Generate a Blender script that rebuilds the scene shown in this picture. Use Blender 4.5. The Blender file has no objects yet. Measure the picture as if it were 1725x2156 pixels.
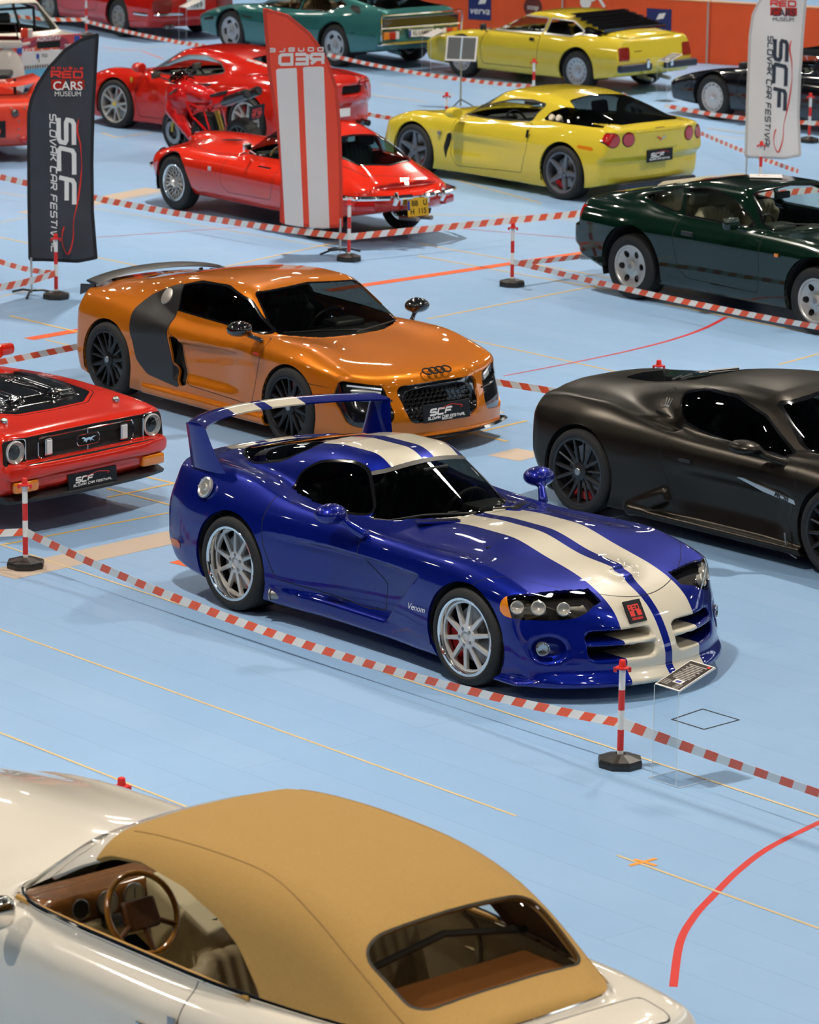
import bpy, math, random
import numpy as np
from mathutils import Vector, Matrix
random.seed(4)
C = bpy.context.scene.collection
SC = bpy.context.scene
# ------------------------------------------------------------------ camera
FPX, PITCH, ROLL, CAMH = 7951.4, 0.230176, 0.013084, 6.8553
IMW, IMH = 1725.0, 2156.0
cam_d = bpy.data.cameras.new('camera'); cam = bpy.data.objects.new('camera', cam_d); C.objects.link(cam)
cam_d.sensor_fit = 'VERTICAL'; cam_d.sensor_height = 24.0; cam_d.lens = FPX / IMH * 24.0
cam_d.clip_end = 400
cam.matrix_world = Matrix.Translation((0, 0, CAMH)) @ Matrix.Rotation(math.pi/2 - PITCH, 4, 'X') @ Matrix.Rotation(ROLL, 4, 'Z')
cam_d.dof.use_dof = True; cam_d.dof.focus_distance = 26.3; cam_d.dof.aperture_fstop = 3.2
SC.camera = cam
SC.view_settings.view_transform = 'Standard'; SC.view_settings.look = 'None'
SC.view_settings.gamma = 1.0; SC.view_settings.exposure = 0.0
SC.view_settings.use_curve_mapping = False
# ------------------------------------------------------------------ world and the hall's lamps
w = bpy.data.worlds.new('world'); SC.world = w; w.use_nodes = True
w.node_tree.nodes['Background'].inputs[0].default_value = (.80, .88, 1.0, 1)
w.node_tree.nodes['Background'].inputs[1].default_value = 0.12
LAMP_Z = 11.5
LAMP_W = 520.0
LAMP_COL = (1.0, .92, .82)
LAMPS = [(x+(7 if k % 2 else 0), y) for k, y in enumerate((11, 22, 33, 44, 55, 66, 77)) for x in (-23, -9, 5, 19)]
SMALL = [(x+(3.5 if k % 2 else 0), y) for k, y in enumerate((8, 16.5, 27.5, 38.5, 49.5, 60.5, 71.5, 84)) for x in (-19.5, -12.5, -5.5, 1.5, 8.5, 15.5)]
for i, (x, y) in enumerate(LAMPS):
    l = bpy.data.lights.new('hall_lamp_light', 'AREA'); l.shape = 'DISK'; l.size = .5
    l.energy = LAMP_W*(1.2 if y < 15 else .95 if y < 25 else 1.15); l.color = LAMP_COL; l.spread = math.radians(118)
    o = bpy.data.objects.new('hall_lamp_light', l); C.objects.link(o); o.location = (x, y, LAMP_Z - .12)
# ------------------------------------------------------------------ node materials
MATS = {}
def lin(c):
    if isinstance(c, str):
        c = [int(c[i:i+2], 16)/255 for i in (0, 2, 4)]
        c = [(v/12.92 if v <= .04045 else ((v+.055)/1.055)**2.4) for v in c]
    return (c[0], c[1], c[2], 1)
def mat(name, col, rough=.5, metal=0., coat=0., spec=.5, noise=0., nscale=8., bump=0., bscale=60., emit=0., crough=.04):
    if name in MATS: return MATS[name]
    m = bpy.data.materials.new(name); m.use_nodes = True; nt = m.node_tree; b = nt.nodes['Principled BSDF']
    c = lin(col)
    b.inputs['Base Color'].default_value = c; b.inputs['Roughness'].default_value = rough
    b.inputs['Metallic'].default_value = metal; b.inputs['Coat Weight'].default_value = coat
    b.inputs['Coat Roughness'].default_value = crough; b.inputs['Specular IOR Level'].default_value = spec
    tc = nt.nodes.new('ShaderNodeTexCoord')
    if noise:
        n = nt.nodes.new('ShaderNodeTexNoise'); n.inputs['Scale'].default_value = nscale; n.inputs['Detail'].default_value = 4
        mx = nt.nodes.new('ShaderNodeMix'); mx.data_type = 'RGBA'
        mx.inputs['A'].default_value = tuple(max(0, v*(1-noise)) for v in c[:3])+(1,)
        mx.inputs['B'].default_value = tuple(min(1, v*(1+noise)) for v in c[:3])+(1,)
        nt.links.new(tc.outputs['Object'], n.inputs['Vector']); nt.links.new(n.outputs['Fac'], mx.inputs['Factor'])
        nt.links.new(mx.outputs['Result'], b.inputs['Base Color'])
    if bump:
        n = nt.nodes.new('ShaderNodeTexNoise'); n.inputs['Scale'].default_value = bscale
        bp = nt.nodes.new('ShaderNodeBump'); bp.inputs['Strength'].default_value = bump; bp.inputs['Distance'].default_value = .01
        nt.links.new(tc.outputs['Object'], n.inputs['Vector']); nt.links.new(n.outputs['Fac'], bp.inputs['Height'])
        nt.links.new(bp.outputs['Normal'], b.inputs['Normal'])
    if emit:
        b.inputs['Emission Color'].default_value = c; b.inputs['Emission Strength'].default_value = emit
    MATS[name] = m; return m
def glass(name, tint=(.6, .65, .62), refl=1.0, rough=.01):
    if name in MATS: return MATS[name]
    m = bpy.data.materials.new(name); m.use_nodes = True; nt = m.node_tree; nt.nodes.clear()
    out = nt.nodes.new('ShaderNodeOutputMaterial'); mx = nt.nodes.new('ShaderNodeMixShader')
    t = nt.nodes.new('ShaderNodeBsdfTransparent'); g = nt.nodes.new('ShaderNodeBsdfGlossy'); f = nt.nodes.new('ShaderNodeLayerWeight')
    t.inputs[0].default_value = (*tint, 1); g.inputs['Roughness'].default_value = rough
    g.inputs[0].default_value = (refl, refl, refl, 1)
    pw = nt.nodes.new('ShaderNodeMath'); pw.operation = 'POWER'; pw.inputs[1].default_value = 5.; ma = nt.nodes.new('ShaderNodeMath'); ma.operation = 'MULTIPLY_ADD'; ma.inputs[1].default_value = .93; ma.inputs[2].default_value = .055
    f.inputs['Blend'].default_value = .5; nt.links.new(f.outputs['Facing'], pw.inputs[0]); nt.links.new(pw.outputs[0], ma.inputs[0]); nt.links.new(ma.outputs[0], mx.inputs[0]); nt.links.new(t.outputs[0], mx.inputs[1]); nt.links.new(g.outputs[0], mx.inputs[2])
    nt.links.new(mx.outputs[0], out.inputs[0]); MATS[name] = m; return m
def paint(name, col, metal=.25, rough=.32): return mat(name, col, .40 if metal > .3 else .16, metal, coat=1.0, spec=.12, noise=.06, nscale=300)
BLACK = mat('black_plastic', (.012, .012, .013), .45)
GLOSSBLACK = mat('gloss_black', (.006, .006, .007), .12, coat=1)
RUBBER = mat('tyre_rubber', (.014, .014, .014), .75, bump=.25, bscale=90)
SEAM = mat('shut_line_shadow_gap', (.004, .004, .004), .9)
CHROME = mat('chrome', (.82, .80, .77), .08, 1.0)
SILVER = mat('silver_alloy', (.62, .62, .60), .28, .85)
STEEL = mat('brushed_steel', (.35, .34, .33), .35, .9)
UNDER = mat('underbody', (.010, .010, .011), .9)
WHITE = mat('white_lettering', (.82, .80, .76), .5)
REDC = mat('red_lettering', (.75, .035, .02), .5)
CALRED = mat('red_caliper', (.55, .01, .012), .35, coat=.5)
AMBER = mat('amber_lens', (.75, .22, .01), .15, coat=1)
REDLENS = mat('red_lens', (.45, .008, .008), .12, coat=1)
REFLECT = mat('lamp_reflector', (.72, .72, .70), .25, .35, coat=1)
LAMPDARK = mat('dark_lamp_housing', (.05, .048, .045), .25, .5, coat=1)
CLEAR = glass('clear_lens', (.86, .86, .84))
DARKGLASS = glass('dark_tinted_glass', (.16, .17, .16))
GREENGLASS = glass('greenish_glass', (.60, .70, .66))
# ------------------------------------------------------------------ naming helpers
def tag(o, label=None, cat=None, group=None, kind=None):
    if label: o['label'] = label
    if cat: o['category'] = cat
    if group: o['group'] = group
    if kind: o['kind'] = kind
    return o
def empty(name, loc=(0, 0, 0), rz=0.):
    o = bpy.data.objects.new(name, None); C.objects.link(o); o.location = loc; o.rotation_euler = (0, 0, rz)
    o.empty_display_size = .2; return o
def mesh_obj(name, V, F, mats, parent=None, midx=None, N=None, smooth=True):
    me = bpy.data.meshes.new(name); me.from_pydata([tuple(map(float, v)) for v in V], [], F)
    for m in (mats if isinstance(mats, (list, tuple)) else [mats]): me.materials.append(m)
    if midx is not None: me.polygons.foreach_set('material_index', midx)
    if smooth: me.polygons.foreach_set('use_smooth', [True]*len(me.polygons))
    me.update()
    if N is not None: me.normals_split_custom_set_from_vertices([tuple(map(float, n)) for n in N])
    o = bpy.data.objects.new(name, me); C.objects.link(o)
    if parent: o.parent = parent
    return o
class MB:
    """collects simple solids into one mesh"""
    def __init__(s): s.V = []; s.F = []; s.M = []; s.mi = 0; s.S = []; s.sm = False
    def add(s, V, F):
        b = len(s.V); s.V += [tuple(v) for v in V]
        for f in F: s.F.append(tuple(i+b for i in f)); s.M.append(s.mi); s.S.append(s.sm)
        return s
    def box(s, c, d, R=None, taper=1.):
        V = [Vector((sx*d[0]/2*(taper if sz > 0 else 1), sy*d[1]/2*(taper if sz > 0 else 1), sz*d[2]/2)) for sx in (-1, 1) for sy in (-1, 1) for sz in (-1, 1)]
        if R is not None: V = [R @ v for v in V]
        V = [v+Vector(c) for v in V]
        return s.add(V, [(0,1,3,2),(4,6,7,5),(0,4,5,1),(2,3,7,6),(0,2,6,4),(1,5,7,3)])
    def rbox(s, c, d, r=.02, R=None):
        """box with chamfered edges"""
        hx, hy, hz = d[0]/2, d[1]/2, d[2]/2; r = min(r, hx*.9, hy*.9, hz*.9)
        ring = []
        n = 3
        for (cx, cy, a0) in ((1,1,0),(-1,1,90),(-1,-1,180),(1,-1,270)):
            for i in range(n+1):
                a = math.radians(a0+90*i/n); ring.append((cx*(hx-r)+r*math.cos(a), cy*(hy-r)+r*math.sin(a)))
        m = len(ring); lv = [(-hz, .55), (-hz+r*.3, .85), (-hz+r, 1), (hz-r, 1), (hz-r*.3, .85), (hz, .55)]
        V = []
        for z, k in lv:
            for x, y in ring:
                e = r*(1-k)
                V.append(Vector((x-math.copysign(min(e, abs(x)), x), y-math.copysign(min(e, abs(y)), y), z)))
        if R is not None: V = [R @ v for v in V]
        V = [v+Vector(c) for v in V]
        F = [tuple(range(m-1, -1, -1)), tuple(range(5*m, 6*m))]
        for l in range(5):
            for i in range(m):
                j = (i+1) % m; F.append((l*m+i, l*m+j, (l+1)*m+j, (l+1)*m+i))
        return s.add(V, F)
    def tube(s, pts, r, n=10, closed=False, cap=True):
        P = [Vector(p) for p in pts]; k = len(P); rs = r if isinstance(r, (list, tuple)) else [r]*k
        V = []; up = None
        for i in range(k):
            a = P[(i-1) % k] if (closed or i > 0) else P[i]; b = P[(i+1) % k] if (closed or i < k-1) else P[i]
            t = (b-a).normalized()
            if up is None: up = Vector((0, 0, 1)) if abs(t.z) < .9 else Vector((1, 0, 0))
            u = (up - t*up.dot(t)).normalized(); up = u; v = t.cross(u)
            for j in range(n):
                an = 2*math.pi*j/n; V.append(P[i]+(u*math.cos(an)+v*math.sin(an))*rs[i])
        F = []
        for i in range(k if closed else k-1):
            i2 = (i+1) % k
            for j in range(n):
                j2 = (j+1) % n; F.append((i*n+j, i*n+j2, i2*n+j2, i2*n+j))
        if cap and not closed: F += [tuple(range(n-1, -1, -1)), tuple(range((k-1)*n, k*n))]
        return s.add(V, F)
    def lathe(s, prof, n=40, axis='z', c=(0, 0, 0), closed=False, caps=True):
        """prof: (radius, height) list"""
        V = []; k = len(prof)
        for r, h in prof:
            for j in range(n):
                a = 2*math.pi*j/n; x, y = r*math.cos(a), r*math.sin(a)
                p = {'z': (x, y, h), 'y': (x, h, -y), 'x': (h, x, y)}[axis]
                V.append((p[0]+c[0], p[1]+c[1], p[2]+c[2]))
        F = []
        for i in range(k if closed else k-1):
            i2 = (i+1) % k
            for j in range(n):
                j2 = (j+1) % n; F.append((i*n+j, i*n+j2, i2*n+j2, i2*n+j))
        if not closed and caps:
            if prof[0][0] > 1e-5: F.append(tuple(range(n-1, -1, -1)))
            if prof[-1][0] > 1e-5: F.append(tuple(range((k-1)*n, k*n)))
        return s.add(V, F)
    def prism(s, poly, a, b, axis='z'):
        """extrude 2-D polygon (u, v) between a and b; z: (u,v,h) y: (u,h,v) x: (h,u,v)"""
        f = {'z': lambda u, v, h: (u, v, h), 'y': lambda u, v, h: (u, h, v), 'x': lambda u, v, h: (h, u, v)}[axis]
        n = len(poly); V = [f(u, v, a) for u, v in poly]+[f(u, v, b) for u, v in poly]
        return s.add(V, [tuple(range(n-1, -1, -1)), tuple(range(n, 2*n))]+[(i, (i+1) % n, n+(i+1) % n, n+i) for i in range(n)])
    def loft(s, secs, capped=True):
        n = len(secs[0]); V = [p for q in secs for p in q]; F = []
        for i in range(len(secs)-1):
            for j in range(n):
                j2 = (j+1) % n; F.append((i*n+j, i*n+j2, (i+1)*n+j2, (i+1)*n+j))
        if capped: F += [tuple(range(n-1, -1, -1)), tuple(range((len(secs)-1)*n, len(secs)*n))]
        return s.add(V, F)
    def xf(s, start, M):
        for i in range(start, len(s.V)): s.V[i] = tuple(M @ Vector(s.V[i]))
        return s
    def build(s, name, mats, parent=None, smooth=None, edge=True):
        o = mesh_obj(name, s.V, s.F, mats, parent, s.M, smooth=False)
        me = o.data
        fl = s.S if smooth is None else [smooth]*len(me.polygons)
        me.polygons.foreach_set('use_smooth', fl)
        if any(fl) and edge:
            try: me.set_sharp_from_angle(angle=math.radians(38))
            except Exception: pass
        return o
# ------------------------------------------------------------------ smooth solids (numpy signed distances -> quad mesh)
def spl(pts, s=0.):
    """smooth monotone curve through (x, v) knots, optionally blurred by s"""
    pts = sorted(pts); x = np.array([p[0] for p in pts], float); v = np.array([p[1] for p in pts], float)
    h = np.diff(x); d = np.diff(v)/h; m = np.zeros(len(x)); m[0] = d[0]; m[-1] = d[-1]
    for i in range(1, len(x)-1):
        if d[i-1]*d[i] > 0:
            w1 = 2*h[i]+h[i-1]; w2 = h[i]+2*h[i-1]; m[i] = (w1+w2)/(w1/d[i-1]+w2/d[i])
    X = np.linspace(x[0], x[-1], 900); i = np.clip(np.searchsorted(x, X)-1, 0, len(h)-1)
    t = (X-x[i])/h[i]; Y = (1+2*t)*(1-t)**2*v[i]+t*(1-t)**2*h[i]*m[i]+t*t*(3-2*t)*v[i+1]+t*t*(t-1)*h[i]*m[i+1]
    if s > 0:
        st = X[1]-X[0]; n = int(3*s/st)+1; k = np.exp(-.5*(np.arange(-n, n+1)*st/s)**2); k /= k.sum()
        e0 = Y[0]+(np.arange(-n, 0)*st)*m[0]; e1 = Y[-1]+(np.arange(1, n+1)*st)*m[-1]
        Y = np.convolve(np.concatenate([e0, Y, e1]), k, 'valid')
    def f(q): return np.interp(q, X, Y)
    return f
def smin(a, b, k): h = np.clip(.5+.5*(b-a)/k, 0, 1); return b+(a-b)*h-k*h*(1-h)
def smax(a, b, k): return -smin(-a, -b, k)
def S(t): t = np.clip(t, 0, 1); return t*t*(3-2*t)
def ell(x, y, z, c, r):
    a = ((x-c[0])/r[0])**2+((y-c[1])/r[1])**2+((z-c[2])/r[2])**2
    return (np.sqrt(a)-1)*min(r)
def rb(x, y, z, c, d, r=.03, ry=0., rz=0.):
    """rounded box, optional pitch about y / yaw about z"""
    x = x-c[0]; y = y-c[1]; z = z-c[2]
    if rz: ca, sa = math.cos(rz), math.sin(rz); x, y = x*ca+y*sa, -x*sa+y*ca
    if ry: ca, sa = math.cos(ry), math.sin(ry); x, z = x*ca-z*sa, x*sa+z*ca
    qx = np.abs(x)-d[0]/2+r; qy = np.abs(y)-d[1]/2+r; qz = np.abs(z)-d[2]/2+r
    return np.sqrt(np.maximum(qx, 0)**2+np.maximum(qy, 0)**2+np.maximum(qz, 0)**2)+np.minimum(np.maximum(np.maximum(qx, qy), qz), 0)-r
def cap(x, y, z, a, b, r0, r1=None):
    r1 = r0 if r1 is None else r1
    d = [b[i]-a[i] for i in range(3)]; L2 = sum(v*v for v in d)
    t = np.clip(((x-a[0])*d[0]+(y-a[1])*d[1]+(z-a[2])*d[2])/L2, 0, 1)
    return np.sqrt((x-a[0]-t*d[0])**2+(y-a[1]-t*d[1])**2+(z-a[2]-t*d[2])**2)-(r0+(r1-r0)*t)
def nets(f, lo, hi, h):
    ax = [np.arange(lo[i], hi[i]+h, h) for i in range(3)]
    X = ax[0][:, None, None]; Y = ax[1][None, :, None]; Z = ax[2][None, None, :]
    D = f(X, Y, Z)+np.zeros((len(ax[0]), len(ax[1]), len(ax[2]))); In = D < 0
    sh = [n-1 for n in D.shape]; acc = np.zeros(sh+[3]); cnt = np.zeros(sh); faces = []
    for a in range(3):
        sl0 = [slice(None)]*3; sl1 = [slice(None)]*3; sl0[a] = slice(0, -1); sl1[a] = slice(1, None)
        A, B = D[tuple(sl0)], D[tuple(sl1)]; c = (A < 0) != (B < 0)
        I = np.argwhere(c); ins = In[tuple(sl0)][c]; t = (A[c]/(A[c]-B[c]))
        P = np.stack([ax[i][I[:, i]] for i in range(3)], 1).astype(float); P[:, a] += t*h
        b, g = [(1, 2), (2, 0), (0, 1)][a]; quad = []
        for (ob, og) in ((-1, -1), (0, -1), (0, 0), (-1, 0)):
            J = I.copy(); J[:, b] += ob; J[:, g] += og
            ok = (J[:, b] >= 0) & (J[:, g] >= 0) & (J[:, b] < sh[b]) & (J[:, g] < sh[g])
            np.add.at(acc, tuple(J[ok].T), P[ok]); np.add.at(cnt, tuple(J[ok].T), 1)
            quad.append((J, ok))
        allok = quad[0][1] & quad[1][1] & quad[2][1] & quad[3][1]
        q = np.stack([np.ravel_multi_index(tuple(np.clip(J, 0, np.array(sh)-1).T), sh) for J, _ in quad], 1)
        q[~ins] = q[~ins][:, ::-1]; faces.append(q[allok])
    Fq = np.concatenate(faces); ids = np.flatnonzero(cnt.ravel()); rm = -np.ones(cnt.size, int); rm[ids] = np.arange(len(ids))
    V = acc.reshape(-1, 3)[ids]/cnt.ravel()[ids][:, None]; Fq = rm[Fq]
    return V, Fq
def grad(f, P, e=.004):
    g = np.zeros_like(P)
    for a in range(3):
        q = P.copy(); q[:, a] += e; u = f(q[:, 0], q[:, 1], q[:, 2]); q[:, a] -= 2*e; g[:, a] = (u-f(q[:, 0], q[:, 1], q[:, 2]))/(2*e)
    return g
def solid(f, lo, hi, h, it=3):
    V, F = nets(f, lo, hi, h)
    for _ in range(it):
        d = f(V[:, 0], V[:, 1], V[:, 2]); g = grad(f, V); s = -d/np.maximum((g**2).sum(1), .05)
        st = g*s[:, None]; l = np.linalg.norm(st, axis=1); st *= np.minimum(1, .6*h/np.maximum(l, 1e-9))[:, None]; V = V+st
    g = grad(f, V, .006); N = g/np.maximum(np.linalg.norm(g, axis=1), 1e-9)[:, None]
    return V, F, N
def chaikin(P, n=2, keep=()):
    """round the corners of a polygon with a small fillet (n = 1 tight, 2 generous)"""
    P = [tuple(p) for p in P]; r = (.035, .07)[min(n, 2)-1]; Q = []
    for i in range(len(P)):
        a, b, c = P[i-1], P[i], P[(i+1) % len(P)]
        l1 = math.hypot(a[0]-b[0], a[1]-b[1]); l2 = math.hypot(c[0]-b[0], c[1]-b[1])
        if l1 < 1e-6 or l2 < 1e-6: Q.append(b); continue
        d1, d2 = min(r, .42*l1), min(r, .42*l2)
        p = (b[0]+(a[0]-b[0])*d1/l1, b[1]+(a[1]-b[1])*d1/l1); q = (b[0]+(c[0]-b[0])*d2/l2, b[1]+(c[1]-b[1])*d2/l2)
        for t in (0, .25, .5, .75, 1): Q.append(((1-t)**2*p[0]+2*t*(1-t)*b[0]+t*t*q[0], (1-t)**2*p[1]+2*t*(1-t)*b[1]+t*t*q[1]))
    return Q
def sdpoly(P, u, v, m=.12):
    """signed distance (negative inside) to polygon; far points get a constant"""
    P = np.array(P, float); out = np.full(u.shape, m)
    k = (u > P[:, 0].min()-m) & (u < P[:, 0].max()+m) & (v > P[:, 1].min()-m) & (v < P[:, 1].max()+m)
    if not k.any(): return out
    U, W = u[k], v[k]; d = np.full(U.shape, 1e9); ins = np.zeros(U.shape, bool)
    for i in range(len(P)):
        a, b = P[i-1], P[i]; e = b-a; wx, wy = U-a[0], W-a[1]; L = e@e
        if L < 1e-12: continue
        t = np.clip((wx*e[0]+wy*e[1])/L, 0, 1); d = np.minimum(d, (wx-t*e[0])**2+(wy-t*e[1])**2)
        if a[1] != b[1]:
            c = ((a[1] > W) != (b[1] > W)) & (U < (b[0]-a[0])*(W-a[1])/(b[1]-a[1])+a[0]); ins ^= c
    d = np.sqrt(d); out[k] = np.where(ins, -d, d); return out
class Shell:
    """polygon shell whose faces are split exactly along implicit outlines"""
    def __init__(s, f, lo, hi, h, half=True):
        s.f = f; s.half = half
        if half: lo = (lo[0], -2*h, lo[2])
        V, F, N = solid(f, lo, hi, h)
        s.V = V; s.N = N; s.P = [tuple(q) for q in F.tolist()]; s.T = ['body']*len(s.P)
        if half:
            s.cut(lambda V, N: V[:, 1], 'drop', snap=h*.2); s.V[:, 1] = np.where(np.abs(s.V[:, 1]) < h*.2, 0, s.V[:, 1]); s.drop('drop')
    def drop(s, t):
        k = [i for i, q in enumerate(s.T) if q != t]; s.P = [s.P[i] for i in k]; s.T = [s.T[i] for i in k]
    def cut(s, fn, new, frm='body', snap=.0012):
        d = fn(s.V, s.N); d = np.where(np.abs(d) < snap, 0, d); sg = np.sign(d).astype(int).tolist()
        frm = (frm,) if isinstance(frm, str) else frm
        P2, T2, cache, nv, nn = [], [], {}, [], []; base = len(s.V)
        for p, t in zip(s.P, s.T):
            if t not in frm: P2.append(p); T2.append(t); continue
            q = [sg[i] for i in p]; mn, mx = min(q), max(q)
            if mx <= 0: P2.append(p); T2.append(new if mn < 0 or True else t); continue
            if mn >= 0: P2.append(p); T2.append(t); continue
            a, b = [], []; n = len(p)
            for k in range(n):
                i, j = p[k], p[(k+1) % n]; si, sj = q[k], q[(k+1) % n]
                if si <= 0: a.append(i)
                if si >= 0: b.append(i)
                if si*sj < 0:
                    key = (i, j) if i < j else (j, i)
                    if key not in cache:
                        tt = d[key[0]]/(d[key[0]]-d[key[1]])
                        nv.append(s.V[key[0]]*(1-tt)+s.V[key[1]]*tt); nn.append(s.N[key[0]]*(1-tt)+s.N[key[1]]*tt)
                        cache[key] = base+len(nv)-1
                    a.append(cache[key]); b.append(cache[key])
            if len(a) > 2: P2.append(tuple(a)); T2.append(new)
            if len(b) > 2: P2.append(tuple(b)); T2.append(t)
        if nv:
            s.V = np.vstack([s.V, nv]); nn = np.array(nn); nn /= np.linalg.norm(nn, axis=1)[:, None]; s.N = np.vstack([s.N, nn])
        s.P, s.T = P2, T2
    # ---- outlines by projection
    def side(s, poly, new, frm='body', grow=0., sm=2, ymin=.25, nmin=.12):
        P = chaikin(poly, sm) if sm else poly
        s.cut(lambda V, N: np.where((V[:, 1] > ymin) & (N[:, 1] > nmin), sdpoly(P, V[:, 0], V[:, 2])-grow, .1), new, frm)
    def top(s, poly, new, frm='body', grow=0., sm=2, zmin=.3, nmin=.1):
        P = chaikin(poly, sm) if sm else poly
        s.cut(lambda V, N: np.where((V[:, 2] > zmin) & (N[:, 2] > nmin), sdpoly(P, V[:, 0], V[:, 1])-grow, .1), new, frm)
    def end(s, poly, new, frm='body', grow=0., sm=2, x=0., sgn=1, nmin=.1, zmin=0.):
        P = chaikin(poly, sm) if sm else poly
        s.cut(lambda V, N: np.where(((V[:, 0]-x)*sgn > 0) & (N[:, 0]*sgn > nmin) & (V[:, 2] > zmin), sdpoly(P, V[:, 1], V[:, 2])-grow, .1), new, frm)
    def seam(s, how, poly, inner, w=.0035, frm='body', **k):
        """closed outline: faces inside become `inner`, a thin dark line runs around it"""
        getattr(s, how)(poly, inner, frm, grow=-w, **k); getattr(s, how)(poly, 'seam', frm, grow=w, **k)
    def linecut(s, fn, w=.0035, frms=('body',), new='seam'):
        for t in frms:
            s.cut(lambda V, N: fn(V, N)+w, '_a'+t, t, snap=.0004); s.cut(lambda V, N: fn(V, N)-w, new, t, snap=.0004); s.T = [t if q == '_a'+t else q for q in s.T]
    def wheel_hole(s, x, z, r, ymin=.45, lip=.012):
        s.cut(lambda V, N: np.where(V[:, 1] > ymin, np.hypot(V[:, 0]-x, V[:, 2]-z)-r, .1), 'arch', tuple(set(s.T)))
    def clean(s, frac=.12):
        """stray islands of a panel go back to the body"""
        for t in set(s.T)-{'body', 'seam', 'stripe', 'orange', 'blue', 'navy', 'vent', 'blk', 'redgap', 'blackhood', 'crease'}:
            idx = [i for i, q in enumerate(s.T) if q == t]; par = {}
            def root(v):
                while par.setdefault(v, v) != v: par[v] = par[par[v]]; v = par[v]
                return v
            for i in idx:
                r0 = root(s.P[i][0])
                for v in s.P[i][1:]: par[root(v)] = r0
            comp = {}
            for i in idx: comp.setdefault(root(s.P[i][0]), []).append(i)
            big = max(len(c) for c in comp.values())
            for c in comp.values():
                if len(c) < frac*big:
                    for i in c: s.T[i] = 'body'
    def emit(s, name, tags, parent, mats, offset=0., rim=None, rimmat=None, thick=0., mirror='join', drop=False):
        """tags: dict tag->material index (or list). rim=depth: walls along edges shared with any other tag in `rimtags`"""
        if not isinstance(tags, dict): tags = {t: 0 for t in tags}
        if name == 'body': s.clean()
        idx = [i for i, t in enumerate(s.T) if t in tags]
        if not idx: return []
        used = sorted({v for i in idx for v in s.P[i]}); rm = {v: k for k, v in enumerate(used)}
        V = s.V[used]+s.N[used]*offset; N = s.N[used]
        F = [tuple(rm[v] for v in s.P[i]) for i in idx]; M = [tags[s.T[i]] for i in idx]
        if rim:
            cnt = {}
            for f in F:
                for k in range(len(f)): cnt[(f[k], f[(k+1) % len(f)])] = f
            ed = [(a, b) for (a, b) in cnt if (b, a) not in cnt]
            if s.half: ed = [(a, b) for a, b in ed if not (abs(V[a][1]) < 1e-6 and abs(V[b][1]) < 1e-6)]
            bv = sorted({v for e in ed for v in e}); nb = {v: len(V)+k for k, v in enumerate(bv)}
            base = V[bv]-N[bv]*rim
            V = np.vstack([V, V[bv], base]); N = np.vstack([N, N[bv], N[bv]]); n1 = len(bv)
            for a, b in ed:
                F.append((nb[b], nb[a], nb[a]+n1, nb[b]+n1)); M.append(rimmat if rimmat is not None else 0)
            # wall normals are left to the renderer: point them sideways
            for v in bv: pass
            nw = np.zeros((len(V), 3))
            for a, b in ed:
                e = V[b]-V[a]; q = np.cross(-e, -N[a]); 
                for w_ in (nb[a], nb[b], nb[a]+n1, nb[b]+n1): nw[w_] += q
            for k in range(len(V)-2*n1, len(V)):
                l = np.linalg.norm(nw[k]); 
                if l > 1e-9: N[k] = nw[k]/l
        out = []
        if s.half:
            Vm = V*[1, -1, 1]; Nm = N*[1, -1, 1]; Fm = [tuple(reversed(f)) for f in F]
            if mirror == 'join':
                n = len(V); Vj = np.vstack([V, Vm]); F2 = F+[tuple(i+n for i in f) for f in Fm]
                out.append(mesh_obj(name, Vj, F2, mats, parent, M+M, np.vstack([N, Nm])))
            else:
                if mirror in ('pair', 'left'): out.append(mesh_obj(name, V, F, mats, parent, M, N))
                if mirror in ('pair', 'right'): out.append(mesh_obj(name, Vm, Fm, mats, parent, M, Nm))
        else: out.append(mesh_obj(name, V, F, mats, parent, M, N))
        return out
def blob(name, f, lo, hi, h, m, parent=None):
    V, F, N = solid(f, lo, hi, h); return mesh_obj(name, V, [tuple(q) for q in F.tolist()], m, parent, None, N)
def copy_tree(o, parent=None, loc=None, rz=None):
    c = o.copy(); C.objects.link(c); c.parent = parent
    if loc is not None: c.location = loc
    if rz is not None: c.rotation_euler = (0, 0, rz)
    for ch in list(o.children): copy_tree(ch, c)
    return c
# ------------------------------------------------------------------ wheels
def spoke_mesh(mb, n, r0, r1, w0, w1, y0, y1, dep, phase=0., split=0., cut=0.):
    """n tapered spokes in the x-z plane, outboard face towards +y; split>0 makes each a diverging pair"""
    for k in range(n):
        for sgn in ((0,) if not split else (-1, 1)):
            a = 2*math.pi*k/n+phase; st = len(mb.V); secs = []
            for t in (0, .25, .6, 1.):
                r = r0+(r1-r0)*t; w_ = (w0+(w1-w0)*t)/2; y = y0+(y1-y0)*(t**1.4); off = sgn*split*t*(1 if not cut else min(1, max(0, (t-cut)/(1-cut))+.25))
                secs.append([(-w_+off, y-dep, r), (w_+off, y-dep, r), (w_+off, y-.004, r), (w_*.55+off, y, r), (-w_*.55+off, y, r), (-w_+off, y-.004, r)])
            mb.loft(secs); mb.xf(st, Matrix.Rotation(a, 4, 'Y'))
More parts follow.
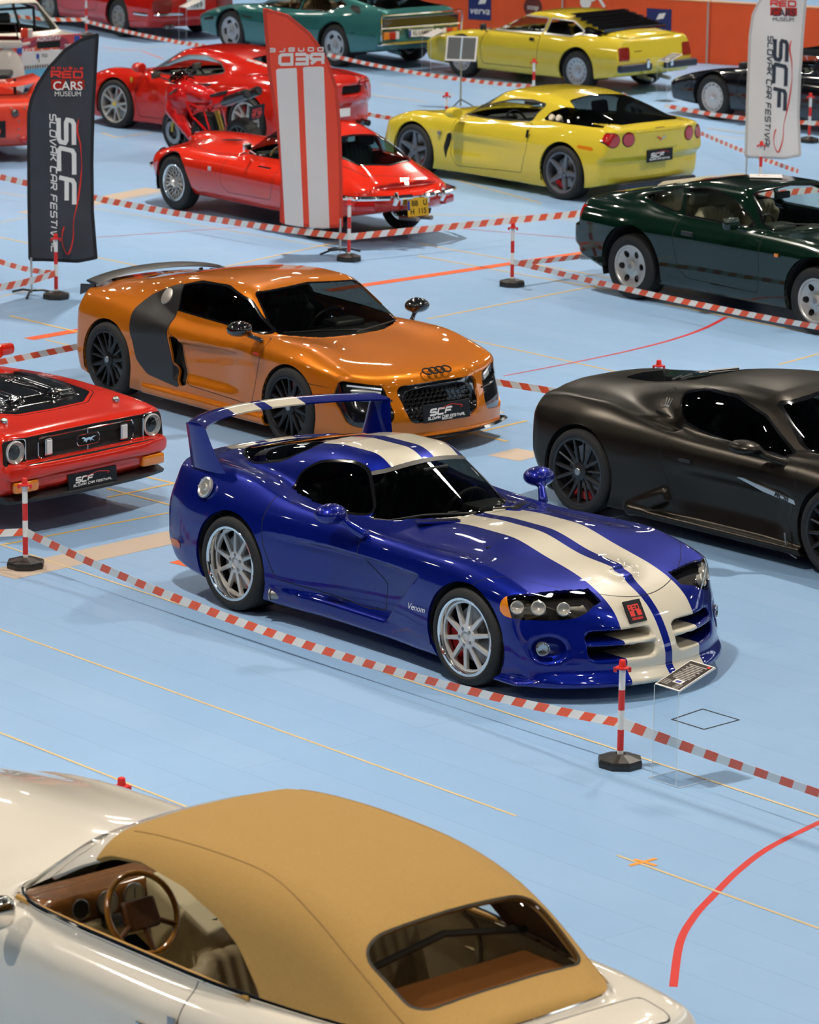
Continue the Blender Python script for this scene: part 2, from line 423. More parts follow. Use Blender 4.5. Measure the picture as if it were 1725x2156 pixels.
def make_wheel(R, W, rim, style, m_rim, caliper=CALRED, lip=.012, face=None, capcol=None, disc=True, lipm=None):
    """returns the parent object of one wheel, axle along y, outboard face at +y side (y=0 is the tyre's outer wall)"""
    face = m_rim if face is None else face; lipm = m_rim if lipm is None else lipm
    o = W; b = MB(); b.sm = True
    d = {'deep': .10}.get(lip, None)
    # rim barrel with an outer lip
    prof = [(rim+.004, -.012), (rim+.010, -.004), (rim+.004, .0), (rim-.012, -.002), (rim-.018, -.012), (rim-.024, -.10), (rim-.030, -W*.8), (rim+.004, -W*.82), (rim+.004, -W*.5), (rim+.004, -.012)]
    b.mi = 1; b.lathe(prof, 48, 'y', closed=True); b.mi = 0
    S0 = style
    if S0 == 'multi10': # ten slim chromed spokes in a deep polished lip
        yf = -lip; b.sm = False
        spoke_mesh(b, 10, .05, rim-.022, .034, .026, yf+.012, yf-.008, .03, .1)
        b.sm = True; b.lathe([(.085, yf-.03), (.085, yf+.002), (.075, yf+.012), (.04, yf+.014), (.036, yf+.002), (.0, yf+.002)], 32, 'y')
        for k in range(5):
            a = k*math.tau/5; b.mi = 2; b.lathe([(.013, yf+.006), (.013, yf+.016), (.008, yf+.018), (0, yf+.018)], 10, 'y', (math.sin(a)*.058, 0, math.cos(a)*.058)); b.mi = 0
        b.lathe([(rim-.022, yf-.03), (rim-.022, yf-.004), (rim-.035, yf-.006), (rim-.037, yf-.028)], 48, 'y', closed=True)
    elif S0 in ('y5', 'y5dark'):
        spoke_mesh(b, 5, .04, rim-.014, .055, .030, -.022, -.010, .03, .3, split=.055)
        spoke_mesh(b, 5, .05, rim-.014, .03, .018, -.03, -.012, .02, .3+math.pi/5)
        b.sm = True; b.lathe([(.07, -.05), (.068, -.018), (.05, -.012), (0, -.012)], 24, 'y')
    elif S0 == 'dual5':
        spoke_mesh(b, 5, .05, rim-.012, .034, .026, -.028, -.006, .028, .15, split=.062, cut=0.)
        spoke_mesh(b, 5, .05, rim-.012, .020, .016, -.04, -.012, .02, .15+math.pi/5)
        b.sm = True; b.lathe([(.075, -.06), (.072, -.024), (.05, -.016), (0, -.014)], 24, 'y')
    elif S0 == 'star5':
        spoke_mesh(b, 5, .02, rim-.012, .085, .040, -.03, -.004, .035, .1)
        b.sm = True; b.lathe([(.07, -.06), (.066, -.024), (.04, -.018), (0, -.018)], 24, 'y')
        for k in range(5):
            a = (k+.5)*math.tau/5+.1; b.mi = 2; b.lathe([(.011, -.026), (.011, -.014), (0, -.014)], 8, 'y', (math.sin(a)*.052, 0, math.cos(a)*.052)); b.mi = 0
    elif S0 == 'pair5':
        spoke_mesh(b, 5, .045, rim-.010, .040, .024, -.020, -.004, .03, .2, split=.06)
        b.sm = True; b.lathe([(.072, -.05), (.07, -.014), (.05, -.008), (0, -.008)], 24, 'y')
    elif S0 == 'wire':
        b.sm = True; b.lathe([(.045, -.11), (.045, -.02), (.038, .015), (.03, .03), (0, .03)], 18, 'y')
        for k in range(48):
            a = k*math.tau/48; e = a+(.32 if k % 2 else -.32); y1 = -.02 if k % 4 < 2 else -.09
            b.tube([(math.sin(a)*.045, y1, math.cos(a)*.045), (math.sin(e)*(rim-.015), -.05 if k % 4 < 2 else -.025, math.cos(e)*(rim-.015))], .0046, 5)
        for k in range(3): # knock-off ears
            a = k*math.tau/3+.4; st = len(b.V); b.sm = False; b.box((0, .03, .045), (.022, .018, .075)); b.xf(st, Matrix.Rotation(a, 4, 'Y'))
    else: # pressed / cast disc with openings: style = ('disc', n, r_mid, half radial, half width, shape, dish)
        _, n, rm_, hr, hw, shp, dish = S0
        nr, na = 16, 120; V = []; rad = np.linspace(.0, rim-.008, nr)
        for r in rad:
            t = r/(rim-.008)
            y = -.012-dish*(np.exp(-((t-.55)/.28)**2)*.6+(1-t)*.4) if dish >= 0 else -.02
            for j in range(na): a = math.tau*j/na; V.append((r*math.sin(a), y, r*math.cos(a)))
        s = Shell.__new__(Shell); s.V = np.array(V); s.N = np.tile([0., 1., 0.], (len(V), 1)); s.half = False
        s.P = []; s.T = []
        for i in range(nr-1):
            for j in range(na):
                j2 = (j+1) % na; s.P.append((i*na+j, i*na+j2, (i+1)*na+j2, (i+1)*na+j)) ; s.T.append('body')
        def holes(V, N):
            a = np.arctan2(V[:, 0], V[:, 2]); r = np.hypot(V[:, 0], V[:, 2]); q = (a/(math.tau/n)); q = (q-np.round(q))*(math.tau/n)
            if shp == 'slot': return np.maximum(np.abs(r-rm_)-hr, np.abs(q)*r-hw)
            if shp == 'oval': return (np.sqrt(((r-rm_)/hr)**2+(q*r/hw)**2)-1)*min(hr, hw)
            return np.maximum(np.maximum(np.abs(r-rm_)-hr, np.abs(q)*rm_*(1.0)-hw*(.55+.45*(r-rm_+hr)/(2*hr))), 0*r-1)
        s.cut(holes, 'hole', snap=.0004)
        s.drop('hole'); idx = len(b.V); b.sm = True
        b.add(s.V, s.P)
        b.lathe([(.055, -.03), (.052, -.006), (.035, .0), (0, .002)], 20, 'y')
    rimo = b.build('wheel', [face, lipm, STEEL])
    t = MB(); t.sm = True
    t.lathe([(rim+.002, -.02), (rim+.004, -.004), (rim+.02, .006), (R-.035, .004), (R-.012, -.012), (R-.002, -.035), (R, -W/2), (R-.002, -W+.035), (R-.012, -W+.012), (R-.035, -W), (rim+.004, -W), (rim+.002, -W+.01)], 64, 'y', closed=True)
    for yy in (.2, .4, .6, .8): # tread grooves
        t.mi = 1; t.lathe([(R+.0008, -W*yy-.004), (R+.0008, -W*yy+.004)], 64, 'y', caps=False)
    t.build('tyre', [RUBBER, SEAM], rimo)
    bk = MB(); bk.sm = True; bk.lathe([(rim-.03, -W*.62), (0, -W*.62)], 32, 'y'); bk.build('inner_wheel_barrel', UNDER, rimo)
    if disc:
        k = MB(); k.sm = True; k.lathe([(.0, -.105), (.07, -.10), (.075, -.125), (rim-.065, -.125), (rim-.065, -.15), (.07, -.15)], 36, 'y'); k.build('brake_disc', STEEL, rimo)
        k = MB(); arc = []
        for i in range(9):
            a = math.radians(62+56*i/8); arc.append(a)
        secs = [[((rim-.10)*math.sin(a), -.09, (rim-.10)*math.cos(a)), ((rim-.035)*math.sin(a), -.09, (rim-.035)*math.cos(a)), ((rim-.035)*math.sin(a), -.17, (rim-.035)*math.cos(a)), ((rim-.10)*math.sin(a), -.17, (rim-.10)*math.cos(a))] for a in arc]
        k.loft(secs); k.build('brake_caliper', caliper, rimo)
    c = MB(); c.sm = True; yc = {'multi10': -lip+.004}.get(S0, -.006) if isinstance(S0, str) else .002
    if S0 != 'wire': c.lathe([(.030, yc-.01), (.030, yc), (.026, yc+.004), (0, yc+.005)], 20, 'y'); c.build('centre_cap', capcol or face, rimo)
    return rimo
def put_wheels(root, wheel, spots, wheel_rear=None):
    """spots: (x, y of the tyre's outer wall, radius, steer)"""
    for (x, y, R, st, which) in spots:
        src = wheel if which == 0 else wheel_rear
        o = src
        if src.parent is not None:
            o = src.copy(); C.objects.link(o)
            for ch in list(src.children): c = ch.copy(); C.objects.link(c); c.parent = o
        o.parent = root; o.location = (x, y, R)
        o.rotation_euler = (0, random.uniform(0, 6), st+(0 if y > 0 else math.pi))
        if o.rotation_mode: o.rotation_mode = 'YXZ'
def arches(root, specs, hw):
    """dark wheel wells inside the body shell: (x, z, r, inner y, outer y)"""
    for (x, z, r, yi, yo) in specs:
        for s_ in (1, -1):
            b = MB(); b.sm = True; V = []; n = 24
            for k in range(n+1):
                a = math.radians(-20+220*k/n); 
                for yy in (yi, yo): V.append((x+r*math.cos(a), yy*s_, z+r*math.sin(a)))
            F = [(2*k, 2*k+1, 2*k+3, 2*k+2) for k in range(n)]; b.add(V, F)
            b.add([V[2*k] for k in range(n+1)], [tuple(range(n+1))])
            b.build('wheel_well', UNDER, root)
# ------------------------------------------------------------------ cabin
SEATM = {}
def seat_mesh(m):
    if m.name in SEATM: return SEATM[m.name]
    def f(x, y, z):
        y = np.abs(y)
        base = rb(x, y, z, (.02, 0, .16), (.50, .44, .14), .05, -.12); bl = rb(x, y, z, (.02, .225, .20), (.46, .09, .14), .04, -.12)
        back = rb(x, y, z, (-.27, 0, .46), (.11, .42, .58), .05, .32); bb = rb(x, y, z, (-.24, .21, .44), (.15, .09, .46), .045, .32)
        hd = rb(x, y, z, (-.40, 0, .80), (.09, .26, .17), .045, .25)
        g = smin(smin(base, bl, .04), smin(back, bb, .04), .05)
        g = g+.004*np.cos(y*95)*(np.abs(y) < .17)
        return smin(g, hd, .04)
    o = blob('seat', f, (-.6, -.36, .02), (.36, .36, .98), .022, m); SEATM[m.name] = o.data; bpy.data.objects.remove(o); return SEATM[m.name]
def cabin(root, x_dash, z_floor, z_dash, hw, m_dash, m_seat, seat_x=(-.55,), seat_y=.36, wheel_side=1, wheel_z=None, rear=None, m_wheel=BLACK, m_floor=UNDER, sseat=1., lean=0.):
    """x_dash: rear face of the dashboard; wheel_side +1 = left-hand drive"""
    xr = min(seat_x)-.55 if rear is None else rear
    b = MB(); b.box(((x_dash+xr)/2+.2, 0, z_floor-.015), (x_dash-xr+.6, hw*2, .03)); b.rbox(((x_dash+xr)/2, 0, z_floor+.12), ((x_dash-xr)*.9, .24, .26), .04)
    b.rbox((xr-.05, 0, (z_floor+z_dash)/2-.03), (.06, hw*2, z_dash-z_floor-.05), .02)
    b.build('cabin_floor', m_floor, root, smooth=False)
    b = MB(); b.sm = True
    prof = [(x_dash+.02, z_dash-.30), (x_dash-.04, z_dash-.12), (x_dash, z_dash-.02), (x_dash+.08, z_dash), (x_dash+.5, z_dash-.035), (x_dash+.62, z_dash-.07), (x_dash+.62, z_dash-.3)]
    b.prism([(p[0], p[1]) for p in prof], -hw, hw, 'y')
    b.rbox((x_dash+.03, wheel_side*seat_y, z_dash+.015), (.22, .34, .07), .03)
    b.build('dashboard', m_dash, root)
    for sx in seat_x:
        for sgn in (1, -1):
            o = bpy.data.objects.new('seat', seat_mesh(m_seat)); C.objects.link(o); o.parent = root; o.location = (sx, sgn*seat_y, z_floor); o.scale = (sseat,)*3
    b = MB(); b.sm = True; wz = wheel_z or z_dash-.05; cx = x_dash-.22; R = Matrix.Rotation(math.radians(-66), 4, 'Y')
    st = len(b.V); b.tube([(.185*math.cos(a), .185*math.sin(a), 0) for a in np.linspace(0, math.tau, 28, endpoint=False)], .014, 8, closed=True)
    b.sm = False
    for a in (0, math.pi, -math.pi/2): b.tube([(0, 0, -.02), (.18*math.cos(a+math.pi/2), .18*math.sin(a+math.pi/2), 0)], .012, 6)
    b.sm = True; b.lathe([(.055, -.04), (.055, -.01), (.04, .0), (0, .0)], 18, 'z'); b.tube([(0, 0, -.03), (0, 0, -.22)], .02, 8)
    b.xf(st, Matrix.Translation((cx, wheel_side*seat_y, wz)) @ R)
    b.build('steering_wheel', m_wheel, root)
# ------------------------------------------------------------------ lettering drawn with strokes (squared techno letters) and with a font
GL = {'S': [[(1, 1), (.12, 1), (0, .88), (0, .58), (.12, .5), (.88, .5), (1, .4), (1, .12), (.88, 0), (0, 0)]],
 'C': [[(1, 1), (.12, 1), (0, .88), (0, .12), (.12, 0), (1, 0)]], 'F': [[(1, 1), (.12, 1), (0, .88), (0, 0)], [(0, .5), (.9, .5)]],
 'L': [[(0, 1), (0, .12), (.12, 0), (1, 0)]], 'O': [[(.12, 0), (.88, 0), (1, .12), (1, .88), (.88, 1), (.12, 1), (0, .88), (0, .12), (.12, 0)]],
 'V': [[(0, 1), (.45, 0), (.55, 0), (1, 1)]], 'A': [[(0, 0), (0, .8), (.2, 1), (.88, 1), (1, .88), (1, 0)], [(0, .4), (1, .4)]],
 'K': [[(0, 0), (0, 1)], [(.95, 1), (.4, .5), (0, .5)], [(.4, .5), (1, 0)]], 'R': [[(0, 0), (0, 1), (.88, 1), (1, .88), (1, .6), (.88, .48), (0, .48)], [(.5, .48), (1, 0)]],
 'E': [[(1, 1), (.1, 1)], [(0, .5), (.95, .5)], [(1, 0), (0, 0), (0, .5), (.0, 1)]], 'T': [[(0, 1), (1, 1)], [(.5, 1), (.5, 0)]], 'I': [[(.1, 1), (.1, 0)]],
 'D': [[(0, 0), (0, 1), (.85, 1), (1, .85), (1, .15), (.85, 0), (0, 0)]], 'U': [[(0, 1), (0, .12), (.12, 0), (.88, 0), (1, .12), (1, 1)]],
 'B': [[(0, 0), (0, 1), (.9, 1), (1, .9), (1, .6), (.9, .5), (0, .5)], [(.9, .5), (1, .4), (1, .1), (.9, 0), (0, 0)]],
 'M': [[(0, 0), (0, 1), (.5, .35), (1, 1), (1, 0)]], 'W': [[(0, 1), (.2, 0), (.5, .7), (.8, 0), (1, 1)]],
 '/': [[(0, 0), (1, 1)]]}
def ribbon(mb, pts, w, z=0., th=0.):
    """flat mitred polyline in the x-y plane"""
    n = len(pts); L = []
    for i in range(n):
        p = Vector(pts[i]); a = Vector(pts[i-1]) if i else None; b = Vector(pts[i+1]) if i < n-1 else None
        if not a and b and (Vector(pts[0])-Vector(pts[-1])).length < 1e-6 and n > 2: a = Vector(pts[-2])
        if not b and (Vector(pts[0])-Vector(pts[-1])).length < 1e-6 and n > 2: b = Vector(pts[1])
        d1 = (p-a).normalized() if a else None; d2 = (b-p).normalized() if b else None
        d = (d1+d2).normalized() if (d1 and d2 and (d1+d2).length > 1e-6) else (d1 or d2)
        nrm = Vector((-d.y, d.x)); k = 1.
        if d1 and d2: k = 1/max(.5, abs(nrm.dot(Vector((-d1.y, d1.x)))))
        ww = w[i] if isinstance(w, (list, tuple)) else w
        L.append((p+nrm*ww/2*k, p-nrm*ww/2*k))
    V = [(q.x, q.y, z) for pr in L for q in pr]
    mb.add(V, [(2*i, 2*i+1, 2*i+3, 2*i+2) for i in range(n-1)])
def letters(mb, text, x, y, w, h, sw, gap=.35, skew=0., z=0.):
    cx = x
    for ch in text:
        if ch == ' ': cx += w*.75; continue
        ww = w*(.2 if ch == 'I' else 1.)
        for st in GL[ch]: ribbon(mb, [(cx+p[0]*w*(1 if ch != 'I' else .0)+skew*p[1]*h, y+p[1]*h) for p in st], sw, z)
        cx += ww+gap*w
    return cx-gap*w
def text_w(text, w, gap=.35):
    t = 0
    for ch in text: t += w*.75 if ch == ' ' else w*(.2 if ch == 'I' else 1.)+gap*w
    return t-gap*w
CARLINE = [(0, 0), (.10, .22), (.22, .42), (.36, .70), (.48, .92), (.58, 1.), (.70, .86), (.80, .66), (.92, .52), (1., .30), (.985, .02), (.92, -.10)]
def font_text(s, size, m, name='lettering', parent=None, loc=(0, 0, 0), rot=(0, 0, 0), sx=1., align='CENTER', ext=.0004, shear=0., bold=0.):
    cu = bpy.data.curves.new(name, 'FONT'); cu.body = s; cu.size = size; cu.align_x = align; cu.align_y = 'CENTER'; cu.extrude = ext; cu.shear = shear; cu.offset = bold
    t = bpy.data.objects.new('tmp', cu); C.objects.link(t); dg = bpy.context.evaluated_depsgraph_get(); dg.update()
    me = bpy.data.meshes.new_from_object(t.evaluated_get(dg)); bpy.data.objects.remove(t); me.name = name
    me.materials.clear(); me.materials.append(m)
    o = bpy.data.objects.new(name, me); C.objects.link(o); o.parent = parent; o.location = loc; o.rotation_euler = rot; o.scale = (sx, 1, 1); return o
PLATEDARK = mat('dark_show_plate', (.010, .011, .013), .4, spec=.25)
def show_plate(parent, W=.52, H=.12, kind='scf', name='show_plate'):
    """festival plate in its own x-y plane, faces +z, sub-part lettering"""
    b = MB(); b.rbox((0, 0, -.006), (W, H, .012), .004); p = b.build(name, PLATEDARK, parent, smooth=False)
    t = MB()
    if kind == 'scf':
        t.mi = 0; letters(t, 'SCF', -W*.36, -H*.10, H*.42, H*.30, H*.10, .30, .35, .0012)
        sw = text_w('SLOVAK CAR FESTIVAL', 1., .30); ww = W*.80/sw; letters(t, 'SLOVAK CAR FESTIVAL', -W*.41, -H*.34, ww, H*.13, H*.036, .30, .35, .0012)
        t.mi = 1; ribbon(t, [(-W*.18+W*.52*x, H*.14+H*.22*y) for x, y in CARLINE], [.002]+[H*.035]*9+[.003, .002], .0014)
    else:
        t.mi = 1; letters(t, 'RED', -W*.32, H*.05, W*.16, H*.22, H*.06, .30, 0, .0012)
        for sx in (-.2, .2): t.mi = 1; t.box((W*sx, -H*.10, .0006), (W*.26, H*.24, .001))
        ww = W*.6/text_w('CARS MUSEUM', 1., .3); t.mi = 1; letters(t, 'CARS MUSEUM', -W*.3, -H*.38, ww, H*.09, H*.025, .3, 0, .0012)
    t.build('lettering', [WHITE, REDC], p, smooth=False)
    return p
def place(o, loc, X, Y):
    """orient a flat part: its x axis along X and y axis along Y (in the parent's frame)"""
    X = Vector(X).normalized(); Y = Vector(Y); Z = X.cross(Y).normalized(); Y = Z.cross(X)
    M = Matrix((X, Y, Z)).transposed().to_4x4(); M.translation = Vector(loc); o.matrix_local = M
# ------------------------------------------------------------------ where a pixel's line of sight meets the level z (used to lay the hall out on its own floor)
def at(px, py, z=0.):
    X = (px-IMW/2)/FPX; Y = -(py-IMH/2)/FPX; cr, sr = math.cos(ROLL), math.sin(ROLL); x = X*cr-Y*sr; u = X*sr+Y*cr
    cp, sp = math.cos(PITCH), math.sin(PITCH); t = (z-CAMH)/(-sp+u*cp); return Vector((x*t, (cp+u*sp)*t, z))
AX = math.radians(-49.5)  # the hall's main direction
DA = Vector((math.cos(AX), math.sin(AX), 0)); DB = Vector((-DA.y, DA.x, 0))
# floor: joined sports planks in two faint tones with dark joints, scuffed semi-gloss
fm = bpy.data.materials.new('sports_floor'); fm.use_nodes = True; nt = fm.node_tree; B_ = nt.nodes['Principled BSDF']
tc = nt.nodes.new('ShaderNodeTexCoord'); mp = nt.nodes.new('ShaderNodeMapping'); mp.vector_type = 'TEXTURE'; mp.inputs['Rotation'].default_value = (0, 0, AX); mp.inputs['Location'].default_value = (-2.85, 25.5, 0)
br = nt.nodes.new('ShaderNodeTexBrick'); br.offset = .5; br.inputs['Scale'].default_value = 1; br.inputs['Brick Width'].default_value = 7.3; br.inputs['Row Height'].default_value = .365; br.inputs['Mortar Size'].default_value = .0022; br.inputs['Mortar Smooth'].default_value = .3; br.inputs['Bias'].default_value = 0
br.inputs['Color1'].default_value = (.265, .435, .665, 1); br.inputs['Color2'].default_value = (.285, .450, .675, 1); br.inputs['Mortar'].default_value = (.19, .31, .48, 1)
n1 = nt.nodes.new('ShaderNodeTexNoise'); n1.inputs['Scale'].default_value = .9; n1.inputs['Detail'].default_value = 6; n1.inputs['Roughness'].default_value = .6
mx = nt.nodes.new('ShaderNodeMix'); mx.data_type = 'RGBA'; mx.blend_type = 'MULTIPLY'; mx.inputs['Factor'].default_value = 1
rp = nt.nodes.new('ShaderNodeValToRGB'); rp.color_ramp.elements[0].position = .15; rp.color_ramp.elements[0].color = (.90, .92, .94, 1); rp.color_ramp.elements[1].position = .75; rp.color_ramp.elements[1].color = (1, 1, 1, 1)
n2 = nt.nodes.new('ShaderNodeTexNoise'); n2.inputs['Scale'].default_value = 3.; n2.inputs['Detail'].default_value = 8; mr = nt.nodes.new('ShaderNodeMapRange'); mr.inputs['To Min'].default_value = .34; mr.inputs['To Max'].default_value = .50
nt.links.new(tc.outputs['Object'], mp.inputs['Vector']); nt.links.new(mp.outputs[0], br.inputs['Vector']); nt.links.new(tc.outputs['Object'], n1.inputs['Vector']); nt.links.new(n1.outputs[0], rp.inputs[0])
nt.links.new(br.outputs['Color'], mx.inputs['A']); nt.links.new(rp.outputs[0], mx.inputs['B']); nt.links.new(mx.outputs['Result'], B_.inputs['Base Color'])
nt.links.new(tc.outputs['Object'], n2.inputs['Vector']); nt.links.new(n2.outputs[0], mr.inputs['Value']); nt.links.new(mr.outputs[0], B_.inputs['Roughness']); B_.inputs['Specular IOR Level'].default_value = .35
o = mesh_obj('floor', [(-60, -8, 0), (60, -8, 0), (60, 110, 0), (-60, 110, 0)], [(0, 1, 2, 3)], fm, smooth=False); o['kind'] = 'structure'
# hall shell: ceiling with trusses, walls
CEI = mat('hall_ceiling', (.014, .014, .015), .9); WAL = mat('hall_wall', (.022, .022, .024), .9)
for nm, c, d in (('ceiling', (0, 51, 13.1), (120, 118, .2)), ('wall_back', (0, 110, 6.5), (120, .3, 13)), ('wall_front', (0, -8, 6.5), (120, .3, 13)), ('wall_left', (-60, 51, 6.5), (.3, 118, 13)), ('wall_right', (34, 51, 6.5), (.3, 118, 13))):
    b = MB(); b.box(c, d); b.build(nm, CEI if nm == 'ceiling' else WAL)['kind'] = 'structure'
# long rows of high windows: glazing with real bars, daylight behind
GLW = mat('daylight_window_glass', (.80, .90, 1.), .4, emit=3.); WF = mat('window_frame_paint', (.12, .12, .12), .6); wi = 0
for k in range(14):
    wi += 1; y = 16+6.6*k; b = MB(); b.box((33.80, y, 9.3), (.04, 5.4, 3.0)); o = b.build('window_%d' % wi, GLW); o['kind'] = 'structure'
    b = MB()
    for j in range(7): b.box((33.74, y-2.7+.9*j, 9.3), (.08, .09, 3.1))
    for z in (7.8, 8.8, 9.8, 10.8): b.box((33.74, y, z), (.08, 5.5, .09))
    b.build('window_frame', WF, o)
LG = mat('lamp_glow', (1., .93, .82), .5, emit=50.)
first = None
for i, (x, y) in enumerate(LAMPS):
    if first is None:
        first = empty('high_bay_lamp', (x, y, LAMP_Z)); b = MB(); b.sm = True; b.lathe([(.47, 0), (.44, .12), (.16, .32), (.08, .38), (0, .38)], 24, 'z'); b.build('lamp_shade', STEEL, first)
        b = MB(); b.sm = True; b.lathe([(.43, -.006), (0, -.006)], 20, 'z'); b.build('diffuser', LG, first); b = MB(); b.tube([(0, 0, .3), (0, 0, 1.6)], .012, 6); b.build('cable', BLACK, first); r = first
    else: r = copy_tree(first, None, (x, y, LAMP_Z))
    tag(r, 'round high-bay hall lamp hanging from the dark ceiling above the cars', 'lamp', 'high-bay lamps under the ceiling')
first = None
for i, (x, y) in enumerate(SMALL):
    if first is None:
        first = empty('spot_lamp', (x, y, 11.9)); b = MB(); b.sm = True; b.lathe([(.24, 0), (.22, .16), (.10, .30), (0, .30)], 18, 'z'); b.build('lamp_shade', BLACK, first)
        b = MB(); b.sm = True; b.lathe([(.21, -.006), (0, -.006)], 18, 'z'); b.build('diffuser', mat('spot_glow', (1., .95, .86), .5, emit=120.), first); r = first
    else: r = copy_tree(first, None, (x, y, 11.9))
    tag(r, 'small bright spot lamp under the dark hall ceiling', 'lamp', 'spot lamps under the ceiling')
# painted and taped lines
YL = mat('yellow_line', (.72, .46, .12), .5, noise=.12, nscale=40); OL = mat('orange_line', (.80, .12, .025), .45); RL = mat('red_line', (.62, .03, .02), .45); BL = mat('beige_line', (.52, .42, .33), .5); BKT = mat('black_tape', (.01, .012, .02), .5); OT = mat('orange_tape', (.95, .30, .03), .5); YF = mat('worn_yellow_line', (.62, .47, .25), .5, noise=.2, nscale=30)
TN = [0]
def line(pts, w_, m, z=.0012):
    TN[0] += 1; b = MB(); ribbon(b, [(p.x, p.y) if hasattr(p, 'x') else p for p in pts], w_, z+.0003*(TN[0] % 5)); o = b.build('trim_%d' % TN[0], m, smooth=False); o['kind'] = 'structure'; return o
def run(p, d, a, b_): return [p+d*a, p+d*b_]
line(run(at(0, 1325), DA, -3, 5.4), .022, YF); line(run(at(1330, 1812), DA, -.12, 3), .022, YF); line(run(at(0, 1543), DA, -3, 5), .022, YF); line(run(at(160, 1200), DA, -1.5, 12), .022, YF)
line([at(0, 1211), at(420, 1118)], .34, BL); line([at(90, 1131), at(365, 1078)], .03, YL); line([at(0, 1148), at(60, 1137)], .03, YL)
line([at(225, 1048), at(365, 1018)], .035, YL); line([at(225, 1029), at(365, 1065)], .03, YL); line([at(290, 1000), at(368, 1018)], .035, YL)
line([at(370, 1181), at(445, 1200)], .14, OL)
line([at(60, 714), at(200, 690)], .15, OL); line([at(690, 612), at(1260, 528)], .15, OL); line([at(20, 665), at(200, 708)], .035, YL); line([at(95, 715), at(190, 738)], .03, YL)
line([at(0, 405), at(700, 522), ], .02, YL); line([at(880, 513), at(1300, 588), at(1560, 640)], .03, YL); line([at(880, 539), at(1290, 612)], .03, YL); line([at(900, 672), at(1280, 597)], .03, YL)
line([at(990, 715), at(1330, 790)], .03, YL); line([at(1400, 640), at(1725, 705)], .03, YL); line([at(1640, 768), at(1725, 745)], .03, YL)
line([at(0, 500), at(300, 562)], .03, YL); line([at(300, 600), at(735, 505)], .03, YL); line([at(60, 450), at(330, 398)], .35, BL); line([at(0, 468), at(350, 405)], .02, YL); line([at(0, 625), at(70, 610)], .02, YL)
line([at(880, 940), at(1110, 886)], .035, YL); line([at(940, 900), at(1070, 930)], .035, YL); line([at(1000, 880), at(1060, 868)], .03, YL); line([at(1060, 965), at(1120, 950)], .34, BL)
line([at(205, 500), at(560, 475)], .018, RL); line([at(930, 478), at(1215, 502)], .018, RL); line([at(980, 0), at(1010, 0)], .02, RL)
line([at(950, 376), at(1140, 428)], .03, YL); line([at(860, 560-110), at(1210, 460)], .03, YL); line([at(1050, 450), at(1215, 466)], .02, YL)
line([at(215, 100), at(300, 108), at(345, 125)], .03, OL); line([at(220, 110), at(420, 90)], .02, YL); line([at(800, 175), at(960, 200)], .03, YL); line([at(780, 200), at(900, 215)], .03, YL)
line([at(1490, 270), at(1725, 300)], .03, YL); line([at(1490, 285), at(1570, 292)], .03, YL); line([at(215, 280), at(245, 290), at(320, 280)], .03, YL)
c1 = [at(1418, 2078), at(1432, 1985), at(1462, 1930), at(1500, 1888), at(1553, 1835), at(1620, 1785), at(1725, 1732)]
def smooth(pts, n=8):
    out = []
    for i in range(len(pts)-1):
        p0, p1, p2, p3 = pts[max(0, i-1)], pts[i], pts[i+1], pts[min(len(pts)-1, i+2)]
        for k in range(n):
            t = k/n; out.append(.5*((2*p1)+(p2-p0)*t+(2*p0-5*p1+4*p2-p3)*t*t+(-p0+3*p1-3*p2+p3)*t**3))
    return out+[pts[-1]]
line(smooth(c1)+[at(1790, 1705)], .045, RL); line(smooth([at(1060, 792), at(1200, 765), at(1310, 742), at(1410, 717), at(1480, 693), at(1530, 668)]), [.02+.03*k/40 for k in range(41)], RL)
q = [at(1415, 1515), at(1480, 1493), at(1557, 1516), at(1483, 1536)]; line(q+[q[0]], .013, BKT)
line([at(1326, 1823), at(1382, 1808)], .03, OT); line([at(1336, 1810), at(1382, 1823)], .03, OT)
